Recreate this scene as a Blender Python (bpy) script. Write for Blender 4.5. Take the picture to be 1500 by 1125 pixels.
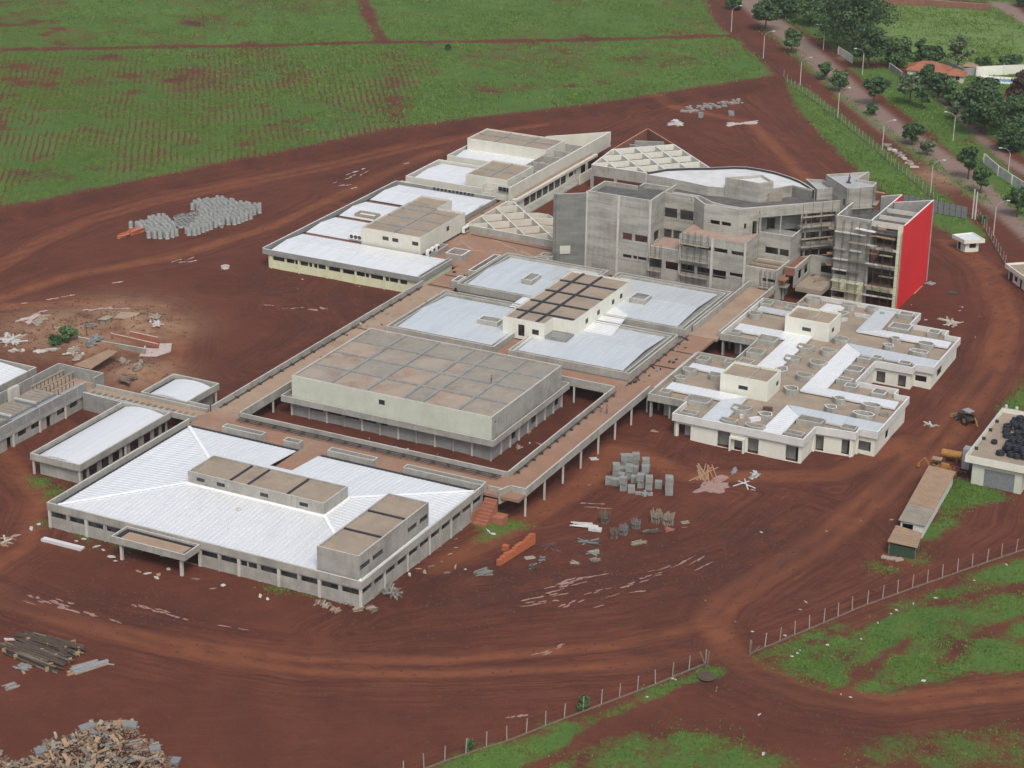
import bpy, bmesh, math, random
import numpy as np
from mathutils import Vector, Matrix

for o in list(bpy.data.objects):
    bpy.data.objects.remove(o)
SC = bpy.context.scene
COL = SC.collection
RND = random.Random(11)
NR = np.random.RandomState(5)

# ------------------------------------------------------------------ camera
CAM = (151.855, -254.281, 156.668)
FPX = 3155.8                                   # focal length in photo pixels (photo is 1500 wide)
CR = np.array([[0.8928146871, 0.4501673812, 0.0152073444],      # right
               [0.1809715681, -0.3275935317, -0.9273250614],    # down
               [-0.4124696668, 0.8306815315, -0.3739478134]])   # forward
cd = bpy.data.cameras.new('camera')
cam = bpy.data.objects.new('camera', cd)
COL.objects.link(cam)
cd.sensor_width = 36.0
cd.lens = FPX * 36.0 / 1500.0
cd.clip_start = 1.0
cd.clip_end = 12000.0
cam.matrix_world = Matrix(((CR[0][0], -CR[1][0], -CR[2][0], CAM[0]),
                           (CR[0][1], -CR[1][1], -CR[2][1], CAM[1]),
                           (CR[0][2], -CR[1][2], -CR[2][2], CAM[2]), (0, 0, 0, 1)))
SC.camera = cam
# ------------------------------------------------------------------ light: bright overcast day
SUN_EL, SUN_AZ = math.radians(52), math.radians(142)     # azimuth clockwise from +Y
W = bpy.data.worlds.new('World')
SC.world = W
W.use_nodes = True
nt = W.node_tree
bg = nt.nodes['Background']
sky = nt.nodes.new('ShaderNodeTexSky')
sky.sky_type = 'NISHITA'
sky.sun_disc = False
sky.sun_elevation = SUN_EL
sky.sun_rotation = SUN_AZ
sky.air_density = 1.0
sky.dust_density = 4.0
sky.ozone_density = 1.0
hs = nt.nodes.new('ShaderNodeHueSaturation')      # thin cloud: less blue than a clear sky
hs.inputs['Saturation'].default_value = 0.55
nt.links.new(sky.outputs[0], hs.inputs['Color'])
nt.links.new(hs.outputs[0], bg.inputs[0])
bg.inputs[1].default_value = 0.13
sl = bpy.data.lights.new('sun', 'SUN')
sl.energy = 1.3
sl.angle = math.radians(20)
sl.color = (1.0, 0.95, 0.88)
so = bpy.data.objects.new('sun', sl)
COL.objects.link(so)
sd = Vector((math.sin(SUN_AZ) * math.cos(SUN_EL), math.cos(SUN_AZ) * math.cos(SUN_EL), math.sin(SUN_EL)))
so.rotation_euler = sd.to_track_quat('Z', 'Y').to_euler()
so.location = (0, 0, 400)
vs = SC.view_settings
vs.view_transform = 'Standard'
vs.look = 'None'
vs.exposure = 0.3
vs.gamma = 1.0
vs.use_curve_mapping = False

# ------------------------------------------------------------------ materials (colour, grain and wear, with some painted shade and reflection)
def nodes_of(name):
    m = bpy.data.materials.new(name)
    m.use_nodes = True
    return m, m.node_tree, m.node_tree.nodes['Principled BSDF']

def N(t, typ, **kw):
    n = t.nodes.new(typ)
    for k, v in kw.items():
        if isinstance(v, (int, float, tuple)) and k in n.inputs:
            n.inputs[k].default_value = v
        else:
            setattr(n, k, v)
    return n

def noise(t, vec, scale, detail=4.0, rough=0.6, sc3=None):
    if sc3:
        mp = t.nodes.new('ShaderNodeMapping')
        mp.inputs['Scale'].default_value = sc3
        t.links.new(vec, mp.inputs['Vector'])
        vec = mp.outputs[0]
    n = t.nodes.new('ShaderNodeTexNoise')
    n.inputs['Scale'].default_value = scale
    n.inputs['Detail'].default_value = detail
    n.inputs['Roughness'].default_value = rough
    t.links.new(vec, n.inputs['Vector'])
    return n.outputs['Fac']

def ramp(t, fac, lo, hi, a=0.0, b=1.0):
    n = t.nodes.new('ShaderNodeMapRange')
    n.inputs['From Min'].default_value = lo
    n.inputs['From Max'].default_value = hi
    n.inputs['To Min'].default_value = a
    n.inputs['To Max'].default_value = b
    t.links.new(fac, n.inputs['Value'])
    return n.outputs[0]

def mix(t, fac, a, b, mode='MIX'):
    n = t.nodes.new('ShaderNodeMix')
    n.data_type = 'RGBA'
    n.blend_type = mode
    for sock, v in ((n.inputs[0], fac), (n.inputs[6], a), (n.inputs[7], b)):
        if hasattr(v, 'is_output') or hasattr(v, 'links'):
            t.links.new(v, sock)
        elif isinstance(v, (int, float)):
            sock.default_value = v
        else:
            sock.default_value = (v[0], v[1], v[2], 1)
    return n.outputs[2]

def bump(t, b, h, strength, dist=0.1):
    n = t.nodes.new('ShaderNodeBump')
    n.inputs['Strength'].default_value = strength
    n.inputs['Distance'].default_value = dist
    t.links.new(h, n.inputs['Height'])
    t.links.new(n.outputs[0], b.inputs['Normal'])

def weathered(name, c1, c2, stain, stain_amt=0.5, rough=0.85, scale=0.5, streak=True, spec=0.3, metal=0.0, bumpy=0.3, lifts=False):
    m, t, b = nodes_of(name)
    pos = t.nodes.new('ShaderNodeNewGeometry').outputs['Position']
    n1 = noise(t, pos, scale, 6, 0.65)
    col = mix(t, ramp(t, n1, 0.40, 0.60), c1, c2)
    n7 = noise(t, pos, 2.3, 6, 0.78)
    col = mix(t, ramp(t, n7, 0.56, 0.72, 0, stain_amt * 0.75), col, stain)
    n2 = noise(t, pos, 0.16, 5, 0.7)
    col = mix(t, ramp(t, n2, 0.5, 0.78, 0, stain_amt), col, stain)
    if streak:
        n3 = noise(t, pos, 1.6, 4, 0.7, (1, 1, 0.09))
        col = mix(t, ramp(t, n3, 0.5, 0.8, 0, stain_amt * 0.8), col, stain)
    if lifts:                                     # each concrete pour has its own tone, with rough joints between lifts
        n5 = noise(t, pos, 1.0, 3, 0.6, (0.10, 0.10, 0.75))
        col = mix(t, ramp(t, n5, 0.42, 0.62, 0, 0.45), col, tuple(x * 1.35 for x in c1))
        n6 = noise(t, pos, 1.0, 5, 0.75, (0.45, 0.45, 2.6))
        col = mix(t, ramp(t, n6, 0.58, 0.72, 0, 0.65), col, stain)
    n4 = noise(t, pos, 6.0, 3, 0.7)
    col = mix(t, ramp(t, n4, 0.3, 0.75, 0, 0.22), col, tuple(x * 0.55 for x in c1))
    t.links.new(col, b.inputs['Base Color'])
    b.inputs['Roughness'].default_value = rough
    b.inputs['Specular IOR Level'].default_value = spec
    b.inputs['Metallic'].default_value = metal
    if bumpy:
        bump(t, b, n4, bumpy, 0.05)
    return m

def plain(name, c, rough=0.6, var=0.25, spec=0.4, metal=0.0, scale=2.0):
    m, t, b = nodes_of(name)
    pos = t.nodes.new('ShaderNodeNewGeometry').outputs['Position']
    n1 = noise(t, pos, scale, 5, 0.7)
    col = mix(t, ramp(t, n1, 0.35, 0.7), c, tuple(x * (1 - var) for x in c))
    t.links.new(col, b.inputs['Base Color'])
    b.inputs['Roughness'].default_value = rough
    b.inputs['Specular IOR Level'].default_value = spec
    b.inputs['Metallic'].default_value = metal
    return m

K = {}
K['concrete'] = weathered('raw_concrete', (0.385, 0.375, 0.34), (0.31, 0.30, 0.27), (0.155, 0.145, 0.125), 0.75, scale=0.35)
K['concrete_cap'] = weathered('concrete_cap', (0.55, 0.53, 0.48), (0.47, 0.45, 0.41), (0.3, 0.28, 0.25), 0.4, scale=0.8, streak=False)
K['concrete_dark'] = weathered('grey_block', (0.30, 0.30, 0.285), (0.24, 0.24, 0.23), (0.14, 0.14, 0.13), 0.5, scale=0.6)
K['tower_concrete'] = weathered('tower_concrete', (0.36, 0.35, 0.31), (0.275, 0.27, 0.24), (0.125, 0.115, 0.095), 0.85, scale=0.22, lifts=True)
K['tower_shaded'] = weathered('tower_concrete_shaded', (0.185, 0.190, 0.172), (0.145, 0.150, 0.136), (0.10, 0.10, 0.088), 0.8, scale=0.25, lifts=True)  # tower concrete darkened and greened for the shade on the angled wall
K['cream'] = weathered('cream_paint', (0.70, 0.70, 0.615), (0.65, 0.65, 0.57), (0.46, 0.44, 0.37), 0.35, scale=0.4)
K['ledge_dust'] = weathered('dusty_concrete_ledge', (0.36, 0.31, 0.265), (0.40, 0.22, 0.155), (0.26, 0.23, 0.2), 0.7, scale=0.5, streak=False)
K['bitumen'] = weathered('bitumen_roof', (0.085, 0.085, 0.085), (0.13, 0.125, 0.12), (0.2, 0.18, 0.16), 0.6, scale=0.5, streak=False)
K['cream_pale'] = weathered('pale_cream_plaster', (0.60, 0.585, 0.51), (0.54, 0.53, 0.46), (0.38, 0.36, 0.30), 0.32, scale=0.35)
K['yellow_cream'] = weathered('yellow_cream_paint', (0.66, 0.66, 0.44), (0.60, 0.61, 0.42), (0.36, 0.34, 0.22), 0.35, scale=0.5)
K['green_cream'] = weathered('pale_green_cream_paint', (0.55, 0.575, 0.475), (0.50, 0.52, 0.44), (0.38, 0.38, 0.31), 0.5, scale=0.4)
K['white'] = weathered('white_paint', (0.74, 0.74, 0.72), (0.69, 0.69, 0.67), (0.5, 0.48, 0.44), 0.28, scale=0.6)
K['fascia_grey'] = weathered('grey_white_fascia', (0.62, 0.62, 0.60), (0.56, 0.56, 0.54), (0.40, 0.38, 0.35), 0.3, scale=0.5)
K['red'] = weathered('red_paint', (0.72, 0.030, 0.038), (0.64, 0.026, 0.034), (0.50, 0.04, 0.04), 0.55, 0.5, 0.15, True)
K['roof_slab'] = weathered('dusty_concrete_slab', (0.345, 0.275, 0.205), (0.29, 0.24, 0.185), (0.19, 0.145, 0.115), 0.75, scale=0.35, streak=False)
K['gym_slab'] = weathered('stained_roof_slab', (0.35, 0.305, 0.25), (0.28, 0.25, 0.21), (0.22, 0.10, 0.065), 0.85, scale=0.22, streak=False)
K['gym_slab_grey'] = weathered('grey_roof_slab', (0.31, 0.28, 0.235), (0.26, 0.24, 0.205), (0.17, 0.13, 0.105), 0.8, scale=0.25, streak=False)
K['gym_slab_pink'] = weathered('pinkish_roof_slab', (0.385, 0.305, 0.235), (0.32, 0.265, 0.215), (0.20, 0.095, 0.065), 0.8, scale=0.2, streak=False)
K['deck'] = weathered('brick_dust_deck', (0.32, 0.175, 0.115), (0.27, 0.165, 0.115), (0.33, 0.26, 0.20), 0.9, scale=0.3, streak=False)
K['pale_deck'] = weathered('pale_dust_deck', (0.38, 0.27, 0.19), (0.33, 0.245, 0.175), (0.25, 0.14, 0.1), 0.8, scale=0.3, streak=False)
K['brick'] = weathered('raw_brickwork', (0.26, 0.12, 0.08), (0.2, 0.1, 0.07), (0.13, 0.08, 0.06), 0.6, scale=0.8)
K['orange_brick'] = weathered('orange_brick', (0.46, 0.135, 0.06), (0.38, 0.11, 0.05), (0.27, 0.09, 0.05), 0.4, scale=1.5, streak=False)
K['stair_brick'] = weathered('stair_brickwork', (0.36, 0.14, 0.085), (0.3, 0.12, 0.075), (0.2, 0.1, 0.07), 0.5, scale=1.2, streak=False)
K['beam_orange'] = weathered('orange_painted_beam', (0.58, 0.24, 0.16), (0.5, 0.2, 0.13), (0.4, 0.22, 0.15), 0.4, scale=0.6)
K['clod'] = plain('earth_clod', (0.105, 0.045, 0.03), 0.95, 0.5)
K['black'] = plain('black_waterproofing', (0.035, 0.035, 0.045), 0.6, 0.4)
K['steel'] = plain('dark_steel', (0.09, 0.085, 0.08), 0.5, 0.3, metal=0.4)
K['galv'] = plain('galvanised_steel', (0.36, 0.38, 0.39), 0.5, 0.25, metal=0.3)
K['timber'] = plain('new_timber', (0.38, 0.25, 0.145), 0.8, 0.4)
K['old_timber'] = plain('weathered_timber', (0.20, 0.165, 0.125), 0.85, 0.45)
K['dark_timber'] = plain('dark_timber', (0.095, 0.068, 0.05), 0.85, 0.4)
K['grey_board'] = plain('grey_board', (0.22, 0.23, 0.23), 0.8, 0.3)
K['pale_timber'] = plain('pale_plank', (0.36, 0.31, 0.24), 0.85, 0.35)
K['plastic_white'] = plain('white_sheet', (0.60, 0.595, 0.575), 0.5, 0.4)
K['tile'] = weathered('fibre_cement_sheet', (0.30, 0.27, 0.22), (0.25, 0.22, 0.18), (0.15, 0.12, 0.09), 0.5, streak=False)
K['tan_sheet'] = weathered('tan_roof_sheet', (0.34, 0.235, 0.155), (0.29, 0.20, 0.135), (0.19, 0.12, 0.08), 0.5, streak=False)
K['terracotta'] = weathered('terracotta_tile', (0.36, 0.14, 0.08), (0.29, 0.115, 0.07), (0.18, 0.085, 0.055), 0.5, streak=False)
K['pipe_concrete'] = weathered('pipe_concrete', (0.36, 0.375, 0.36), (0.30, 0.31, 0.30), (0.2, 0.2, 0.19), 0.5, scale=0.9)
K['block'] = weathered('concrete_block', (0.29, 0.30, 0.285), (0.24, 0.25, 0.235), (0.16, 0.155, 0.14), 0.5, scale=1.2)
K['yellow'] = plain('yellow_machine_paint', (0.38, 0.19, 0.045), 0.45, 0.35)
K['rubber'] = plain('black_rubber', (0.022, 0.024, 0.032), 0.55, 0.4)
K['rust'] = plain('rusty_red_steel', (0.20, 0.06, 0.045), 0.7, 0.4)
K['green_cloth'] = plain('green_shade_cloth', (0.035, 0.07, 0.04), 0.9, 0.4)
K['pink_wood'] = plain('pink_form_board', (0.33, 0.13, 0.115), 0.8, 0.3)
K['blue_grey'] = plain('blue_grey_panel', (0.20, 0.21, 0.22), 0.6, 0.25)
K['pool'] = plain('pool_water', (0.05, 0.22, 0.45), 0.1, 0.1, 0.5)
K['skin'] = plain('skin', (0.25, 0.13, 0.08), 0.6, 0.1)
K['hair'] = plain('hair', (0.02, 0.015, 0.012), 0.7, 0.1)

def glass_mat():
    m, t, b = nodes_of('dark_window_glass')
    pos = t.nodes.new('ShaderNodeNewGeometry').outputs['Position']
    n1 = noise(t, pos, 0.45, 2, 0.5)
    t.links.new(mix(t, ramp(t, n1, 0.4, 0.62), (0.012, 0.013, 0.016), (0.045, 0.047, 0.05)), b.inputs['Base Color'])
    b.inputs['Roughness'].default_value = 0.18
    b.inputs['Specular IOR Level'].default_value = 0.5
    return m
K['glass'] = glass_mat()
K['ridge'] = plain('ridge_flashing', (0.86, 0.87, 0.875), 0.4, 0.06)

def metal_mat(name, ca, cb, cc):
    m, t, b = nodes_of(name)
    pos = t.nodes.new('ShaderNodeNewGeometry').outputs['Position']
    n1 = noise(t, pos, 0.12, 4, 0.6)
    n2 = noise(t, pos, 1.0, 2, 0.6, (0.9, 0.035, 1.0))
    n3 = noise(t, pos, 0.9, 5, 0.75)
    n5 = noise(t, pos, 0.35, 6, 0.75)
    c = mix(t, ramp(t, n1, 0.35, 0.7), ca, cb)
    c = mix(t, ramp(t, n2, 0.45, 0.65, 0, 0.4), c, cc)
    c = mix(t, ramp(t, n3, 0.58, 0.8, 0, 0.3), c, (0.52, 0.47, 0.42))
    c = mix(t, ramp(t, n5, 0.56, 0.74, 0, 0.3), c, (0.56, 0.53, 0.50))
    t.links.new(c, b.inputs['Base Color'])
    b.inputs['Metallic'].default_value = 0.4
    t.links.new(ramp(t, n1, 0.3, 0.7, 0.32, 0.5), b.inputs['Roughness'])
    b.inputs['Specular IOR Level'].default_value = 0.5
    return m
K['metal'] = metal_mat('white_metal_sheet', (0.87, 0.88, 0.885), (0.81, 0.825, 0.83), (0.73, 0.75, 0.765))
K['metal_blue'] = metal_mat('bluish_metal_sheet', (0.70, 0.735, 0.755), (0.63, 0.67, 0.70), (0.55, 0.60, 0.63))

def puddle_mat(name, c):
    m, t, b = nodes_of(name)
    pos = t.nodes.new('ShaderNodeNewGeometry').outputs['Position']
    n1 = noise(t, pos, 1.3, 4, 0.6)
    t.links.new(mix(t, ramp(t, n1, 0.35, 0.65), c, tuple(x * 0.75 for x in c)), b.inputs['Base Color'])
    b.inputs['Roughness'].default_value = 0.12
    b.inputs['Specular IOR Level'].default_value = 0.6
    return m
K['puddle'] = puddle_mat('muddy_water', (0.36, 0.21, 0.165))
K['puddle_sky_pale'] = puddle_mat('sky_pale_muddy_water', (0.54, 0.42, 0.37))  # base colour lightened to carry the sky's reflection

def leaf_mat(name, c1, c2):
    m, t, b = nodes_of(name)
    pos = t.nodes.new('ShaderNodeNewGeometry').outputs['Position']
    n1 = noise(t, pos, 0.5, 3, 0.6)
    n2 = noise(t, pos, 4.0, 2, 0.6)
    c = mix(t, ramp(t, n1, 0.35, 0.65), c1, c2)
    c = mix(t, ramp(t, n2, 0.4, 0.7, 0, 0.5), c, tuple(x * 0.55 for x in c1))
    t.links.new(c, b.inputs['Base Color'])
    b.inputs['Roughness'].default_value = 0.6
    b.inputs['Specular IOR Level'].default_value = 0.25
    return m
K['leaf_dark'] = leaf_mat('dark_foliage', (0.044, 0.088, 0.034), (0.072, 0.128, 0.048))
K['leaf_mid'] = leaf_mat('mid_foliage', (0.066, 0.128, 0.046), (0.10, 0.168, 0.062))
K['leaf_pale'] = leaf_mat('pale_foliage', (0.085, 0.125, 0.060), (0.13, 0.165, 0.085))
K['leaf_red'] = leaf_mat('reddish_foliage', (0.065, 0.040, 0.032), (0.09, 0.06, 0.045))
K['grass_blade'] = leaf_mat('grass_blades', (0.095, 0.17, 0.032), (0.155, 0.24, 0.05))
K['bark'] = plain('bark', (0.10, 0.075, 0.055), 0.9, 0.4)

def person_mat(name, shirt, trousers):
    m, t, b = nodes_of(name)
    tc = t.nodes.new('ShaderNodeTexCoord').outputs['Object']
    sx = t.nodes.new('ShaderNodeSeparateXYZ')
    t.links.new(tc, sx.inputs[0])
    c = mix(t, ramp(t, sx.outputs[2], 0.92, 0.94), trousers, shirt)
    c = mix(t, ramp(t, sx.outputs[2], 1.44, 1.46), c, (0.25, 0.13, 0.08))
    t.links.new(c, b.inputs['Base Color'])
    b.inputs['Roughness'].default_value = 0.8
    return m

# ------------------------------------------------------------------ mesh helpers
class MB:
    count = 0
    def __init__(s):
        s.v, s.f, s.m = [], [], []
    def add(s, vs_, fs, mi=0):
        o = len(s.v)
        s.v.extend([tuple(p) for p in vs_])
        for q in fs:
            s.f.append(tuple(i + o for i in q))
            s.m.append(mi)
        return s
    def quad(s, a, b, c, d, mi=0):
        return s.add([a, b, c, d], [(0, 1, 2, 3)], mi)
    def poly(s, pts, mi=0):
        return s.add(pts, [tuple(range(len(pts)))], mi)
    def hexa(s, lo, hi, mi=0, mt=None):
        o = len(s.v)
        s.v.extend([tuple(p) for p in lo] + [tuple(p) for p in hi])
        for k, q in enumerate(((3, 2, 1, 0), (4, 5, 6, 7), (0, 1, 5, 4), (1, 2, 6, 5), (2, 3, 7, 6), (3, 0, 4, 7))):
            s.f.append(tuple(i + o for i in q))
            s.m.append(mt if (mt is not None and k == 1) else mi)
        return s
    def box(s, x0, y0, z0, x1, y1, z1, mi=0, mt=None):
        return s.hexa([(x0, y0, z0), (x1, y0, z0), (x1, y1, z0), (x0, y1, z0)],
                      [(x0, y0, z1), (x1, y0, z1), (x1, y1, z1), (x0, y1, z1)], mi, mt)
    def obox(s, cx, cy, z0, z1, lx, ly, a=0.0, mi=0, mt=None, tilt=0.0):
        c, n = math.cos(a), math.sin(a)
        P = [(-lx / 2, -ly / 2), (lx / 2, -ly / 2), (lx / 2, ly / 2), (-lx / 2, ly / 2)]
        lo = [(cx + c * p - n * q, cy + n * p + c * q, z0 + tilt * p) for p, q in P]
        hi = [(x, y, z + z1 - z0) for x, y, z in lo]
        return s.hexa(lo, hi, mi, mt)
    def beam(s, p, q, w, h, mi=0, mt=None):
        p, q = Vector(p), Vector(q)
        d = q - p
        n = Vector((-d.y, d.x, 0))
        n = n.normalized() * (w / 2) if n.length > 1e-6 else Vector((w / 2, 0, 0))
        u = n.cross(d).normalized() * (h / 2) if d.length else Vector((0, 0, h / 2))
        if u.z < 0:
            u = -u
            n = -n
        lo = [p - n - u, q - n - u, q + n - u, p + n - u]
        hi = [p - n + u, q - n + u, q + n + u, p + n + u]
        return s.hexa(lo, hi, mi, mt)
    def prism(s, pts, z0, z1, mi=0, mt=None, bottom=True):
        n = len(pts)
        o = len(s.v)
        s.v.extend([(p[0], p[1], z0) for p in pts] + [(p[0], p[1], z1) for p in pts])
        for i in range(n):
            j = (i + 1) % n
            s.f.append((o + i, o + j, o + n + j, o + n + i)); s.m.append(mi)
        s.f.append(tuple(range(o + n, o + 2 * n))); s.m.append(mi if mt is None else mt)
        if bottom:
            s.f.append(tuple(range(o + n - 1, o - 1, -1))); s.m.append(mi)
        return s
    def tube(s, p, q, r0, r1=None, n=8, mi=0, cap=True):
        r1 = r0 if r1 is None else r1
        p, q = Vector(p), Vector(q)
        d = (q - p).normalized()
        a = d.orthogonal().normalized()
        b = d.cross(a)
        o = len(s.v)
        for c, r in ((p, r0), (q, r1)):
            for i in range(n):
                t = 2 * math.pi * i / n
                s.v.append(tuple(c + a * (r * math.cos(t)) + b * (r * math.sin(t))))
        for i in range(n):
            j = (i + 1) % n
            s.f.append((o + i, o + j, o + n + j, o + n + i)); s.m.append(mi)
        if cap:
            s.f.append(tuple(range(o + n, o + 2 * n))); s.m.append(mi)
            s.f.append(tuple(range(o + n - 1, o - 1, -1))); s.m.append(mi)
        return s
    def lathe(s, prof, n=16, mi=0, c=(0, 0, 0)):
        o = len(s.v)
        for r, z in prof:
            for i in range(n):
                t = 2 * math.pi * i / n
                s.v.append((c[0] + r * math.cos(t), c[1] + r * math.sin(t), c[2] + z))
        for k in range(len(prof) - 1):
            for i in range(n):
                j = (i + 1) % n
                s.f.append((o + k * n + i, o + k * n + j, o + (k + 1) * n + j, o + (k + 1) * n + i)); s.m.append(mi)
        return s
    def ring(s, pts, z0, z1, t, mi=0, mt=None):
        """wall of thickness t running inside a counter-clockwise polygon"""
        ins = inset(pts, t)
        n = len(pts)
        o = len(s.v)
        for z in (z0, z1):
            s.v.extend([(p[0], p[1], z) for p in pts])
            s.v.extend([(p[0], p[1], z) for p in ins])
        A, B, C, D = o, o + n, o + 2 * n, o + 3 * n
        for i in range(n):
            j = (i + 1) % n
            for q, mm in (((A + i, A + j, C + j, C + i), mi), ((B + j, B + i, D + i, D + j), mi),
                          ((C + i, C + j, D + j, D + i), mi if mt is None else mt), ((A + j, A + i, B + i, B + j), mi)):
                s.f.append(q); s.m.append(mm)
        return s
    def wall(s, p0, p1, z0, z1, t=0.25, ops=(), mi=0, mr=None, mt=None):
        """wall from p0 to p1 with its outer face on the right-hand side, ops = (s0, s1, za, zb) holes"""
        mr = mi if mr is None else mr
        p0, p1 = Vector(p0[:2]), Vector(p1[:2])
        L = (p1 - p0).length
        d = (p1 - p0) / L
        MB.count += 1
        z1 -= 0.004 * (MB.count % 4)                   # neighbours never share a top plane
        e = 0.004
        nrm = Vector((-d.y, d.x))                      # inward
        S = sorted(set([e, L - e] + [min(max(a, e), L - e) for o in ops for a in o[:2]]))
        Z = sorted(set([z0, z1] + [min(max(a, z0), z1) for o in ops for a in o[2:4]]))
        ns, nz = len(S) - 1, len(Z) - 1
        solid = [[not any(o[0] - 1e-5 <= (S[i] + S[i + 1]) / 2 <= o[1] + 1e-5 and o[2] <= (Z[k] + Z[k + 1]) / 2 <= o[3] for o in ops)
                  for k in range(nz)] for i in range(ns)]
        def P(si, z, dep):
            q = p0 + d * si + nrm * dep
            return (q.x, q.y, z)
        for i in range(ns):
            for k in range(nz):
                if not solid[i][k]:
                    continue
                a, b, zl, zh = S[i], S[i + 1], Z[k], Z[k + 1]
                s.quad(P(a, zl, 0), P(b, zl, 0), P(b, zh, 0), P(a, zh, 0), mi)
                s.quad(P(b, zl, t), P(a, zl, t), P(a, zh, t), P(b, zh, t), mi)
                if i == 0 or not solid[i - 1][k]:
                    s.quad(P(a, zl, t), P(a, zl, 0), P(a, zh, 0), P(a, zh, t), mr if i else mi)
                if i == ns - 1 or not solid[i + 1][k]:
                    s.quad(P(b, zl, 0), P(b, zl, t), P(b, zh, t), P(b, zh, 0), mr if i < ns - 1 else mi)
                if k == 0 or not solid[i][k - 1]:
                    s.quad(P(a, zl, t), P(b, zl, t), P(b, zl, 0), P(a, zl, 0), mr)
                if k == nz - 1 or not solid[i][k + 1]:
                    s.quad(P(a, zh, 0), P(b, zh, 0), P(b, zh, t), P(a, zh, t), mt if (mt is not None and k == nz - 1) else mr)
        return s
    def build(s, name, mats, parent=None, label=None, smooth=False):
        me = bpy.data.meshes.new(name)
        off = Vector((0, 0, 0))
        if parent is not None:
            off = root_loc(parent)
        me.from_pydata([(x - off.x, y - off.y, z - off.z) for x, y, z in s.v], [], s.f)
        if not isinstance(mats, (list, tuple)):
            mats = [mats]
        for m in mats:
            me.materials.append(K[m] if isinstance(m, str) else m)
        if len(mats) > 1:
            me.polygons.foreach_set('material_index', s.m)
        if smooth:
            me.polygons.foreach_set('use_smooth', [True] * len(me.polygons))
        me.update()
        o = bpy.data.objects.new(name, me)
        COL.objects.link(o)
        if parent is not None:
            o.parent = parent
        if label:
            o['label'] = label
        return o

def root_loc(o):
    v = Vector((0, 0, 0))
    while o is not None:
        v += o.location
        o = o.parent
    return v

def inset(pts, t):
    n = len(pts)
    out = []
    for i in range(n):
        a, b, c = Vector(pts[i - 1][:2]), Vector(pts[i][:2]), Vector(pts[(i + 1) % n][:2])
        d1, d2 = (b - a).normalized(), (c - b).normalized()
        n1, n2 = Vector((-d1.y, d1.x)), Vector((-d2.y, d2.x))
        k = 1 + n1.dot(n2)
        m = (n1 + n2) / k if k > 0.2 else n1
        out.append((b.x + m.x * t, b.y + m.y * t))
    return out

def rect(x0, y0, x1, y1):
    return [(x0, y0), (x1, y0), (x1, y1), (x0, y1)]

def thing(name, label, cat, loc, group=None, rotz=0.0):
    o = bpy.data.objects.new(name, None)
    o.empty_display_size = 0.5
    COL.objects.link(o)
    o.location = loc
    o.rotation_euler = (0, 0, rotz)
    tag(o, label, cat, group)
    return o

def tag(o, label, cat, group=None):
    o['label'] = label
    o['category'] = cat
    if group:
        o['group'] = group
    return o

def dup(root, loc, rotz, label=None, group=None):
    r = root.copy()
    COL.objects.link(r)
    r.location = loc
    r.rotation_euler = (0, 0, rotz)
    if label:
        r['label'] = label
    if group:
        r['group'] = group
    for ch in list(root.children):
        c = ch.copy()
        COL.objects.link(c)
        c.parent = r
        for g in ch.children:
            d = g.copy()
            COL.objects.link(d)
            d.parent = c
    return r

# ------------------------------------------------------------------ terrain
def sm(x, a, b):
    t = np.clip((x - a) / (b - a), 0, 1)
    return t * t * (3 - 2 * t)

def hbase(x, y):
    """the site falls about a metre towards its south-east corner"""
    return -1.0 * sm(x, -20, 5) * sm(y, 2, 42) * (1 - sm(y, 118, 172))

MOUNDS = []

def hpt(x, y):
    z = float(hbase(x, y))
    for cx, cy, r, h in MOUNDS:
        z += h * math.exp(-((x - cx) ** 2 + (y - cy) ** 2) / (r * r))
    i, j = (x - GX0) / GS, (y - GY0) / GS
    if FIELD is not None and 0 <= i < FIELD.shape[1] - 1 and 0 <= j < FIELD.shape[0] - 1:
        a, b = int(i), int(j)
        u, v = i - a, j - b
        z += (FIELD[b, a] * (1 - u) * (1 - v) + FIELD[b, a + 1] * u * (1 - v) + FIELD[b + 1, a] * (1 - u) * v + FIELD[b + 1, a + 1] * u * v)
    return z

def at(px, py, z=0.0):
    """survey: a point read off the photograph, put on the level z"""
    d = CR.T @ np.array([(px - 750) / FPX, (py - 562.5) / FPX, 1.0])
    t = (z - CAM[2]) / d[2]
    return CAM[0] + d[0] * t, CAM[1] + d[1] * t

def G(px, py):
    """survey point on the terrain"""
    z = 0.0
    for _ in range(5):
        x, y = at(px, py, z)
        z = hpt(x, y)
    return Vector((x, y, z))

GX0, GX1, GY0, GY1, GS = -380.0, 130.0, -120.0, 600.0, 1.5
gx = np.arange(GX0, GX1 + 0.1, GS)
gy = np.arange(GY0, GY1 + 0.1, GS)
XX, YY = np.meshgrid(gx, gy)
FIELD = None

def inside(poly, X=None, Y=None):
    X = XX if X is None else X
    Y = YY if Y is None else Y
    r = np.zeros(X.shape, bool)
    n = len(poly)
    for i in range(n):
        x0, y0 = poly[i]
        x1, y1 = poly[(i + 1) % n]
        if y0 == y1:
            continue
        c = ((y0 > Y) != (y1 > Y)) & (X < (x1 - x0) * (Y - y0) / (y1 - y0) + x0)
        r ^= c
    return r

def blur(a, k):
    for ax in (0, 1):
        p = np.pad(a, [(k + 1, k) if q == ax else (0, 0) for q in (0, 1)], mode='edge')
        c = np.cumsum(p, axis=ax)
        n = a.shape[ax]
        if ax == 0:
            a = (c[2 * k + 1:2 * k + 1 + n] - c[:n]) / (2 * k + 1)
        else:
            a = (c[:, 2 * k + 1:2 * k + 1 + n] - c[:, :n]) / (2 * k + 1)
    return a

def area(px, z=0.0, k=1, s=1.0):
    return blur(inside([at(a, b, z) for a, b in px]).astype(float), k) * s

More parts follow.
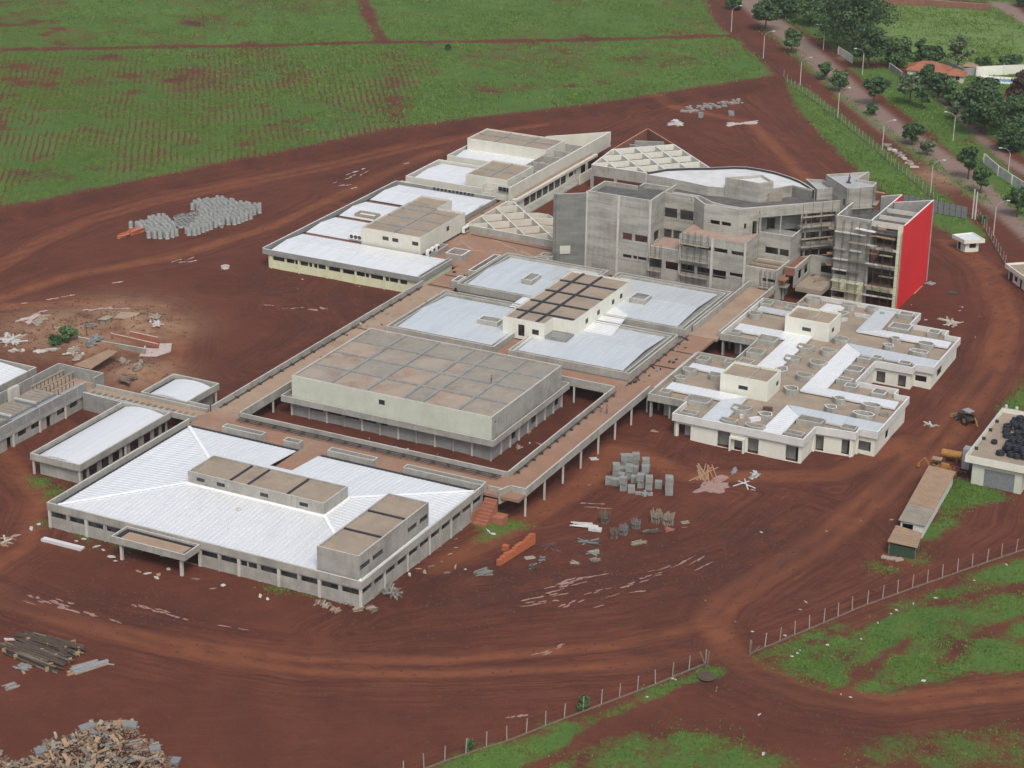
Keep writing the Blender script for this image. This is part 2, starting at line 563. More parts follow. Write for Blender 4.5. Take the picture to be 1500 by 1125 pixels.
def path(px, w, z=0.0, soft=1.0):
    P = [at(a, b, z) for a, b in px]
    best = np.full(XX.shape, 1e9)
    for (x0, y0), (x1, y1) in zip(P[:-1], P[1:]):
        dx, dy = x1 - x0, y1 - y0
        t = np.clip(((XX - x0) * dx + (YY - y0) * dy) / (dx * dx + dy * dy), 0, 1)
        best = np.minimum(best, np.hypot(XX - x0 - t * dx, YY - y0 - t * dy))
    return 1 - sm(best, w / 2 - soft * 0.5, w / 2 + soft)

FZ = 2.2
FEDGE = [(-60, 318), (0, 304), (120, 281), (240, 256), (350, 233), (480, 208), (570, 189), (700, 171), (870, 151), (1000, 131), (1132, 110)]
FP = FEDGE + [(1112, 88), (1062, 42), (1030, 0), (985, -50), (-700, -50), (-700, 318)]
fieldm = inside([at(a, b, FZ) for a, b in FP]).astype(float)
FIELD = blur((blur(fieldm, 2) > 0.03).astype(float), 1) * FZ        # the cut bank lies outside the grass edge
for (px, py, r, h) in ((205, 552, 6, 2.2), (208, 477, 5.5, 1.6), (145, 512, 4, 1.2), (95, 480, 12, 0.7), (172, 468, 4, .8), (648, 745, 3, .5), (985, 620, 5, 1.0)):
    x, y = at(px, py, 0)
    MOUNDS.append((x, y, r, h))

ZZ = hbase(XX, YY) + FIELD
for cx, cy, r, h in MOUNDS:
    ZZ = ZZ + h * np.exp(-((XX - cx) ** 2 + (YY - cy) ** 2) / (r * r))
def vnoise(scale, seed):
    r = np.random.RandomState(seed)
    h, w = int(XX.shape[0] * GS / scale) + 3, int(XX.shape[1] * GS / scale) + 3
    g = r.rand(h, w)
    u, v = (XX - GX0) / scale, (YY - GY0) / scale
    a, b = u.astype(int), v.astype(int)
    fu, fv = u - a, v - b
    fu, fv = fu * fu * (3 - 2 * fu), fv * fv * (3 - 2 * fv)
    return g[b, a] * (1 - fu) * (1 - fv) + g[b, a + 1] * fu * (1 - fv) + g[b + 1, a] * (1 - fu) * fv + g[b + 1, a + 1] * fu * fv

grass = area(FP, FZ, 1)
grass = grass - 0.95 * path([(-200, 76), (0, 73), (200, 70), (420, 66), (560, 62), (800, 60), (1100, 52)], 2.6, FZ, 2) * (grass > 0)
grass = grass - 0.8 * path([(525, -20), (540, 25), (562, 62)], 3.5, FZ, 2)
grass = grass - 0.3 * path([(565, 66), (578, 110), (574, 190)], 6, FZ, 8)
fpatch = sm(vnoise(34, 31) * .42 + vnoise(11, 32) * .33 + vnoise(5, 33) * .25, .44, .66)
grass = grass - .42 * fpatch * area([(-300, -50), (1060, -50), (1100, 90), (700, 150), (300, 225), (-300, 300)], FZ, 4)
grass = np.clip(grass, 0, 1)
soil_rows = area([(-300, 75), (620, 75), (600, 185), (-300, 340)], FZ, 6)
pale = area([(1290, 8), (1450, 8), (1520, 60), (1520, 108), (1400, 104), (1290, 90)], 0, 2)
for px, s, k in (
    ([(600, 1140), (700, 1092), (870, 1040), (1050, 972), (1078, 992), (1010, 1022), (930, 1050), (880, 1085), (840, 1140)], .85, 1),
    ([(810, 1140), (890, 1085), (1000, 1050), (1060, 1058), (1110, 1090), (1200, 1140)], .75, 2),
    ([(1200, 1140), (1290, 1075), (1400, 1060), (1520, 1060), (1520, 1140)], .60, 3),
    ([(1098, 962), (1180, 922), (1300, 878), (1520, 800), (1520, 978), (1430, 982), (1300, 1012), (1235, 1020), (1170, 988), (1120, 972)], .8, 1),
    ([(1328, 822), (1385, 690), (1420, 690), (1490, 722), (1410, 738), (1385, 785), (1345, 828)], .9, 1),
    ([(1260, 822), (1300, 812), (1335, 828), (1290, 838)], .75, 1),
    ([(30, 705), (60, 695), (105, 720), (70, 732)], .8, 1), ([(45, 770), (90, 752), (240, 800), (200, 815)], .6, 1),
    ([(380, 850), (470, 868), (460, 888), (400, 872)], .8, 1), ([(700, 738), (790, 755), (760, 775), (690, 795), (690, 765)], .75, 1),
    ([(1480, 570), (1510, 540), (1510, 600), (1470, 600)], .9, 1),
    ([(1146, 114), (1172, 165), (1215, 208), (1255, 250), (1300, 285), (1345, 318), (1400, 350), (1452, 352), (1400, 300), (1330, 246), (1255, 186), (1182, 128)], .9, 1),
    ([(1100, 30), (1150, 76), (1200, 122), (1260, 172), (1330, 226), (1400, 276), (1440, 302), (1452, 290), (1400, 254), (1335, 210), (1265, 160), (1205, 108), (1150, 58)], .62, 1),
    ([(1240, 98), (1300, 100), (1340, 110), (1400, 170), (1450, 222), (1520, 285), (1520, 345), (1440, 262), (1385, 215), (1330, 170), (1270, 122)], .9, 1),
    ([(1350, 92), (1520, 110), (1520, 240), (1450, 200), (1395, 150), (1345, 115)], .95, 1),
    ([(1285, 5), (1450, 5), (1520, 50), (1520, 112), (1400, 106), (1285, 92)], 1, 1),
    ([(1110, 0), (1290, -5), (1300, 92), (1245, 92), (1205, 62), (1140, 25)], .8, 1),
    ([(1060, -60), (1600, -60), (1600, 5), (1090, 0)], .8, 1)):
    grass = np.maximum(grass, area(px, 0, k, s))
for px, w, s in (([(760, 1140), (900, 1060), (1010, 1010), (1075, 990)], 2.0, .6), ([(1110, 975), (1300, 890), (1500, 850)], 1.6, .35),
                 ([(1230, 1020), (1290, 960), (1330, 930)], 1.2, .5), ([(1500, 895), (1420, 930), (1380, 965)], 1.2, .5)):
    grass = grass - s * path(px, w)
grass = grass - .34 * sm(vnoise(7, 41) * .55 + vnoise(3.2, 42) * .45, .50, .72) * (YY + .5 * XX < 150)
grass = np.clip(grass, 0, 1)

RUTS = 1
TRACKS = [([(-40, 420), (60, 358), (130, 326), (230, 297), (330, 276), (480, 247), (600, 218), (700, 197), (800, 182)], 1.2),
          ([(-40, 408), (60, 349), (130, 318), (230, 290), (330, 270), (480, 240), (600, 211)], 1.2),
          ([(-40, 450), (100, 404), (250, 377), (400, 331), (560, 256), (640, 222)], 3.0),
          ([(-40, 452), (120, 444), (225, 450), (268, 478), (258, 525), (225, 560)], 3.5),
          ([(-60, 845), (60, 888), (150, 917), (300, 947), (450, 966), (650, 968), (900, 945), (1020, 915)], 1.6),
          ([(-60, 862), (60, 903), (150, 930), (300, 962), (450, 984), (650, 988), (900, 975), (1040, 958)], 1.6),
          ([(1380, 352), (1440, 398), (1466, 470), (1440, 540), (1370, 625), (1290, 700), (1200, 775), (1110, 830), (1050, 870), (1030, 905), (1055, 950), (1100, 990), (1180, 1024), (1300, 1040), (1520, 1012)], 1.8),
          ([(1400, 352), (1460, 398), (1488, 470), (1462, 548), (1395, 635), (1310, 712), (1215, 790), (1125, 845), (1072, 882), (1056, 910), (1075, 945), (1120, 976), (1190, 1006), (1300, 1022), (1520, 990)], 1.8),
          ([(930, 655), (1010, 690), (1120, 690), (1220, 690), (1330, 640)], 4.0), ([(640, 830), (760, 760), (860, 700), (900, 650)], 4.0),
          ([(0, 660), (60, 730), (40, 800), (-40, 850)], 3.0), ([(1130, 300), (1200, 280), (1100, 180), (960, 150)], 3.0)]
track = np.zeros(XX.shape)
tdist = np.full(XX.shape, 60.0)
MORE = [[(0, 520), (130, 620), (60, 760)], [(560, 830), (700, 800), (860, 760), (960, 690), (1000, 640)], [(560, 900), (760, 860), (900, 830), (1060, 780), (1180, 700)], [(520, 930), (720, 900), (900, 880), (1010, 850)],
        [(320, 420), (420, 430), (470, 480), (380, 540)], [(640, 830), (600, 880), (500, 930)], [(480, 290), (560, 330), (420, 450)], [(700, 190), (900, 160), (1080, 140), (1180, 230), (1260, 300)], [(940, 170), (1080, 230)], [(880, 200), (1000, 150), (1120, 130)],
        [(1480, 640), (1440, 760), (1300, 850), (1120, 930)], [(1120, 700), (1250, 740), (1330, 830)]]
for px, w in TRACKS + [(q, 0) for q in MORE]:
    if w:
        track = np.maximum(track, path(px, w, 0, 1.2))
    P_ = [at(a, b, 0) for a, b in px]
    for (x0_, y0_), (x1_, y1_) in zip(P_[:-1], P_[1:]):
        dx_, dy_ = x1_ - x0_, y1_ - y0_
        t_ = np.clip(((XX - x0_) * dx_ + (YY - y0_) * dy_) / (dx_ * dx_ + dy_ * dy_), 0, 1)
        tdist = np.minimum(tdist, np.hypot(XX - x0_ - t_ * dx_, YY - y0_ - t_ * dy_))
road = path([(1040, -55), (1075, -20), (1120, 22), (1170, 65), (1215, 105), (1260, 150), (1310, 190), (1365, 225), (1420, 265), (1480, 310), (1560, 380)], 8.5, 0, 1.5)
road = np.maximum(road, .9 * path([(1370, 140), (1420, 190), (1470, 232), (1530, 268)], 3.5))
road = np.maximum(road, path([(1450, -20), (1475, 15), (1520, 60)], 9))
road = np.maximum(road, .8 * path([(1240, 86), (1320, 90)], 5))
sand = np.zeros(XX.shape)
for px, py, r in ((200, 552, 9), (215, 480, 10), (140, 505, 9), (90, 485, 14), (170, 465, 12), (1390, 260, 10)):
    x, y = at(px, py, 0)
    sand = np.maximum(sand, np.exp(-((XX - x) ** 2 + (YY - y) ** 2) / (r * r)))
wet = np.zeros(XX.shape)
for px, w, s in (([(560, 870), (800, 850), (1000, 830), (1120, 780)], 16, .9), ([(20, 870), (260, 900)], 8, .8), ([(380, 410), (560, 450)], 12, .8),
                 ([(1000, 640), (1300, 690)], 10, .5), ([(0, 500), (200, 465)], 10, .7), ([(480, 620), (720, 680), (830, 590)], 8, .7),
                 ([(620, 770), (730, 690)], 6, .7), ([(1000, 965), (1250, 1060)], 10, .7), ([(520, 260), (700, 230)], 10, .5), ([(330, 560), (480, 460)], 10, .6),
                 ([(1340, 450), (1420, 560)], 8, .5)):
    wet = np.maximum(wet, path(px, w, 0, w * .6) * s)
wet = np.maximum(wet, ((FIELD > .1) & (FIELD < FZ * .98)) * 1.0)
ZZ = ZZ + (vnoise(9, 1) - .5) * 0.16 + (vnoise(4, 2) - .5) * 0.12 - 0.10 * track + grass * vnoise(3, 3) * 0.12 + (FIELD > .05) * (FIELD < FZ * .95) * (vnoise(3, 4) - .5) * .5

def ground_mesh():
    ex = np.array([-6000., -3000., -1500., -900., -600., -450.])
    X = np.concatenate([ex, gx, np.array([180., 260., 420., 800., 1600., 3000., 6000.])])
    Y = np.concatenate([np.array([-3000., -1200., -500., -250., -160.]), gy, np.array([680., 800., 1100., 1800., 3500., 7000.])])
    xi = np.clip(np.round((X - GX0) / GS).astype(int), 0, len(gx) - 1)
    yi = np.clip(np.round((Y - GY0) / GS).astype(int), 0, len(gy) - 1)
    A = lambda a: a[np.ix_(yi, xi)].astype(np.float32).ravel()
    PX_, PY_ = np.meshgrid(X, Y)
    co = np.stack([PX_.ravel(), PY_.ravel(), A(ZZ)], 1).astype(np.float32)
    nx, ny = len(X), len(Y)
    idx = np.arange(nx * ny).reshape(ny, nx)
    q = np.stack([idx[:-1, :-1], idx[:-1, 1:], idx[1:, 1:], idx[1:, :-1]], -1).reshape(-1, 4)
    me = bpy.data.meshes.new('ground')
    me.vertices.add(len(co)); me.vertices.foreach_set('co', co.ravel())
    me.loops.add(q.size); me.loops.foreach_set('vertex_index', q.ravel().astype(np.int32))
    me.polygons.add(len(q)); me.polygons.foreach_set('loop_start', np.arange(0, q.size, 4, dtype=np.int32))
    me.polygons.foreach_set('use_smooth', np.ones(len(q), bool))
    me.update(calc_edges=True)
    for nm, a in (('grass', grass), ('track', track), ('road', road), ('sand', sand), ('wet', wet), ('rows', soil_rows), ('pale', pale), ('tdist', tdist)):
        at_ = me.attributes.new(nm, 'FLOAT', 'POINT')
        at_.data.foreach_set('value', A(a))
    o = bpy.data.objects.new('ground', me)
    COL.objects.link(o)
    o['kind'] = 'structure'
    return o

def ground_mat():
    m, t, b = nodes_of('red_earth_and_grass')
    L = t.links.new
    pos = t.nodes.new('ShaderNodeNewGeometry').outputs['Position']
    def attr(n):
        a = t.nodes.new('ShaderNodeAttribute')
        a.attribute_name = n
        return a.outputs['Fac']
    def math_(op, a, c):
        n = t.nodes.new('ShaderNodeMath')
        n.operation = op
        for s, v in zip(n.inputs, (a, c)):
            if isinstance(v, (int, float)):
                s.default_value = v
            else:
                L(v, s)
        return n.outputs[0]
    nb = noise(t, pos, 0.035, 5, 0.62)
    nm = noise(t, pos, 0.22, 6, 0.68)
    nf = noise(t, pos, 1.3, 5, 0.75)
    nff = noise(t, pos, 4.0, 3, 0.75)
    # streaks left by wheels: noise stretched along two directions
    def streak(ang, sx, sy, sc):
        mp = t.nodes.new('ShaderNodeMapping')
        mp.inputs['Rotation'].default_value = (0, 0, ang)
        L(pos, mp.inputs['Vector'])
        return noise(t, mp.outputs[0], sc, 4, 0.65, (sx, sy, 1))
    s1 = streak(-0.55, 0.07, 1.0, 0.9)
    s2 = streak(-1.25, 0.06, 1.0, 0.8)
    soil = mix(t, ramp(t, nb, 0.36, 0.66), (0.1123, 0.0337, 0.0195), (0.1331, 0.0419, 0.0242))
    soil = mix(t, ramp(t, nm, 0.42, 0.74, 0, 0.6), soil, (0.0832, 0.0246, 0.0158))
    soil = mix(t, ramp(t, s1, 0.54, 0.74, 0, 0.5), soil, (0.1581, 0.0510, 0.0279))
    soil = mix(t, ramp(t, s2, 0.56, 0.76, 0, 0.5), soil, (0.0790, 0.0237, 0.0158))
    soil = mix(t, ramp(t, nff, 0.3, 0.75, 0, 0.3), soil, (0.0624, 0.0200, 0.0140))
    # wheel ruts running alongside every track
    td = attr('tdist')
    cv = t.nodes.new('ShaderNodeCombineXYZ')
    sp = t.nodes.new('ShaderNodeSeparateXYZ')
    L(pos, sp.inputs[0])
    L(math_('ADD', math_('MULTIPLY', td, 0.85), math_('MULTIPLY', nm, 1.4)), cv.inputs[0])
    L(math_('MULTIPLY', sp.outputs[0], 0.045), cv.inputs[1])
    L(math_('MULTIPLY', sp.outputs[1], 0.045), cv.inputs[2])
    rut = noise(t, cv.outputs[0], 1.0, 3, 0.6)
    rn = math_('MULTIPLY', ramp(t, td, 2, 14, 1.0, 0.0), ramp(t, nb, 0.3, 0.55, 0.4, 1.0))
    soil = mix(t, math_('MULTIPLY', rn, ramp(t, rut, 0.50, 0.65, 0, 0.65)), soil, (0.0624, 0.0191, 0.0130))
    soil = mix(t, math_('MULTIPLY', rn, ramp(t, rut, 0.50, 0.35, 0, 0.5)), soil, (0.1643, 0.0537, 0.0288))
    cv2 = t.nodes.new('ShaderNodeCombineXYZ')
    L(math_('ADD', math_('MULTIPLY', td, 2.3), math_('MULTIPLY', nm, 3.2)), cv2.inputs[0])
    L(math_('MULTIPLY', sp.outputs[0], 0.08), cv2.inputs[1])
    L(math_('MULTIPLY', sp.outputs[1], 0.08), cv2.inputs[2])
    rut2 = noise(t, cv2.outputs[0], 1.0, 3, 0.65)
    soil = mix(t, math_('MULTIPLY', rn, ramp(t, rut2, 0.52, 0.64, 0, 0.6)), soil, (0.0520, 0.0173, 0.0121))
    soil = mix(t, math_('MULTIPLY', rn, ramp(t, rut2, 0.46, 0.34, 0, 0.45)), soil, (0.1789, 0.0619, 0.0344))
    ns = noise(t, pos, 0.10, 6, 0.75)
    soil = mix(t, ramp(t, ns, 0.50, 0.64, 0, 0.5), soil, (0.0686, 0.0228, 0.0167))
    soil = mix(t, ramp(t, ns, 0.44, 0.32, 0, 0.4), soil, (0.1664, 0.0564, 0.0316))
    pt = noise(t, pos, 0.55, 6, 0.8)
    soil = mix(t, ramp(t, pt, 0.60, 0.72, 0, 0.55), soil, (0.0582, 0.0182, 0.0130))
    soil = mix(t, ramp(t, pt, 0.40, 0.28, 0, 0.35), soil, (0.1716, 0.0655, 0.0409))
    tk = math_('MULTIPLY', attr('track'), ramp(t, nm, 0.3, 0.62, 0.25, 0.95))
    soil = mix(t, tk, soil, (0.205, 0.072, 0.034))
    we = math_('MULTIPLY', attr('wet'), ramp(t, nm, 0.35, 0.6, 0.1, 1.0))
    soil = mix(t, math_('MULTIPLY', we, 0.75), soil, (0.0562, 0.0182, 0.0130))
    soil = mix(t, math_('MULTIPLY', attr('sand'), ramp(t, nm, 0.30, 0.55, 0.25, 1.0)), soil, (0.30, 0.185, 0.115))
    rd = mix(t, ramp(t, nm, 0.35, 0.7), (0.245, 0.175, 0.145), (0.20, 0.138, 0.115))
    soil = mix(t, math_('MULTIPLY', attr('road'), ramp(t, nm, 0.25, 0.5, 0.55, 1)), soil, rd)
    # grass with torn edges and bare spots
    wv = t.nodes.new('ShaderNodeTexWave')
    wv.wave_type = 'BANDS'
    wv.bands_direction = 'X'
    mp = t.nodes.new('ShaderNodeMapping')
    mp.inputs['Rotation'].default_value = (0, 0, math.radians(-34.3))
    L(pos, mp.inputs['Vector']); L(mp.outputs[0], wv.inputs['Vector'])
    wv.inputs['Scale'].default_value = 0.19
    wv.inputs['Distortion'].default_value = 3.0
    wv.inputs['Detail Scale'].default_value = 0.4
    wv.inputs['Detail'].default_value = 2
    rows = math_('MULTIPLY', attr('rows'), ramp(t, wv.outputs['Fac'], 0.45, 0.95, 0, 0.95))
    rows = math_('MULTIPLY', rows, ramp(t, nb, 0.38, 0.56, 0.15, 1.0))
    g = math_('ADD', math_('MULTIPLY', attr('grass'), 1.06), math_('MULTIPLY', math_('SUBTRACT', nf, 0.5), 1.2))
    g = math_('ADD', g, math_('MULTIPLY', math_('SUBTRACT', nm, 0.5), 1.5))
    nbp = noise(t, pos, 0.05, 4, 0.7)
    g = math_('SUBTRACT', g, rows)
    g = math_('SUBTRACT', g, ramp(t, nbp, 0.54, 0.72, 0, 0.6))
    gm = ramp(t, g, 0.30, 0.78)
    gc = mix(t, ramp(t, nb, 0.36, 0.64), (0.068, 0.140, 0.024), (0.110, 0.190, 0.036))
    gc = mix(t, ramp(t, nm, 0.4, 0.7, 0, 0.75), gc, (0.050, 0.105, 0.024))
    gc = mix(t, ramp(t, nf, 0.5, 0.75, 0, 0.5), gc, (0.140, 0.205, 0.048))
    gc = mix(t, ramp(t, nff, 0.35, 0.7, 0, 0.5), gc, (0.042, 0.080, 0.022))
    gc = mix(t, math_('MULTIPLY', attr('pale'), 0.85), gc, (0.135, 0.205, 0.062))
    col = mix(t, gm, soil, gc)
    L(col, b.inputs['Base Color'])
    L(ramp(t, we, 0.35, 0.9, 0.92, 0.6), b.inputs['Roughness'])
    b.inputs['Specular IOR Level'].default_value = 0.2
    h = math_('ADD', math_('MULTIPLY', nm, 1.0), math_('MULTIPLY', nf, 0.5))
    h = math_('ADD', h, math_('MULTIPLY', s1, 0.5))
    h = math_('ADD', h, math_('MULTIPLY', math_('MULTIPLY', rut, rn), -1.2))
    bump(t, b, h, 0.7, 0.35)
    return m

ground = ground_mesh()
ground.data.materials.append(ground_mat())

def puddle(a, b, w, mat_='puddle', seed=0):
    """a ragged sheet of standing muddy water between two survey points"""
    r = random.Random(seed)
    p, q = G(*a), G(*b)
    d = (q - p)
    d.z = 0
    Ln = max(d.length, 0.6)
    d.normalize()
    n = Vector((-d.y, d.x, 0))
    k = 1 if Ln < 2 else 2 if Ln < 4 else 4
    if w > 2:
        k = 1
    for i in range(k):
        f = (i + .5) / k + r.uniform(-.1, .1)
        ln = Ln / k * r.uniform(.7, 1.25)
        ww = w * r.uniform(.22, .6) if w <= 2 else w * .8
        c = p + d * (Ln * f) + n * (r.uniform(-.6, .6) * w if k > 1 else 0)
        pts = []
        K_ = 26
        ph = [r.uniform(0, 6.28) for _ in range(4)]
        for j in range(K_):
            t = 2 * math.pi * j / K_
            rr = 1 + .2 * math.sin(2 * t + ph[0]) + .22 * math.sin(3 * t + ph[1]) + .2 * math.sin(5 * t + ph[2]) + .12 * math.sin(9 * t + ph[3]) + r.uniform(-.14, .14)
            v = c + d * (ln / 2 * rr * math.cos(t)) + n * (ww / 2 * rr * math.sin(t))
            pts.append(v)
        zt = max(hz(v.x, v.y) for v in pts + [c]) + 0.03
        mb = MB()
        mb.prism([(v.x, v.y) for v in pts], zt - 0.4, zt, 0)
        o = mb.build('puddle', mat_)
        o['kind'] = 'structure'

def hz(x, y):
    """height of the finished ground mesh"""
    i, j = (x - GX0) / GS, (y - GY0) / GS
    a, b = int(min(max(i, 0), ZZ.shape[1] - 2)), int(min(max(j, 0), ZZ.shape[0] - 2))
    u, v = min(max(i - a, 0), 1), min(max(j - b, 0), 1)
    return float(ZZ[b, a] * (1 - u) * (1 - v) + ZZ[b, a + 1] * u * (1 - v) + ZZ[b + 1, a] * (1 - u) * v + ZZ[b + 1, a + 1] * u * v)

def Gz(px, py):
    p = G(px, py)
    p.z = hz(p.x, p.y)
    return p

# ------------------------------------------------------------------ building helpers
PANES = {}
def pane(parent, p0, p1, op, depth=0.12, bars=1, name='window', frame='steel', glass='glass'):
    """one window set back in its opening; alike windows share their mesh"""
    p0, p1 = Vector(p0[:2]), Vector(p1[:2])
    d = (p1 - p0).normalized()
    w, h = op[1] - op[0], op[3] - op[2]
    key = (round(w, 2), round(h, 2), bars, name, frame, glass)
    if key not in PANES:
        mb = MB()
        mb.box(0, 0, 0, w, 0.03, h, 0)
        f = 0.05
        for x in [0, w - f] + [w * (i + 1) / (bars + 1) - f / 2 for i in range(bars)]:
            mb.box(x, -0.03, 0.002, x + f, -0.004, h - 0.002, 1)
        mb.box(f, -0.028, 0.002, w - f, -0.006, f, 1)
        mb.box(f, -0.028, h - f, w - f, -0.006, h - 0.002, 1)
        o = mb.build(name, [glass, frame])
        PANES[key] = o.data
        bpy.data.objects.remove(o)
    o = bpy.data.objects.new(name, PANES[key])
    COL.objects.link(o)
    o.parent = parent
    n = Vector((-d.y, d.x))
    q = p0 + d * op[0] + n * depth
    r = root_loc(parent)
    o.location = (q.x - r.x, q.y - r.y, op[2] - r.z)
    o.rotation_euler = (0, 0, math.atan2(d.y, d.x))
    return o

def clip_line(poly, p, d):
    """parameters where the line p + t d crosses a convex or concave plan polygon"""
    T = []
    n = len(poly)
    for i in range(n):
        a, b = poly[i], poly[(i + 1) % n]
        ex, ey = b[0] - a[0], b[1] - a[1]
        den = d[0] * ey - d[1] * ex
        if abs(den) < 1e-9:
            continue
        t = ((a[0] - p[0]) * ey - (a[1] - p[1]) * ex) / den
        u = ((a[0] - p[0]) * d[1] - (a[1] - p[1]) * d[0]) / den
        if -1e-9 <= u < 1 - 1e-9:
            T.append(t)
    T.sort()
    return list(zip(T[::2], T[1::2]))

def roof_plane(mb, pts, ribdir, step=0.9, th=0.12, mi=0, ribs=True):
    """one slope of sheet metal with standing ribs; pts are 3D, counter-clockwise seen from above"""
    n = len(pts)
    a, b, c = (Vector(pts[0]), Vector(pts[1]), Vector(pts[2]))
    nr = (b - a).cross(c - a).normalized()
    zf = lambda x, y: a.z - (nr.x * (x - a.x) + nr.y * (y - a.y)) / nr.z
    lo = [(p[0], p[1], p[2] - th) for p in pts]
    mb.poly(pts, mi)
    mb.poly(lo[::-1], mi)
    for i in range(n):
        j = (i + 1) % n
        mb.quad(lo[i], lo[j], pts[j], pts[i], mi)
    if not ribs:
        return
    d = Vector(ribdir).normalized()
    nn = Vector((-d.y, d.x))
    s = [p[0] * nn.x + p[1] * nn.y for p in pts]
    k = min(s) + step * 0.5
    while k < max(s):
        o = nn * k
        for t0, t1 in clip_line([(p[0], p[1]) for p in pts], (o.x, o.y), (d.x, d.y)):
            if t1 - t0 < 0.3:
                continue
            q0, q1 = o + d * t0, o + d * t1
            w = nn * 0.045
            z0, z1 = zf(q0.x, q0.y), zf(q1.x, q1.y)
            A = [(q0.x - w.x, q0.y - w.y, z0), (q1.x - w.x, q1.y - w.y, z1), (q1.x + w.x, q1.y + w.y, z1), (q0.x + w.x, q0.y + w.y, z0)]
            B = [(x, y, z + 0.05) for x, y, z in A]
            mb.quad(B[0], B[1], B[2], B[3], mi)
            mb.quad(A[0], A[1], B[1], B[0], mi)
            mb.quad(A[2], A[3], B[3], B[2], mi)
        k += step

def gable(mb, x0, y0, x1, y1, ze, zr, along='x', yr=None, **kw):
    """low double-pitch metal roof with its ridge along x or y"""
    if along == 'x':
        yr = (y0 + y1) / 2 if yr is None else yr
        roof_plane(mb, [(x0, y0, ze), (x1, y0, ze), (x1, yr, zr), (x0, yr, zr)], (0, 1), **kw)
        roof_plane(mb, [(x0, yr, zr), (x1, yr, zr), (x1, y1, ze), (x0, y1, ze)], (0, 1), **kw)
        mb.beam((x0, yr, zr + .03), (x1, yr, zr + .03), .35, .05, 0)
    else:
        xr = (x0 + x1) / 2 if yr is None else yr
        roof_plane(mb, [(x0, y0, ze), (xr, y0, zr), (xr, y1, zr), (x0, y1, ze)], (1, 0), **kw)
        roof_plane(mb, [(xr, y0, zr), (x1, y0, ze), (x1, y1, ze), (xr, y1, zr)], (1, 0), **kw)
        mb.beam((xr, y0, zr + .03), (xr, y1, zr + .03), .35, .05, 0)

def part_box(name, mat_, parent, *b, mt=None, label=None):
    return MB().box(*b, 0).build(name, mat_, parent, label)

def penthouse(parent, x0, y0, x1, y1, z0, z1, wall_mat, beams_x=(), beams_y=(), beam_mat='black', cap=None, ops=None, slab='roof_slab', notch=None, bw=.35, bh=.22, name='penthouse_wall'):
    """rooftop box: walls with a low parapet, slab pieces between upstand beams"""
    mats = [wall_mat, cap or 'concrete_cap']
    mb = MB()
    P = [(x0, y0), (x1, y0), (x1, y1), (x0, y1)] if notch is None else notch
    ops = ops or {}
    n = len(P)
    for i in range(n):
        mb.wall(P[i], P[(i + 1) % n], z0, z1, .22, ops.get(i, ()), 0, mt=1)
    wo = mb.build(name, mats, parent)
    for i, lst in ops.items():
        for op in lst:
            pane(wo if parent.parent is None and parent.type != 'EMPTY' else parent, P[i], P[(i + 1) % n], op, .1, 1)
    zs = z1 - .38
    pin = inset(P, .22)
    xs = [x0 + .22] + list(beams_x) + [x1 - .22]
    ys = [y0 + .22] + list(beams_y) + [y1 - .22]
    if notch is None:
        for i in range(len(xs) - 1):
            for j in range(len(ys) - 1):
                MB().box(xs[i] + (.01 if i else 0), ys[j] + (.01 if j else 0), zs - .2, xs[i + 1] - .01, ys[j + 1] - .01, zs + RND.uniform(-.02, .02)).build('roof_panel', slab, parent)
    else:
        MB().prism(pin, zs - .2, zs).build('roof_slab', slab, parent)
    for x in beams_x:
        for s in clip_line(pin, (x, 0), (0, 1)):
            MB().box(x - bw / 2, s[0], zs - .05, x + bw / 2, s[1], zs + bh).build('roof_beam', beam_mat, parent)
    for y in beams_y:
        for s in clip_line(pin, (0, y), (1, 0)):
            MB().box(s[0], y - bw / 2, zs - .05, s[1], y + bw / 2, zs + bh + .012).build('roof_beam', beam_mat, parent)
    return wo

def lerp(a, b, t):
    return a + (b - a) * t

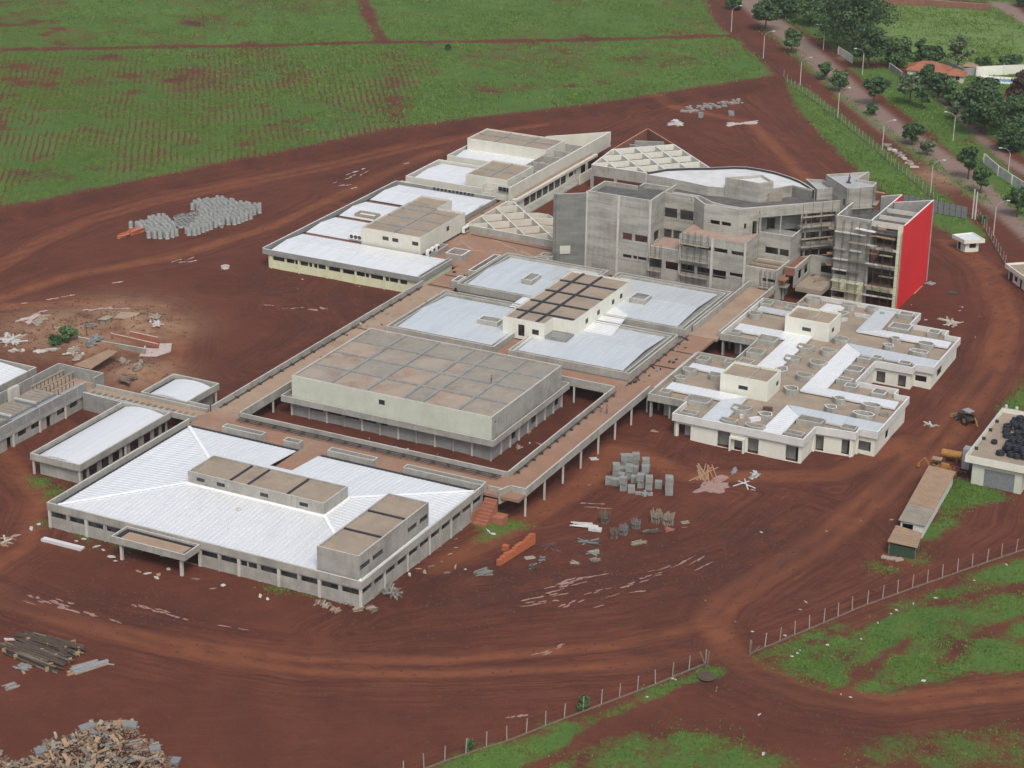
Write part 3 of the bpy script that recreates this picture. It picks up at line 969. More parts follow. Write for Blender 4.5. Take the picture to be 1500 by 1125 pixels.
# ------------------------------------------------------------------ front hall with the big hipped white roof
def front_hall():
    t = thing('hall', 'wide concrete hall in the foreground with a hipped white metal roof and two rooftop boxes', 'building', (-29.5, 20, 0))
    x0, y0, x1, y1 = -59.3, 0.05, 0.2, 40.3
    mb = MB()
    nb = 16
    bw = (x1 - x0) / nb
    fo = []
    for i in range(nb):
        s = i * bw
        if 17.5 < s + bw / 2 < 28.5:
            if 4 < i < 8:
                fo.append((s + .3, s + bw - .3, 0.0, 2.7))
        elif i == 10:
            fo += [(s + .35, s + 1.5, 2.05, 2.95), (s + 1.8, s + bw - .35, 2.05, 2.95)]
        else:
            fo.append((s + .35, s + bw - .35, 2.05, 2.95))
    mb.wall((x0, y0), (x1, y0), -.6, 3.3, .2, fo)
    ne = 11
    be = (y1 - y0) / ne
    eo = [(i * be + .35, (i + 1) * be - .35, 2.1, 2.95) for i in range(ne)]
    mb.wall((x1, y0), (x1, y1), -1.4, 3.3, .2, eo)
    mb.wall((x1, y1), (x0, y1), -.8, 3.3, .2)
    wo_ = [(i * be + .35, (i + 1) * be - .35, 2.1, 2.95) for i in range(ne)]
    mb.wall((x0, y1), (x0, y0), -.6, 3.3, .2, wo_)
    mb.build('wall', 'concrete', t)
    for op in fo:
        if op[2] > 1:
            pane(t, (x0, y0), (x1, y0), op, .12, 1)
    for op in eo:
        pane(t, (x1, y0), (x1, y1), op, .12, 1)
    for i in range(nb + 1):
        x = x0 + i * bw
        w = .2 if i % 2 else .26
        part_box('column', 'concrete_cap' if i % 2 == 0 else 'concrete', t, x - w, y0 - .16, -.5, x + w, y0 + .05, 3.24)
    for i in range(1, ne + 1):
        y = y0 + i * be
        part_box('column', 'concrete_cap' if i % 2 == 0 else 'concrete', t, x1 - .05, y - .18, -1.4, x1 + .15, y + .18, 3.24)
    P = rect(-59.65, -.2, .52, 40.55)
    for i in (0, 1, 3):
        MB().wall(P[i], P[(i + 1) % 4], 3.26, 4.6, .3, (), 0, mt=1).build('parapet', ['concrete', 'concrete_cap'], t)
    MB().prism(inset(P, .31), 3.27, 3.5).build('roof_slab', 'black', t)
    # joints between the fascia panels: thin vertical ribs standing proud
    # hipped roof
    e, k = 3.95, 5.05
    A, B, C_, D = (-58.2, .95, e), (-.35, .95, e), (-.35, 38.6, e), (-58.2, 38.6, e)
    a, b, c, d = (-42.9, 16.75, k), (-16.6, 16.75, k), (-16.6, 24.1, k), (-42.9, 24.1, k)
    mb = MB()
    roof_plane(mb, [A, B, b, a], (0, 1))
    roof_plane(mb, [B, C_, c, b], (1, 0))
    roof_plane(mb, [D, A, a, d], (1, 0))
    zb = lambda y: k + (e - k) * (y - 24.1) / (38.6 - 24.1)
    xl = lambda y: -42.9 + (-58.2 + 42.9) * (y - 24.1) / 14.5
    xr = lambda y: -16.6 + (-.35 + 16.6) * (y - 24.1) / 14.5
    yn = 30.0
    roof_plane(mb, [(xl(yn), yn, zb(yn)), d[:2] + (k,), c[:2] + (k,), (xr(yn), yn, zb(yn))][::-1], (0, 1))
    roof_plane(mb, [D, (xl(yn), yn, zb(yn)), (-35.6, yn, zb(yn)), (-35.6, 38.6, e)][::-1], (0, 1))
    roof_plane(mb, [(-31.1, 38.6, e), (-31.1, yn, zb(yn)), (xr(yn), yn, zb(yn)), C_][::-1], (0, 1))
    mb.build('roof', 'metal', t)
    for p, q in ((A, a), (B, b), (C_, c), (D, d)):
        MB().beam((p[0], p[1], p[2] + .13), (q[0], q[1], q[2] + .13), .55, .08).build('ridge_cap', 'ridge', t)
    MB().box(-35.55, 30.1, 3.5, -31.15, 40.2, 3.75).build('deck_strip', 'deck', t)
    # long low rooftop box
    L = 26.65
    w2 = [(L * f0, L * f1, 5.75, 6.45) for f0, f1 in ((.064, .125), (.216, .277), (.537, .597), (.823, .885))]
    bx = [-43.1 + L * f for f in (.30, .43, .72)]
    penthouse(t, -43.1, 16.6, -16.45, 24.2, 4.0, 7.2, 'concrete', beams_x=bx, ops={0: w2})
    # flashing round its foot
    MB().ring(rect(-43.35, 16.35, -16.2, 24.45), 5.0, 5.17, .24).build('flashing', 'ridge', t)
    # tall rooftop box at the corner
    LB = 22.3
    w1 = [(LB * a_, LB * b_, 5.5, 6.35) for a_, b_ in ((.02, .155), (.19, .335), (.69, .825), (.865, .985))]
    penthouse(t, -8.2, 1.0, -.7, 23.3, 3.6, 8.2, 'concrete', beams_y=[1.0 + LB * .355, 1.0 + LB * .69], ops={1: w1})
    MB().tube((-30, 12, 4.6), (-30, 12, 5.2), .35, .35, 12).build('roof_vent', 'concrete_cap', t)
    # entrance canopy
    CP = rect(-43.3, -4.75, -29.1, -.45)
    cn = MB().ring(CP, 3.05, 4.2, .25, 0, 1).prism(inset(CP, .26), 3.1, 3.5, 0).build('canopy', ['concrete', 'concrete_cap'], t)
    MB().box(-42.3, -4.1, 3.5, -30.1, -1.1, 3.62).build('canopy_slab', 'pale_deck', cn)
    for b in ((-43, -4.45, -30.1 + .7, -4.15), (-43, -1.05, -29.4, -.75), (-43, -4.1, -42.35, -1.1), (-30.05, -4.1, -29.4, -1.1)):
        MB().box(b[0], b[1], 3.5, b[2], b[3], 3.85).build('gutter_band', 'black', cn)
    for x in (-41.8, -30.2):
        part_box('canopy_column', 'concrete_cap', t, x - .22, -4.3, -.4, x + .22, -3.85, 3.06)
    return t
front_hall()

# ------------------------------------------------------------------ sports hall in the sunken court
def gym():
    t = thing('gymnasium', 'bulky flat roofed hall with stained slab grid and pale green upper wall inside the court', 'building', (-29, 74, -.5))
    x0, y0, x1, y1, zt = -49.9, 60.0, -8.1, 88.9, 8.0
    gz = -1.2
    Lx, Ly = x1 - x0, y1 - y0
    mb = MB()
    wo = (Lx * .445, Lx * .445 + 1.3, 5.9, 6.9)
    mb.wall((x0, y0), (x1, y0), 3.2, zt, .3, [wo], 0, mt=2)
    mb.wall((x1, y0), (x1, y1), 3.2, zt, .3, [(1.2, 1.9, 6.2, 6.9)], 1, mt=2)
    mb.wall((x1, y1), (x0, y1), 3.2, zt, .3, (), 1, mt=2)
    mb.wall((x0, y1), (x0, y0), 3.2, zt, .3, (), 1, mt=2)
    mb.build('upper_wall', ['green_cream', 'concrete', 'concrete_cap'], t)
    pane(t, (x0, y0), (x1, y0), wo, .15, 0)
    ops = [(Lx * a, Lx * b, 1.9, 2.9) for a, b in ((.095, .16), (.185, .255), (.275, .345), (.365, .43), (.45, .49))]
    oe = [(Ly * a, Ly * b, 0.6, 2.8) for a, b in ((.26, .33), (.56, .66), (.9, .96))]
    mb = MB()
    mb.wall((x0, y0), (x1, y0), gz, 3.2, .3, ops)
    mb.wall((x1, y0), (x1, y1), gz, 3.2, .3, oe)
    mb.wall((x1, y1), (x0, y1), gz, 3.2, .3)
    mb.wall((x0, y1), (x0, y0), gz, 3.2, .3)
    mb.build('lower_wall', 'concrete_dark', t)
    for op in ops:
        pane(t, (x0, y0), (x1, y0), op, .15, 2)
    for op in oe:
        pane(t, (x1, y0), (x1, y1), op, .15, 1)
    for i in range(12):
        x = x0 + Lx * i / 11
        part_box('column', 'concrete_cap' if i % 2 == 0 else 'concrete', t, x - .16, y0 - .28, gz, x + .16, y0 - .005, 3.0)
    for i in range(1, 9):
        y = y0 + Ly * i / 8
        part_box('column', 'concrete_cap', t, x1 + .005, y - .15, gz, x1 + .28, y + .15, 3.0)
    RP = rect(-51.5, 58.6, -7.0, 90.3)
    MB().ring(RP, 3.0, 4.2, .18, 0, 1).ring(inset(RP, .19), 3.02, 3.25, 1.2).build('ledge_parapet', ['concrete', 'concrete_cap'], t)
    xs = [x0 + .3] + [x0 + Lx * f for f in (.19, .37, .555, .65, .825)] + [x1 - .3]
    ys = [y0 + .3] + [y0 + Ly * f for f in (.27, .52, .76)] + [y1 - .3]
    for i in range(6):
        for j in range(4):
            MB().box(xs[i] + .01, ys[j] + .01, 7.35, xs[i + 1] - .01, ys[j + 1] - .01, 7.58 + RND.uniform(-.02, .02)).build('roof_panel', ('gym_slab', 'gym_slab_grey', 'gym_slab_pink')[(0, 2, 2, 1, 2, 1, 0, 1, 2, 2, 0, 1, 1, 0, 2, 1, 2, 0, 1, 1, 0, 0, 1, 1)[i * 4 + j]], t)
    for x in xs[1:-1]:
        MB().box(x - .28, y0 + .31, 7.4, x + .28, y1 - .31, 7.9).build('roof_beam', 'concrete_dark', t)
    for y in ys[1:-1]:
        MB().box(x0 + .31, y - .24, 7.4, x1 - .31, y + .24, 7.86).build('roof_beam', 'concrete_dark', t)
    return t
gym()

# ------------------------------------------------------------------ raised walkways
def walkways():
    t = thing('elevated_walkway', 'raised concrete walkway dusted red linking the halls with low parapets', 'walkway', (4, 70, -1))
    fl = lambda x0, y0, x1, y1, m='deck', z=3.1, th=.5: MB().box(x0, y0, z - th, x1, y1, z).build('deck', m, t)
    fl(-60, 40.7, 7.0, 48.0)
    fl(1.25, 48.02, 7.0, 95.0)
    fl(1.25, 95.02, 7.4, 108.9, 'deck', 3.08)
    fl(1.5, 109.1, 7.4, 128.0, 'deck', 3.1)
    fl(1.5, 128.3, 7.8, 161.8, 'pale_deck', 3.06)
    fl(-53.4, 92.85, 1.23, 98.7)
    fl(-59.9, 48.02, -53.6, 98.7, 'pale_deck', 3.09)
    fl(-59.9, 98.75, -53.0, 128.6, 'pale_deck', 3.06)
    fl(-59.2, 128.7, -53.1, 143.0, 'deck', 3.08)
    fl(-68.8, 143.1, -52.6, 152.6, 'deck', 3.1)
    fl(-69.6, 152.65, -43.2, 166.4, 'deck', 3.08)
    fl(-73.2, 166.45, -69.75, 191.5, 'deck', 3.06)
    fl(-69.2, 166.5, -50.0, 183.0, 'deck', 3.05)
    wl = lambda pts, z0=2.6, z1=4.2, m='concrete', th=.25: MB().wall(pts[0], pts[1], z0, z1, th, (), 0, mt=1).build('parapet', [m, 'concrete_cap'], t)
    # round the court, seen from inside the court
    wl([(1.1, 48.1), (-53.5, 48.1)], 2.5)
    wl([(1.1, 92.7), (1.1, 48.1)], 2.5)
    wl([(-53.5, 92.7), (1.1, 92.7)], 2.5)
    wl([(-53.5, 48.1), (-53.5, 92.7)], 2.5)
    # outer sides
    wl([(7.1, 43.2), (7.1, 96.2)], 2.7)
    wl([(4.2, 43.2), (7.1, 43.2)], 2.7)
    wl([(3.4, 40.6), (4.19, 43.2)], 1.6, 4.2)
    wl([(-60, 128.4), (-60, 48.3)])
    wl([(-60.2, 48.2), (-65, 48.2)])
    wl([(7.6, 117.5), (7.6, 96.5)], 2.7, 3.9)
    wl([(7.75, 130.0), (7.75, 161.9)], 2.6, 4.3)
    wl([(1.9, 161.9), (1.9, 130.0)], 2.6, 4.5)
    wl([(.6, 41.92), (3.2, 41.92)], 2.6, 3.9)
    # stair of raw orange brick at the corner
    st = MB()
    for i in range(8):
        st.box(.9, 40.4 - .55 * (i + 1), -1.2, 3.2, 40.4 - .55 * i, 2.9 - .42 * (i + 1))
    st.box(3.25, 38.2, -1.2, 5.2, 40.4, .2)
    st.box(.55, 36.0, -1.2, .86, 40.4, 1.4)
    st.build('stair', 'stair_brick', t)
    # posts under the east and south wings
    for i in range(8):
        y = 43.6 + 7.42 * i
        for x in (6.85, 1.6):
            if y < 96 and not (x < 2 and i == 0):
                MB().box(x - .14, y - .14, -1.5, x + .14, y + .14, 2.65).build('post', 'concrete_cap', t)
    for i in range(9):
        x = -51 + 6.3 * i
        MB().box(x - .14, 48.4, -1.2, x + .14, 48.68, 2.6).build('post', 'concrete_cap', t)
        MB().box(x - .14, 92.0, -1.2, x + .14, 92.28, 2.6).build('post', 'concrete_cap', t)
    for i in range(6):
        y = 52 + 7.4 * i
        MB().box(-53.9, y - .14, -1, -53.62, y + .14, 2.6).build('post', 'concrete_cap', t)
    # pipe run on brackets along the inner parapets
    def pipes(p, q, off, n, nb):
        d = (Vector(q) - Vector(p)).normalized()
        nn = Vector((-d.y, d.x, 0))
        for k in range(n):
            a, b = Vector(p) + nn * off * k, Vector(q) + nn * off * k
            MB().tube(a, b, .11, .11, 6).build('pipe', 'steel', t)
        for k in range(nb):
            c = Vector(p).lerp(Vector(q), (k + .5) / nb)
            MB().beam(c - nn * .15 - Vector((0, 0, .1)), c + nn * (off * (n - 1) + .15) - Vector((0, 0, .1)), .14, .1).box(c.x - .35, c.y - .2, 3.08, c.x + .35, c.y + .2, 3.42).build('pipe_bracket', 'steel', t)
    pipes((-53, 47.2, 3.6), (0.4, 47.2, 3.6), -.62, 3, 18)
    pipes((1.9, 49, 3.55), (1.9, 92, 3.55), -.5, 1, 14)
    pipes((2.2, 96, 3.4), (2.2, 127, 3.4), -.5, 1, 9)
    pipes((-59.3, 50, 3.3), (-59.3, 127, 3.3), -.3, 1, 20)
    for i in range(34):
        x, y = RND.choice(((RND.uniform(2.5, 5.5), RND.uniform(97, 127)), (RND.uniform(-59, -54), RND.uniform(50, 125)), (RND.uniform(-58, -52), RND.uniform(100, 140))))
        MB().obox(x, y, 3.1, 3.1 + RND.uniform(.15, .4), RND.uniform(.3, 1.1), RND.uniform(.12, .3), RND.uniform(0, 3)).build('anchor_block', RND.choice(['steel', 'black', 'concrete_dark']), t)
    # raised planters between the hall roof and the walkway
    for xa, xb in ((-52.3, -43.9), (-39.4, -36.2), (-30.3, -20.9), (-15.1, .3)):
        MB().ring(rect(xa, 40.25, xb, 41.9), 3.05, 4.6, .22, 0, 1).box(xa + .23, 40.48, 3.0, xb - .23, 41.67, 3.6).build('planter', ['concrete', 'concrete_cap'], t)
    for (xa, ya), (xb, yb) in (((-66, 153.5), (-52, 157)), ((-60, 163), (-50, 158)), ((-52, 160), (-46.5, 156)), ((-68, 160), (-62, 155))):
        for k in range(5):
            f = (k + RND.random()) / 5
            MB().obox(lerp(xa, xb, f), lerp(ya, yb, f), 3.07, 3.092 + .004 * k, RND.uniform(1.6, 3.4), RND.uniform(.3, .9), math.atan2(yb - ya, xb - xa) + RND.uniform(-.3, .3)).build('mortar_fall', 'pale_deck', t)
    for (xa, ya), (xb, yb) in (((-67, 164.2), (-46, 162.8)), ((-72.5, 172), (-70, 172)), ((-72.8, 180), (-70, 180)), ((-58.9, 129.2), (-53.2, 129.2)), ((-58.9, 136.5), (-53.2, 136.5)), ((1.7, 109.0), (7.3, 109.0)), ((1.7, 118), (7.3, 118)), ((-59.8, 98.7), (-53, 98.7))):
        MB().tube((xa, ya, 3.2), (xb, yb, 3.2), .09, .09, 6).build('pipe', 'steel', t)
    for xa, xb, ya in ((-46.2, -43.0, 153.4), (-46.0, -43.0, 156.6)):
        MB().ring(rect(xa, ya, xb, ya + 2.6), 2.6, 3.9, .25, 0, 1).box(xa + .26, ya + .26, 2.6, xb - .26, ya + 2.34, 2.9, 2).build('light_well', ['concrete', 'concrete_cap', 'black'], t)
    MB().ring(rect(-64.4, 146.7, -60.2, 151.0), 3.1, 4.3, .3, 0, 1).build('planter', ['concrete', 'white'], t)
    MB().ring(rect(-70.4, 146.6, -66.6, 152.4), 3.1, 4.2, .25, 0, 1).build('planter', ['concrete_dark', 'concrete_cap'], t)
    return t
walkways()

# ------------------------------------------------------------------ central block with four white roofs
def central():
    t = thing('central_block', 'low block with four white roofs round a cream rooftop box with black beams', 'building', (-25, 126, 0))
    mb = MB()
    for P in (rect(-52, 99.4, -28, 123.8), rect(-24.6, 99.4, 1.1, 123.1), rect(-51.8, 129.2, -27.5, 152.5), rect(-24.6, 127, 1.1, 152.4), rect(-36, 105, -14, 150)):
        for i in range(4):
            mb.wall(P[i], P[(i + 1) % 4], -1, 3.2 if P[0][0] != -36 else 3.19, .25)
    mb.build('wall', 'concrete', t)
    def wing(P, ze, zr, x0, y0, x1, y1, yr, z1=4.6):
        MB().ring(P, 3.0, z1, .25, 0, 1).ring(inset(P, 1.0), 3.1, z1 - .12, .2, 0, 1).build('parapet', ['concrete', 'concrete_cap'], t)
        MB().prism(inset(P, .26), 3.0, 3.7).build('roof_slab', 'concrete_dark', t)
        m = MB()
        gable(m, x0, y0, x1, y1, ze, zr, 'x', yr)
        return m.build('roof', 'metal_blue', t)
    wing(rect(-52.25, 99.2, -27.8, 124.2), 4.0, 4.65, -50.8, 100.1, -28.0, 122.5, 112.5)
    wing(rect(-24.7, 99.2, 1.45, 123.4), 4.0, 4.65, -24.5, 100.4, -.9, 122.4, 112.0)
    wing(rect(-52.0, 129.0, -27.2, 152.8), 4.0, 4.65, -50.6, 129.8, -27.4, 151.6, 140.5)
    wing(rect(-24.8, 126.7, 1.5, 152.8), 4.0, 4.65, -24.6, 129.2, -1.2, 151.4, 140.2)
    # link roofs beside the rooftop box
    m = MB()
    roof_plane(m, [(-16.8, 112.6, 4.35), (-9.5, 112.6, 4.35), (-12.3, 129.5, 4.4), (-16.8, 133, 4.4)], (1, 0))
    roof_plane(m, [(-36.2, 122.6, 4.3), (-30.4, 122.6, 4.3), (-30.4, 130, 4.35), (-36.2, 130, 4.35)], (1, 0))
    m.build('roof', 'metal', t)
    MB().box(-27.75, 99.0, 3.0, -24.75, 108.3, 3.3).build('deck_strip', 'deck', t)
    # rooftop box, L-shaped plan
    z1 = 7.7
    NP = [(-30.5, 108.3), (-21.2, 108.3), (-21.2, 112.4), (-16.7, 112.4), (-16.7, 140.8), (-30.5, 140.8)]
    ops = {0: [(3.5, 4.9, 4.2, 6.6), (6.6, 8.1, 5.0, 6.1)], 3: [(28.4 * a, 28.4 * b, 5.2, 6.3) for a, b in ((.2, .25), (.4, .45), (.655, .705), (.8, .85))]}
    penthouse(t, -30.5, 108.3, -16.7, 140.8, 3.5, z1, 'cream', beams_x=[-27.6, -23.4], beams_y=[114, 120.5, 127.5, 134.5], ops=ops, notch=NP, cap='concrete_cap', bw=.55, bh=.2)
    MB().box(-21.1, 108.6, 3.6, -16.8, 112.3, 4.9).ring(rect(-21.15, 108.5, -16.5, 112.35), 4.3, 5.1, .25).build('roof_well', 'concrete_dark', t)
    for x0, y0, x1, y1, z in ((-40.2, 136.2, -37.7, 140.8, 5.5), (-36.9, 109.6, -32.4, 112.3, 5.5), (-15.2, 136.5, -11.7, 140.4, 5.5)):
        MB().ring(rect(x0, y0, x1, y1), 4.1, z, .22, 0, 1).box(x0 + .23, y0 + .23, 4.5, x1 - .23, y1 - .23, 4.95, 2).build('skylight_curb', ['concrete', 'white', 'concrete_dark'], t)
    # long planters on its north-west side
    for y0, y1 in ((138, 150.6), (130.2, 134)):
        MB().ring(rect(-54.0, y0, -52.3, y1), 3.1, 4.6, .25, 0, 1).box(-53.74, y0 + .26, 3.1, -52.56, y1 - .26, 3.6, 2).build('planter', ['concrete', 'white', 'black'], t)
    return t
central()

# ------------------------------------------------------------------ finished cream wing on the left
def west_wing():
    t = thing('west_wing', 'finished cream wing with strip windows and parallel white roofs beside the red yard', 'building', (-84, 158, 0))
    y0 = 129.75
    xs = lambda zx: at(370 + zx / 3.75, 180 + (745 + (zx - 100) * .155) / 3.75, 2.4)[0]
    x0, x1 = -100.0, -60.8
    W_ = [(105, 170), (183, 226), (232, 246), (262, 305), (312, 328), (340, 358), (365, 408), (425, 489), (505, 571), (584, 630), (635, 654), (665, 736), (749, 768), (773, 819), (832, 872)]
    ops = [(xs(a) - x0, xs(b) - x0, 1.9, 2.85) for a, b in W_]
    mb = MB()
    mb.wall((x0, y0), (x1, y0), -.5, 3.3, .25, ops)
    mb.wall((x1, y0), (x1, 143.2), -.5, 3.3, .25)
    mb.wall((x1, 143.2), (-70, 143.2), -.5, 3.3, .25)
    mb.wall((-70, 143.2), (-70, 167), -.5, 3.3, .25)
    mb.wall((-70, 167), (-73.6, 167), -.5, 3.3, .25)
    mb.wall((-73.6, 167), (-73.6, 189), -.5, 3.3, .25)
    mb.wall((-73.6, 189), (x0, 189), -.5, 3.3, .25)
    mb.wall((x0, 189), (x0, y0), -.5, 3.3, .25)
    mb.build('wall', 'yellow_cream', t)
    for op in ops:
        pane(t, (x0, y0), (x1, y0), op, .12, 1 if op[1] - op[0] > 1.2 else 0)
    for zx in (96, 255, 415, 580, 743):
        x = xs(zx)
        part_box('column', 'yellow_cream', t, x - .2, y0 - .3, -.4, x + .2, y0 - .004, 3.25)
    F = [(-101.2, 129.2), (-60.6, 129.2), (-60.6, 143.4), (-69.0, 143.4), (-69.0, 167.0), (-73.4, 167.0), (-73.4, 189.4), (-101.2, 189.4)]
    MB().prism(inset(F, .3), 3.25, 3.5).build('roof_slab', 'black', t)
    m = MB()
    m.wall(F[0], F[1], 3.2, 4.4, .25, (), 0, mt=1)
    m.wall(F[6], F[7], 3.2, 4.5, .25, (), 0, mt=1)
    m.wall(F[7], F[0], 3.2, 4.55, .25, (), 0, mt=1)
    m.wall(F[1], F[2], 3.2, 4.55, .25, (), 0, mt=2)
    m.wall((-61.6, 129.5), (-61.6, 143.3), 3.2, 4.5, .2, (), 0, mt=2)
    m.wall((-73.3, 171.0), (-73.3, 189.2), 3.2, 4.3, .2, (), 0, mt=1)
    m.build('parapet', ['concrete_dark', 'white', 'concrete_cap'], t)
    for k, (a, b, xr) in enumerate(((130.1, 143.6, -62.0), (145.2, 158.0, -84.4), (159.8, 172.1, -84.4), (174.1, 188.2, -73.6))):
        r = MB()
        gable(r, -99.7, a, xr, b, 3.95, 4.5, 'x', a + (b - a) * .5)
        if k == 3:
            pass
        r.build('roof', 'metal', t)
        if k < 3:
            MB().box(-99.6, b + .08, 3.5, -84.5, b + 1.5, 3.75).build('gutter_strip', 'brick', t)
    r = MB()
    roof_plane(r, [(-77.0, 167.4, 4.2), (-73.6, 167.4, 4.2), (-73.6, 174.0, 4.3), (-77.0, 174.0, 4.3)], (0, 1))
    r.build('roof', 'metal', t)
    NP = [(-84.6, 144.4), (-69.4, 144.4), (-69.4, 165.6), (-76.6, 165.6), (-76.6, 172.6), (-84.6, 172.6)]
    L = 15.2
    ops = {0: [(L * a, L * b, 5.6, 6.5) for a, b in ((.36, .465), (.525, .63), (.86, .965))], 1: [(12.2, 13.6, 5.6, 6.7)], 3: [(3, 4.2, 5.4, 6.4)]}
    penthouse(t, -84.6, 144.4, -69.4, 172.6, 3.5, 7.7, 'cream_pale', beams_x=[-77.0], beams_y=[150.2, 156.4, 162.4, 165.8], beam_mat='concrete_dark', ops=ops, notch=NP, bw=.6)
    # outdoor units of the air conditioning
    for i, (x, y) in enumerate(((-67.9, 145.4), (-67.9, 147.4), (-67.9, 149.4), (-87.3, 144.9), (-86.2, 144.9), (-85.2, 144.9), (-68.6, 163.8), (-68.6, 164.9))):
        ac_unit(x, y, 3.55 if x > -70 else 4.45, i)
    # bicycle-like row of hooks on the back parapet
    for i in range(11):
        MB().box(-90.5 + i * 1.05, 188.9, 4.0, -90.0 + i * 1.05, 189.12, 4.5).build('parapet_bracket', 'black', t)
    MB().ring(rect(-96.0, 160.6, -90.6, 163.4), 4.0, 4.75, .25).build('skylight_curb', 'tile', t)
    return t

ACP = []
def ac_unit(x, y, z, i):
    where = 'beside the cream rooftop box of the left wing' if i < 3 or i > 5 else 'on the first white roof of the left wing'
    if not ACP:
        t = thing('air_conditioner', 'white air conditioner unit standing ' + where, 'air conditioner', (x, y, z), 'air conditioner units on the roofs', 0)
        MB().box(x - .4, y - .22, z, x + .4, y + .22, z + .85).build('casing', 'white', t)
        MB().tube((x + .02, y - .225, z + .42), (x + .02, y - .26, z + .42), .3, .3, 12).build('fan_grille', 'steel', t)
        t.rotation_euler = (0, 0, math.pi / 2)
        t.scale = (1.6, 1.6, 1.5)
        ACP.append(t)
    else:
        dup(ACP[0], (x, y, z), math.pi / 2 if x > -70 else 0, 'white air conditioner unit standing ' + where)
west_wing()

# ------------------------------------------------------------------ far wing with the long cream wall
def north_wing():
    t = thing('north_wing', 'farthest cream wing with stepped boxes and a long blank slanting screen wall', 'building', (-86, 215, 0))
    m = MB()
    for P, z in ((rect(-101, 193.8, -77, 211.0), 4.6), (rect(-101, 215.4, -77, 228), 4.6)):
        for i in range(4):
            m.wall(P[i], P[(i + 1) % 4], -.5, z, .3, (), 0, mt=1)
    m.build('wall', ['cream_pale', 'white'], t)
    for y0, y1 in ((194.4, 210.6), (215.9, 227.5)):
        r = MB()
        gable(r, -99.6, y0 + .6, -77.4, y1 - .6, 3.9, 4.4, 'x', (y0 + y1) / 2)
        r.build('roof', 'metal', t)
        MB().box(-100.6, y0, 3.2, -77.3, y1, 3.5).build('roof_slab', 'black', t)
    MB().box(-101, 211.05, 2.5, -77, 215.35, 3.3).build('roof_slab', 'concrete_dark', t)
    penthouse(t, -84.6, 194.7, -73.2, 208.9, 3.2, 7.3, 'cream_pale', beams_x=[-79.0], beams_y=[201.5], beam_mat='concrete_dark', cap='white', bw=.5)
    penthouse(t, -99.8, 224.2, -77.0, 235.2, 3.2, 7.1, 'cream_pale', beams_x=[-92.5, -84.5], beams_y=[230.6], beam_mat='concrete_dark', cap='white', bw=.5)
    # low terrace box with black units
    m = MB()
    m.wall((-79, 191.8), (-71.4, 191.8), 3, 4.4, .25, (), 0, mt=1)
    m.wall((-79, 194.6), (-79, 191.8), 3, 5.9, .25, (), 0, mt=1)
    m.wall((-71.2, 191.9), (-71.2, 198), 3, 5.0, .25, (), 0, mt=1)
    m.wall((-78.7, 194.5), (-71.4, 194.5), 3, 6.0, .2, (), 0, mt=1)
    m.build('terrace_wall', ['cream_pale', 'concrete_cap'], t)
    MB().box(-101.4, 190.0, 0, -98.5, 192.5, 3.2).ring(rect(-101.4, 190, -98.5, 192.5), 3.2, 3.7, .2).build('annex', 'cream_pale', t)
    for x in (-75.3, -74.2, -73.1):
        MB().box(x, 194.0, 4.6, x + .8, 194.45, 5.5).build('black_unit', 'black', t)
    # the long screen wall and the storey under it
    MB().wall((-70.3, 190.2), (-70.3, 248.6), 3.0, 7.02, .3, (), 0, mt=1).build('screen_wall', ['cream_pale', 'white'], t)
    MB().box(-70.0, 190.5, 3.5, -68.5, 237.2, 4.1).build('ledge', 'cream_pale', t)
    MB().box(-70.0, 192.0, 4.12, -69.4, 236.8, 4.3).build('ledge_trim', 'tan_sheet', t)
    L = 38.0
    ops = []
    s = 5.4
    for i in range(7):
        ops.append((s, s + 3.0, .9, 3.0))
        s += 3.45
    ops += [(s + 1.2, s + 4.0, 1.7, 2.8), (s + 4.6, s + 5.4, 1.7, 2.8)]
    MB().wall((-69.2, 190.5), (-69.2, 228.5), -.5, 3.5, .25, ops).build('lower_wall', 'cream_pale', t)
    for op in ops:
        pane(t, (-69.2, 190.5), (-69.2, 228.5), op, .15, 2 if op[1] - op[0] > 2 else 0)
    MB().box(-67.5, 227.4, -.5, -67.1, 228.2, 4.2).build('pier', 'concrete', t)
    MB().box(-69.3, 192.5, -.3, -66.9, 228, .35).build('plinth', 'concrete', t)
    # unroofed rooms behind the screen wall
    m = MB()
    for y in (203, 209.5, 216, 222.3, 228.5, 235.3):
        m.box(-77.0, y, 3.2, -70.62, y + .25, 6.1, 0, 1)
    m.box(-77.3, 198.2, 3.2, -77.05, 224.1, 6.15, 0, 1)
    m.build('room_wall', ['concrete', 'concrete_cap'], t)  # grey wall colour stands for the shadow inside the rooms
    MB().box(-77, 198, 2.9, -70.65, 236, 3.15).build('room_floor', 'roof_slab', t)
    MB().wall((-70.35, 248.9), (-83.2, 236.3), 3.0, 7.0, .3, (), 0, mt=1).build('slanting_wall', ['cream_pale', 'white'], t)
    MB().prism([(-77, 235.7), (-70.7, 235.7), (-70.7, 247.8), (-82.3, 236.6)], 2.9, 3.2).build('room_floor', 'roof_slab', t)
    return t
north_wing()

# ------------------------------------------------------------------ two beam grids
def beam_wall(t, p, q, z0, z1, w=.22, m=('cream', 'white'), name='beam'):
    d = (Vector(q) - Vector(p)).normalized()
    n = Vector((-d.y, d.x)) * w / 2
    return MB().prism([(p[0] - n.x, p[1] - n.y), (q[0] - n.x, q[1] - n.y), (q[0] + n.x, q[1] + n.y), (p[0] + n.x, p[1] + n.y)], z0, z1, 0, 1).build(name, list(m), t)

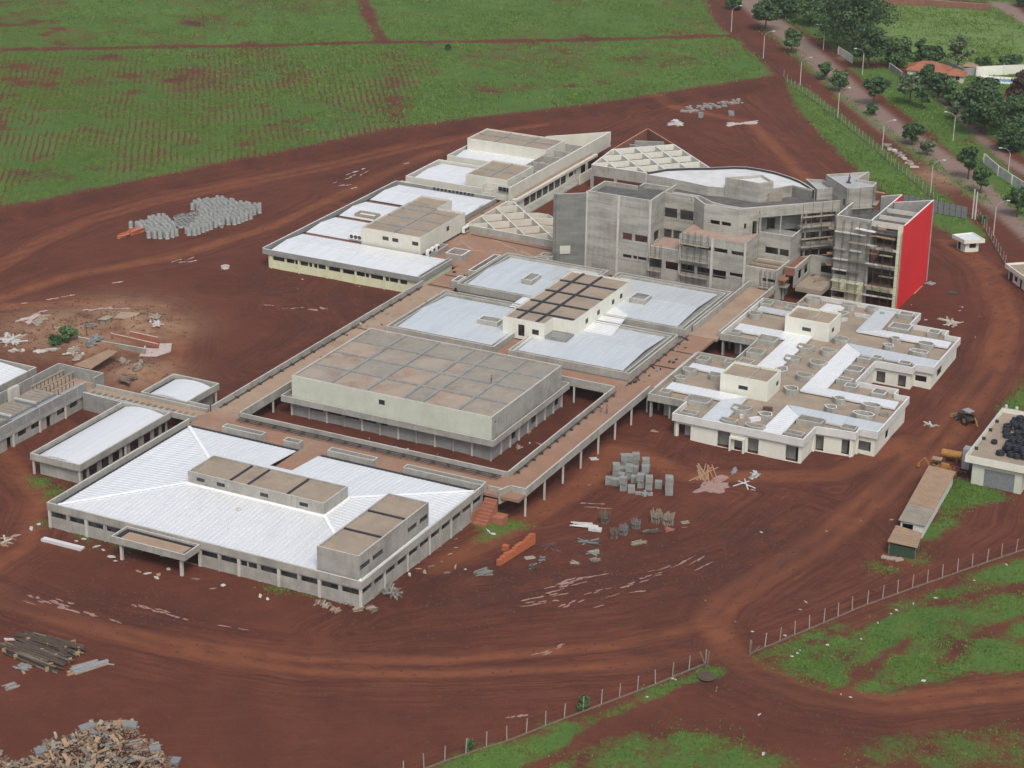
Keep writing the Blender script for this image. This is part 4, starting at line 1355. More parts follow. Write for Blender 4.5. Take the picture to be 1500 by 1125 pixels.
def grid_lines(poly, cs, kind):
    out = []
    for c in cs:
        p, d = ((c / 2, c / 2), (1, -1)) if kind == 'sum' else ((c / 2, -c / 2), (1, 1))
        for a, b in clip_line(poly, p, d):
            if b - a > .5:
                out.append(((p[0] + d[0] * a, p[1] + d[1] * a), (p[0] + d[0] * b, p[1] + d[1] * b)))
    return out

def small_pergola():
    t = thing('small_beam_grid', 'smaller triangular grid of cream beams on the red deck left of the tall block', 'pergola', (-60, 174, 3))
    z0, z1 = 3.1, 4.7
    A, B, C_, D = (-69.4, 166.1), (-45.6, 165.2), (-67.8, 187.4), (-69.4, 187.1)
    poly = [A, B, C_, D]
    for i in range(4):
        beam_wall(t, poly[i], poly[(i + 1) % 4], z0 - (.3 if i == 0 else 0), z1, .3, ('concrete' if i == 0 else 'cream_pale', 'cream'))
    for p, q in grid_lines(poly, [104.2, 111.8], 'sum'):
        beam_wall(t, p, q, z0, z1 - .012, m=('cream_pale', 'cream'))
    for p, q in grid_lines(poly, [-219.8, -227.7, -235.6, -243.4, -251.0], 'dif'):
        beam_wall(t, p, q, z0, z1 - .022, m=('cream_pale', 'cream'))
    arc = [(-61.0, 181.0), (-58.8, 182.4), (-56.3, 182.4), (-53.6, 180.6), (-50.6, 177.4), (-48.2, 173.6), (-46.6, 169.2)]
    for p, q in zip(arc[:-1], arc[1:]):
        beam_wall(t, p, q, z0 - 2, z1 - .03, .25, ('cream_pale', 'cream'), 'curved_wall')
    for p, q in (((-58.5, 178.2), (-53.6, 180.4)), ((-54.6, 174.2), (-48.9, 174.8)), ((-50.8, 170.3), (-46.9, 170.6))):
        beam_wall(t, p, q, z0, z1 - .04, m=('cream_pale', 'cream'))
small_pergola()

def large_pergola():
    t = thing('large_beam_grid', 'larger triangular grid of cream beams with an orange edged far corner', 'pergola', (-52, 238, 0))
    z0, z1 = 4.5, 6.0
    A, B, C_, D, E_ = (-63.0, 221.5), (-48.3, 221.5), (-36.3, 233.8), (-52.4, 249.2), (-64.4, 237.0)
    poly = [A, B, C_, D, E_]
    beam_wall(t, A, B, 3.2, z1, .35, ('concrete', 'white'))
    beam_wall(t, B, C_, 3.2, z1, .3, ('cream', 'white'))
    beam_wall(t, C_, D, z0 - 1, z1, .3, ('cream', 'white'))
    beam_wall(t, A, E_, z0, z1, .3, ('cream', 'white'))
    beam_wall(t, E_, D, z0, z1, .3, ('cream', 'white'))
    for p, q in grid_lines(poly, [165.2, 173.3, 181.4, 189.5], 'sum'):
        beam_wall(t, p, q, z0, z1 - .012, .24, ('cream', 'white'))
    for p, q in grid_lines(poly, [-278.0, -285.8, -293.7], 'dif'):
        beam_wall(t, p, q, z0, z1 - .022, .24, ('cream', 'white'))
    F = (-64.6, 260.3)
    beam_wall(t, E_, F, 1.0, z1 - .03, .3, ('brick', 'beam_orange'), 'orange_edged_wall')
    beam_wall(t, F, D, 1.0, z1 - .03, .3, ('brick', 'beam_orange'), 'orange_edged_wall')
    beam_wall(t, (-63.8, 250), (-56.5, 253), 3.5, 5.2, .3, ('concrete_dark', 'concrete_cap'))
    beam_wall(t, (-63.9, 247), (-55, 246), 3.5, 5.0, .3, ('concrete_dark', 'concrete_cap'))
    for x, y in ((-62.8, 221.5), (-56.4, 221.5), (-48.4, 221.6), (-42, 228), (-36.6, 233.7), (-64.2, 237), (-52.6, 249)):
        part_box('column', 'concrete', t, x - .35, y - .3, -.4, x + .35, y + .3, 3.3)
    beam_wall(t, (-66.6, 222), (-66.8, 245), -.4, 2.6, .3, ('cream_pale', 'concrete_cap'), 'low_wall')
large_pergola()

# ------------------------------------------------------------------ tall raw concrete block
TX = [-37.3, -29.6, -22.0, -14.6, -7.2, 0.4]
def tower():
    t = thing('concrete_block_building', 'tall raw concrete building with unglazed openings and a curved white auditorium roof', 'building', (-18, 172, 0))
    TC, TD = 'tower_concrete', 'tower_shaded'
    def W(p, q, z0, z1, ops=(), m=TC, th=.35, name='wall', cap='concrete_cap'):
        return MB().wall(p, q, z0, z1, th, ops, 0, mt=1).build(name, [m, cap], t)
    Y = 162.5
    # blank wing wall standing forward at the left
    W((-42.9, 158.0), (-37.35, 162.3), -.5, 18.1, (), TD, .35, 'wing_wall')
    part_box('column', TD, t, -43.2, 157.7, -.5, -42.7, 158.2, 18.1)
    MB().obox(-40.9, 159.35, 4.2, 6.1, 2.4, .1, math.atan2(4.3, 5.55)).build('mortar_patch', 'concrete_cap', t)
    fx = lambda a: a - TX[0]
    ops = [(fx(-28.47), fx(-26.2), 8.75, 10.35), (fx(-25.5), fx(-22.5), 8.75, 10.35), (fx(-28.25), fx(-26.15), 4.6, 5.4), (fx(-25.75), fx(-24.8), 4.6, 5.4), (fx(-24.6), fx(-22.55), 4.6, 5.4)]
    W((TX[0], Y), (TX[2], Y), -.5, 18.6, ops)
    W((TX[2], Y + .02), (TX[2], 170.3), -.5, 18.6, [(2.5, 5.6, 8.3, 10.7)])
    fx2 = lambda a: a - TX[2]
    W((TX[2] + .01, Y + .03), (TX[3], Y + .03), -.5, 8.3, [(fx2(-21.9), fx2(-18.9), 3.5, 5.6), (fx2(-18.0), fx2(-15.0), 3.6, 5.4)])
    fx3 = lambda a: a - TX[3]
    W((TX[3], Y), (TX[5], Y), -.5, 12.4, [(fx3(-14.35), fx3(-11.3), 9.4, 10.3), (fx3(-10.6), fx3(-7.5), 9.4, 10.3), (fx3(-6.8), fx3(-3.7), 9.4, 10.35), (fx3(-2.8), fx3(.2), 9.4, 10.3),
                                         (fx3(-14.3), fx3(-11.1), 3.5, 5.45), (fx3(-10.5), fx3(-7.5), 3.6, 5.4), (fx3(-6.85), fx3(-3.75), 3.5, 5.4), (fx3(-2.9), fx3(.15), 4.55, 5.35)])
    W((TX[3], 170.3), (TX[3], Y + .4), 8.2, 12.4)
    W((TX[5], Y + .01), (TX[5], 170.5), -.5, 12.4, ())
    for x in TX:
        part_box('column', 'concrete_cap', t, x - .24, Y - .22, -.5, x + .24, Y - .004, 18.5 if x < -21 else (8.9 if x < -20 else 12.3))
    for z in (4.1, 8.2, 12.3, 16.4):
        MB().box(TX[0], Y - .045, z - .05, TX[2], Y - .002, z + .05).build('floor_joint', 'concrete_dark', t)
        if z < 12:
            MB().box(TX[3] + .3, Y - .045, z - .05, TX[5], Y - .002, z + .05).build('floor_joint', 'concrete_dark', t)
    # terrace and ledge floors, dusted with brick
    MB().box(TX[2] + .1, Y + .4, 7.9, TX[3] - .02, 170.2, 8.25).build('terrace_floor', 'ledge_dust', t)
    MB().prism([(TX[3] + .05, Y + .05), (TX[5] - .05, Y + .05), (TX[5] - .05, 170.4), (-3.1, 166.9), (-11.1, 166.9), (-14.6, 170.0)], 12.0, 12.42).build('ledge_floor', 'ledge_dust', t)
    # recessed upper storeys
    W((TX[2], 170.35), (-15.0, 170.35), 8.2, 18.4, [(.05, 3.1, 12.8, 15.0), (3.8, 6.95, 12.8, 15.0), (.1, 2.0, 8.1, 10.1), (2.35, 4.3, 8.1, 10.1)])
    W((-15.0, 170.35), (-11.1, 166.6), 8.2, 18.4, [(1.0, 1.3, 13.6, 15.2), (1.7, 2.0, 13.6, 15.2), (3.2, 3.6, 13.3, 14.8)])
    W((-11.1, 166.6), (-3.1, 166.6), 12.3, 18.4, [(1.55, 3.75, 14.15, 15.1), (4.15, 6.3, 14.2, 15.1)], 'tower_concrete')
    W((-3.1, 166.6), (-1.2, 168.3), 12.3, 18.4, [(1.4, 1.9, 13.9, 15.1)])
    W((-1.2, 168.3), (.2, 170.3), 12.3, 18.4, [(.9, 2.1, 12.45, 15.4)])
    # 45 degree wing on the right
    W((.2, 170.3), (14.2, 184.0), 16.0, 18.4)
    MB().box(.45, 170.6, 11.7, 7.6, 177.0, 12.0).build('terrace_floor', 'concrete_dark', t)
    W((.42, 170.5), (7.8, 170.5), 3.5, 12.9, [(1.6, 4.6, 8.2, 9.75), (4.9, 7.2, 8.2, 9.75)])
    W((7.8, 170.52), (7.8, 177.6), 3.5, 12.6)
    for x, y in ((.4, 170.9), (7.55, 177.7), (14.0, 183.7)):
        part_box('column', 'concrete', t, x - .2, y - .2, 3, x + .2, y + .2, 16.0)
    MB().tube((4.0, 174.0, 12.0), (4.0, 174.0, 16.0), .09, .09, 8).build('prop', 'concrete_cap', t)
    W((-1.5, 172.3), (6.6, 180.0), 12.0, 16.0, [(3.0, 5.0, 12.2, 14.8)], TD, .3, 'back_wall')
    for z in (4.0, 8.1, 12.2):
        MB().prism([(7.9, 177.3), (14.2, 183.6), (12.0, 186.0), (5.6, 179.6)], z - .35, z + .55, 0, 1).build('floor_edge', ['concrete', 'concrete_cap'], t)
    W((5.4, 181.0), (13.5, 188.9), -.5, 16.0, [(1, 3.5, 8.9, 11.2), (4.5, 7.5, 8.9, 11.2), (1, 3.5, 12.8, 15), (4.5, 7.5, 12.8, 15), (1, 4, 4.8, 7)], 'brick', .3, 'back_wall')
    for k in range(3):
        x, y = lerp(8.4, 13.6, k / 2), lerp(177.9, 183.0, k / 2)
        part_box('column', 'concrete_dark', t, x - .18, y - .18, 0, x + .18, y + .18, 16)
    # scaffolding boards along that wing
    for z in (15.6, 13.4, 10.6, 8.7, 6.5):
        MB().beam((7.9, 176.2, z), (13.4, 181.8, z), .9, .08).build('scaffold_board', 'pale_timber', t)
    for k in range(4):
        x, y = lerp(8.3, 13.2, k / 3), lerp(175.9, 181.1, k / 3)
        MB().tube((x, y, 4), (x, y, 18.8), .05, .05, 6).build('scaffold_pole', 'steel', t)
    # lower annexes
    W((TX[5] + .25, Y), (7.9, Y), -.5, 7.5, [(4.0, 4.9, 4.55, 5.35), (5.15, 7.1, 4.6, 5.35)])
    W((7.9, Y + .02), (7.9, 170.4), -.5, 7.5, [(3.6, 7.0, 0, 5.6)])
    MB().box(.7, Y + .4, 6.7, 7.5, 170.3, 7.0).build('annex_floor', 'pale_deck', t)
    for i in range(6):
        MB().beam((.8, Y + .9 + i * 1.2, 7.15), (7.2, Y + .8 + i * 1.25, 7.15), .3, .16).build('plank', RND.choice(['pale_timber', 'concrete_cap', 'old_timber']), t)
    W((8.2, 166.1), (10.65, 166.1), 5.6, 7.4, (), 'brick')
    W((10.7, 166.1), (10.7, 176.2), 3.0, 7.5, [(2.2, 4.8, 4.0, 6.2), (6.2, 9.0, 4.0, 6.4)])
    W((10.7, 176.1), (17.0, 176.1), 3.0, 7.6, [(2.4, 5.6, 4.0, 6.2)])
    MB().box(8.2, 166.5, 6.4, 10.4, 176.0, 6.7).build('annex_floor', 'brick', t)
    MB().box(10.9, 166.2, 2.3, 16.9, 176.0, 3.3).build('lower_deck', 'roof_slab', t)
    MB().box(8.1, 165.9, -.5, 8.5, 166.3, 5.6).build('column', 'concrete', t)
    for i in range(9):
        MB().obox(RND.uniform(11.6, 16), RND.uniform(167.5, 175), 3.31, 3.31 + RND.uniform(.08, .3), RND.uniform(1, 2.8), RND.uniform(.2, .6), RND.uniform(0, 3)).build('plank', RND.choice(['pale_timber', 'timber', 'pink_wood', 'old_timber']), t)
    # stair landings with orange edges
    for k, z in enumerate((5.0, 3.2)):
        MB().box(6.2, 163.3 + k, z, 9.6, 165.6 + k, z + .3).build('stair_landing', 'stair_brick' if k == 0 else 'roof_slab', t)
    # roof terrace floor and gutter edges
    P = [(TX[0] + .36, Y + .36), (TX[2] - .36, Y + .36), (TX[2] - .36, 170.7), (-15, 170.7), (-11, 167.0), (-3.2, 167.0), (-.2, 169.9), (13.6, 183.6), (8, 188), (0, 182), (-28, 177.5), (-28, 172), (TX[0] + .4, 172)]
    MB().prism(P, 17.0, 17.45).build('roof_slab', 'bitumen', t)
    W((-29.0, 171.8), (TX[0], 171.8), 16.2, 18.5)
    W((TX[0], 171.8), (TX[0], Y + .1), 16.2, 18.5)
    W((-28.9, 174.6), (-28.9, 171.9), 16.2, 18.5)
    W((-22.6, 174.7), (-28.9, 174.7), 16.2, 18.5)
    W((-22.3, 178.6), (-22.3, 170.6), 16.2, 18.5)
    # curved back kerb of the lower roof
    kb = [(-21.0, 172.0), (-14.6, 172.2), (-10.5, 169.2), (-6.5, 168.3), (-2.9, 168.4), (-.6, 170.4), (6.5, 177.3)]
    for p, q in zip(kb[:-1], kb[1:]):
        W(p, q, 17.4, 18.25, (), 'concrete_cap', .3, 'roof_kerb')
    for i in range(10):
        x = RND.uniform(-20, -4)
        MB().obox(x, lerp(171.6, 167.6, (x + 20) / 16) + RND.uniform(-.3, .2), 17.46, 17.46 + RND.uniform(.15, .4), RND.uniform(.5, 1.6), .3, RND.uniform(0, 3)).build('plank', RND.choice(['pale_timber', 'old_timber', 'steel']), t)
    # auditorium drum
    arc = [at(860 + a / 7.5, 180 + b / 7.5, 20) for a, b in ((662, 545), (870, 508), (1100, 498), (1355, 495))] + [at(1040 + a / 7.5, 230 + b / 7.5, 20) for a, b in ((250, 110), (400, 113), (560, 137), (700, 165), (800, 195), (900, 228), (1000, 270), (1080, 318), (1150, 365))]
    front = [(2.5, 185.0), (-1.4, 178.4), (-2.2, 176.2), (-10.3, 176.6), (-14.0, 175.6), (-19.5, 176.6), (-25.2, 177.3)]
    D = arc[::-1]
    ply = D + [(-29.6, 177.4), (-25.2, 177.3), (-19.5, 176.6), (-14.0, 175.6), (-10.3, 176.6), (-2.2, 176.2), (-1.4, 178.4), (2.5, 184.4)]
    MB().prism(ply, 2.0, 19.6, 0, 1).build('auditorium_drum', ['tower_concrete', 'white_roof'], t)
    for p, q in zip(arc[:-1], arc[1:]):
        MB().wall(q, p, 18.2, 20.15, .3, (), 0, mt=1).build('drum_parapet', ['black', 'concrete_cap'], t)
    for p, q in (((-1.4, 178.35), (2.5, 184.35)), ((2.5, 184.4), arc[-1])):
        W(p, q, 17.4, 20.0, (), 'tower_concrete', .3, 'drum_parapet')
    MB().obox(.6, 179.0, 17.45, 19.4, 3.4, .25, .78).build('panel', 'tile', t)
    # lift motor room
    B = [(-10.35, 176.5), (-2.25, 175.95), (.05, 178.9), (-3.9, 182.4)]
    for i in range(4):
        W(B[i], B[(i + 1) % 4], 17.4, 22.0, (), 'tower_concrete', .25, 'motor_room_wall')
    MB().prism(inset(B, .26), 21.0, 21.4).build('motor_room_roof', 'metal', t)
    for i, z in enumerate((13.5, 14.6)):
        MB().beam((-21.4, 178.0, 17.6), (-21.4, 178.4, 19.2), .6, .05).build('mortar_patch', 'concrete_cap', t)
    # scaffold on the front
    def scaff(x0, x1, y, z0, z1, zs, n):
        for i in range(n):
            x = lerp(x0, x1, i / (n - 1))
            for yy in (y, y - .9):
                MB().tube((x, yy, z0), (x, yy, z1), .045, .045, 5).build('scaffold_pole', 'steel', t)
        for z in zs:
            MB().box(x0 - .3, y - 1.0, z, x1 + .3, y - .15, z + .07).build('scaffold_board', 'pale_timber', t)
            MB().tube((x0, y - .92, z + 1), (x1, y - .92, z + 1), .035, .035, 5).build('scaffold_rail', 'steel', t)
    scaff(-14.2, -8.0, Y - .3, 0, 13.2, (10.35, 6.7, 3.2), 5)
    scaff(-21.6, -19.0, Y - .3, 0, 9.0, (6.0, 3.0), 3)
    scaff(4.4, 7.6, Y - .3, 0, 7.3, (3.5,), 4)
    return t

def white_roof_mat():
    return weathered('white_roof_membrane', (0.66, 0.665, 0.66), (0.58, 0.585, 0.58), (0.40, 0.395, 0.38), .6, .6, .3, streak=False)
K['white_roof'] = white_roof_mat()
tower()

def stair_tower():
    t = thing('stair_tower', 'angular grey stair tower rising beside the red building with a flat roof', 'building', (14, 189, 0))
    P = [(8.35, 189.8), (16.0, 181.8), (20.6, 185.9), (20.2, 189.5), (15.6, 189.6), (16.1, 196.6)]
    for i in range(6):
        ops = [(9.2, 10.2, 17.6, 19.2)] if i == 0 else ()
        z0, z1 = (15.8, 22.0)
        m = 'tower_concrete'
        MB().wall(P[i], P[(i + 1) % 6], -.5, 22.0, .3, ops, 0, mt=1).build('wall', [m, 'concrete_cap'], t)
    MB().prism(inset(P, .31), 20.8, 21.5).build('roof_slab', 'grey_membrane', t)
    # lower link roof
    L = [(3.4, 190.8), (8.3, 184.4), (11.6, 187.6), (7.0, 192.0)]
    for i in range(4):
        MB().wall(L[i], L[(i + 1) % 4], 8, 20.0, .25, (), 0, mt=1).build('link_wall', ['tower_concrete', 'concrete_cap'], t)
    MB().prism(inset(L, .26), 19.0, 19.3).build('link_roof', 'grey_membrane', t)
    for z in (17.5, 14.2, 10.8):
        MB().beam((16.4, 181.2, z), (20.9, 185.4, z), .9, .08).build('scaffold_board', 'pale_timber', t)
        MB().beam((21.0, 185.9, z + .3), (20.7, 189.7, z + .3), .9, .08).build('scaffold_board', 'pale_timber', t)
    MB().box(20.4, 187.6, 20.2, 22.6, 188.4, 20.3).build('scaffold_board', 'timber', t)
    for x, y in ((16.6, 181.0), (18.7, 182.8), (20.9, 185.0), (21.4, 189.2)):
        MB().tube((x, y, 0), (x, y, 22.3), .05, .05, 6).build('scaffold_pole', 'steel', t)
    return t
K['grey_membrane'] = weathered('grey_roof_membrane', (0.42, 0.43, 0.44), (0.36, 0.37, 0.385), (0.25, 0.25, 0.25), .4, .6, .4, streak=False)
stair_tower()

def red_building():
    t = thing('red_building', 'unfinished scaffolded block with one long bright red side wall', 'building', (24.5, 182, 0))
    Y, zt = 172.3, 18.7
    x0, x1, x2 = 17.0, 24.6, 32.2
    fx = lambda a: a - x0
    # west half: grey infill wall, cream paint on the two lowest storeys
    ops = [(fx(17.1), fx(20.1), 5.5, 6.9), (fx(17.3), fx(20.0), .3, 2.2)]
    MB().wall((x0, Y), (x1, Y), 4.6, zt, .3, ops, 0, mt=1).build('front_wall', ['tower_concrete', 'white'], t)
    MB().wall((x0, Y - .01), (x1, Y - .01), -.5, 4.59, .3, ops, 0).build('painted_front_wall', 'yellow_cream', t)
    MB().wall((x0, 188.5), (x0, Y), -.5, zt, .3, (), 0, mt=1).build('side_wall', ['tower_concrete', 'white'], t)
    MB().wall((x1, 194.0), (x1, Y + .1), 12.5, zt, .3, (), 0, mt=1).build('inner_wall', ['concrete_dark', 'white'], t)
    MB().wall((x1 + .34, 188.4), (x1 + .34, 194.0), -.5, zt, .3, (), 0, mt=1).build('red_wall', ['red', 'white'], t)
    MB().wall((x1, 194.0), (21.0, 190.4), 10, zt, .3, (), 0, mt=1).build('slanting_wall', ['concrete_dark', 'white'], t)
    # the red flank
    MB().wall((x2, Y + .02), (x2, 193.6), -.6, zt, .35, (), 0, mt=1).build('red_wall', ['red', 'white'], t)
    MB().wall((x2 - .01, 193.5), (x1 + .3, 187.6), -.5, zt, .3, (), 0, mt=1).build('slanting_wall', ['concrete_dark', 'white'], t)
    MB().box(x2 + .02, Y, -.8, x2 + .25, 193.6, -.05).build('plinth', 'beam_orange', t)
    # east half: open bays between floors, brick behind
    MB().box(x2 - 1.45, Y - .03, -.5, x2 - .36, Y + .5, zt - .3).build('corner_column', 'yellow_cream', t)
    MB().box(x1 + .3, Y + .01, 17.5, x2 - .36, Y + .3, zt, ).build('front_beam', 'concrete_cap', t)
    for z, h, m in ((3.1, 1.1, 'yellow_cream'), (8.3, .9, 'concrete'), (12.4, .5, 'concrete_cap')):
        MB().box(x1 + .02, Y + .02, z, x2 - 1.46, Y + .35, z + h).build('front_beam', m, t)
    for z in (3.6, 8.3, 12.4):
        MB().box(x1 + .32, Y + .4, z, x2 - .4, 187.4, z + .35).build('floor_slab', 'brick', t)
    MB().wall((x1 + .3, 179.5), (x2 - .4, 179.5), -.5, 16.5, .25, [(1, 2.6, 4.2, 6.6), (4.4, 6, 8.9, 11)]).build('brick_wall', 'brick', t)
    MB().box(x1 - .35, Y - .02, -.5, x1 + .25, Y + .35, 17.5).build('column', 'concrete', t)
    MB().box(x1 + .31, Y + .32, 15.9, x2 - .4, 187.3, 16.2).build('upper_floor', 'bitumen', t)
    MB().box(x0 + .31, Y + .32, 15.9, x1 - .31, 188, 16.2).build('upper_floor', 'bitumen', t)
    for y in (177.6, 183.0):
        MB().box(x1 + .01, y, 17.6, x2 - .36, y + .25, 18.5).build('roof_beam', 'concrete_cap', t)
    MB().obox(28.6, 176.2, 16.2, 16.9, 2.6, 2.2, .2).build('tar_paper', 'black', t)
    MB().obox(26.8, 175.2, 16.2, 16.4, 3, 1.2, .5).build('plank_heap', 'timber', t)
    MB().obox(30.8, 180.4, 16.2, 17.3, 1.4, 1.6, .2).build('brick_heap', 'pale_deck', t)
    # scaffolding
    n = 9
    for i in range(n):
        x = lerp(x0 + .2, x2 - .3, i / (n - 1))
        for yy in (Y - .45, Y - 1.35):
            MB().tube((x, yy, -.5), (x, yy, 18.2 if i < 6 else 17.2), .05, .05, 5).build('scaffold_pole', 'steel', t)
    for k, z in enumerate((2.2, 4.3, 6.9, 9.3, 11.6, 13.4, 15.4)):
        for j in range(4):
            xa = lerp(x0, x2 - 1.0, j / 4) + RND.uniform(-.2, .3)
            if RND.random() < .78:
                MB().box(xa, Y - 1.35, z + .02 * j, xa + RND.uniform(2.4, 3.7), Y - .4, z + .07 + .02 * j).build('scaffold_board', RND.choice(['pale_timber', 'concrete_cap', 'old_timber']), t)
        MB().tube((x0, Y - 1.38, z + .9), (x2 - .4, Y - 1.38, z + .9), .035, .035, 5).build('scaffold_rail', 'steel', t)
    for z in (15.3, 12.6, 9.6, 7.0):
        MB().obox(x0 - .9, Y + 1.2, z, z + .08, 1.9, 1.5, .5).build('catch_board', 'timber', t)
    MB().obox(24.0, Y - 1.0, 16.6, 16.75, 4.6, .9, -.12).build('scaffold_board', 'white', t)
    MB().obox(27.6, Y - .9, 15.6, 15.75, 5.6, .8, -.05).build('scaffold_board', 'timber', t)
    return t
red_building()

# ------------------------------------------------------------------ clinic-like low block with many skylight curbs
def clinic():
    t = thing('low_clinic', 'sprawling low cream block with white L shaped roof strips and dozens of skylight curbs', 'building', (30, 120, -1))
    F = [(15.7, 86.35), (41.2, 86.35), (41.2, 93.2), (48.5, 93.9), (48.5, 96.1), (51.9, 96.1), (51.9, 115.4), (49.0, 115.4), (49.0, 118), (40.6, 118), (40.6, 130.2), (48.1, 130.2), (48.1, 132.3),
         (51.6, 132.3), (51.6, 151.2), (48.4, 151.2), (48.4, 153.9), (40.3, 153.9), (40.3, 161.3), (15.4, 161.3), (15.4, 154.2), (7.95, 154.2), (7.95, 129.8), (15.7, 129.8), (15.7, 118.0), (7.95, 118.0), (7.95, 93.0), (15.7, 93.0)]
    n = len(F)
    white_edges = set(range(0, 22)) | {27}
    zt = 4.0
    I = inset(F, .28)
    for i in range(n):
        a, b = F[i], F[(i + 1) % n]
        m = 'fascia_grey' if i in white_edges and i not in (19, 20) else 'concrete'
        MB().wall(a, b, 2.55, zt, .25, (), 0, mt=1).build('parapet', [m, 'white' if m == 'fascia_grey' else 'concrete_cap'], t)
    MB().prism(inset(F, .2), 2.6, 3.0, 0).build('roof_slab', 'roof_slab', t)
    Wp = inset(F, .5)
    OP = {0: [(.5, 3.1, -.9, 2.0), (8.4, 11.2, -.95, 2.2), (11.7, 13.8, -.95, 1.5), (14.3, 16.4, -.95, 2.0), (21.6, 24.0, -.9, 2.1)],
          2: [(.4, 1.9, -.9, 2.1), (5.2, 6.7, -.8, 2.1)], 4: [(.1, 2.6, -.4, 1.5)], 5: [(6.2, 8.4, -.3, 1.5)], 10: [(.6, 2.4, -.5, 1.8), (5.0, 6.6, -.6, 1.8)], 12: [(.3, 2.6, .4, 1.6)], 13: [(4, 7.5, .1, 2.1)]}
    for i in range(n):
        a, b = Wp[i], Wp[(i + 1) % n]
        m = 'cream' if i in white_edges else 'concrete'
        ops = OP.get(i, ())
        if i in (20, 21, 22, 23, 24, 25, 26, 27):        # open ground floor round the little court
            L_ = math.dist(F[i], F[(i + 1) % n])
            for k in range(max(2, int(L_ / 3.6) + 1)):
                f_ = min(.98, k / max(1, int(L_ / 3.6)))
                cx_, cy_ = lerp(a[0], b[0], f_), lerp(a[1], b[1], f_)
                MB().box(cx_ - .16, cy_ - .16, -1.5, cx_ + .16, cy_ + .16, 2.58).build('column', 'concrete', t)
            ib = inset(F, 2.4)
            MB().wall(ib[i], ib[(i + 1) % n], -1.7, 2.55, .2).build('wall', 'concrete_dark', t)  # darker grey paints in the shade under the open floor
            continue
        MB().wall(a, b, -1.7, 2.6, .22, ops, 0).build('wall', m, t)
        for op in ops:
            if op[2] > -.2:
                pane(t, a, b, op, .16, 1 if op[1] - op[0] > 1.8 else 0, frame='steel')
        if ops:
            ib = inset(F, 1.9)
            MB().wall(ib[i], ib[(i + 1) % n], -1.6, 2.5, .1, ()).build('light_catch_wall', 'concrete_dark', t)  # added wall, catches some light so the openings read grey
    for x, y in ((16.6, 87.2), (40.6, 87.2), (27.3, 86.9), (30.0, 86.9), (40.9, 93.3), (47.6, 94.2), (48.2, 96.2)):
        part_box('column', 'cream', t, x - .18, y - .18, -1.6, x + .18, y + .18, 2.54)
    MB().box(27.2, 85.95, -1.3, 27.5, 86.8, 1.8).box(29.8, 85.95, -1.3, 30.1, 86.8, 1.8).box(27.5, 85.95, 1.45, 29.8, 86.8, 1.8).build('porch', 'cream', t)
    # roof strips
    strips = [[(21.0, 87.0), (25.2, 87.0), (24.9, 101.3), (20.9, 97.8)], [(9.4, 97.9), (20.9, 97.8), (24.8, 101.4), (9.4, 101.5)],
              [(32.6, 86.8), (36.6, 86.8), (36.5, 97.0), (32.6, 101.5)], [(32.7, 101.6), (36.6, 97.1), (51.5, 97.0), (51.5, 101.5)],
              [(32.2, 109.6), (36.5, 112.7), (36.3, 133.5), (32.0, 138.0)], [(32.3, 109.5), (50.9, 109.4), (50.6, 112.8), (36.6, 112.7)], [(32.1, 138.1), (36.4, 133.6), (51.1, 133.4), (51.0, 137.6)],
              [(20.5, 109.6), (25.2, 109.6), (24.7, 138.0), (20.4, 134.0)], [(9.2, 133.9), (20.4, 134.0), (24.6, 138.1), (9.0, 138.2)],
              [(31.3, 145.9), (35.8, 148.7), (35.3, 160.6), (31.2, 160.6)], [(31.5, 145.7), (50.6, 145.4), (50.4, 148.7), (35.9, 148.6)],
              [(20.3, 150.6), (25.0, 150.6), (24.8, 158.6), (20.6, 158.6)], [(9.2, 147.6), (18.6, 147.4), (18.6, 149.8), (9.0, 150.2)], [(9.0, 110.2), (17.5, 110.0), (17.5, 112.6), (9.0, 112.8)]]
    for k, s in enumerate(strips):
        m = MB()
        dx = max(p[0] for p in s) - min(p[0] for p in s)
        dy = max(p[1] for p in s) - min(p[1] for p in s)
        zs = lambda p: 3.55 + (.02 * ((p[1] if dx > dy else p[0]) - (s[0][1] if dx > dy else s[0][0])))
        roof_plane(m, [(p[0], p[1], zs(p)) for p in s], (0, 1) if dx > dy else (1, 0), step=.9, th=.3)
        m.build('roof_strip', 'metal' if k % 3 else 'metal_blue', t)
    # skylight curbs: (photo x, y, kind, half width, half depth, cap)
    Zt = lambda zx, zy: at(940 + zx / 3.125, 420 + zy / 3.125, 4.15)
    def curb(zx, zy, kind, a, b, cap='concrete_cap', z1=4.15):
        x, y = Zt(zx, zy)
        if kind == 'r':
            P = rect(x - a, y - b, x + a, y + b)
        elif kind == 'o':
            P = [(x - a, y - b * .45), (x - a * .45, y - b), (x + a * .45, y - b), (x + a, y - b * .45), (x + a, y + b * .45), (x + a * .45, y + b), (x - a * .45, y + b), (x - a, y + b * .45)]
        elif kind == 'd':      # straight back, rounded front
            P = [(x + a * math.cos(q), y + b * .3 + b * 1.2 * math.sin(q)) for q in [math.pi + math.pi * k / 7 for k in range(8)]] + [(x + a, y + b), (x - a, y + b)]
        else:                  # pointed
            P = [(x - a, y), (x - a * .3, y - b), (x + a * .5, y - b), (x + a, y - b * .2), (x + a * .55, y + b), (x - a * .4, y + b)]
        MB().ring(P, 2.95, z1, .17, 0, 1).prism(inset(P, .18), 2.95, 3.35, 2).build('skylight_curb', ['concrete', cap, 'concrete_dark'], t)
    c = 'concrete_cap'; w = 'white'
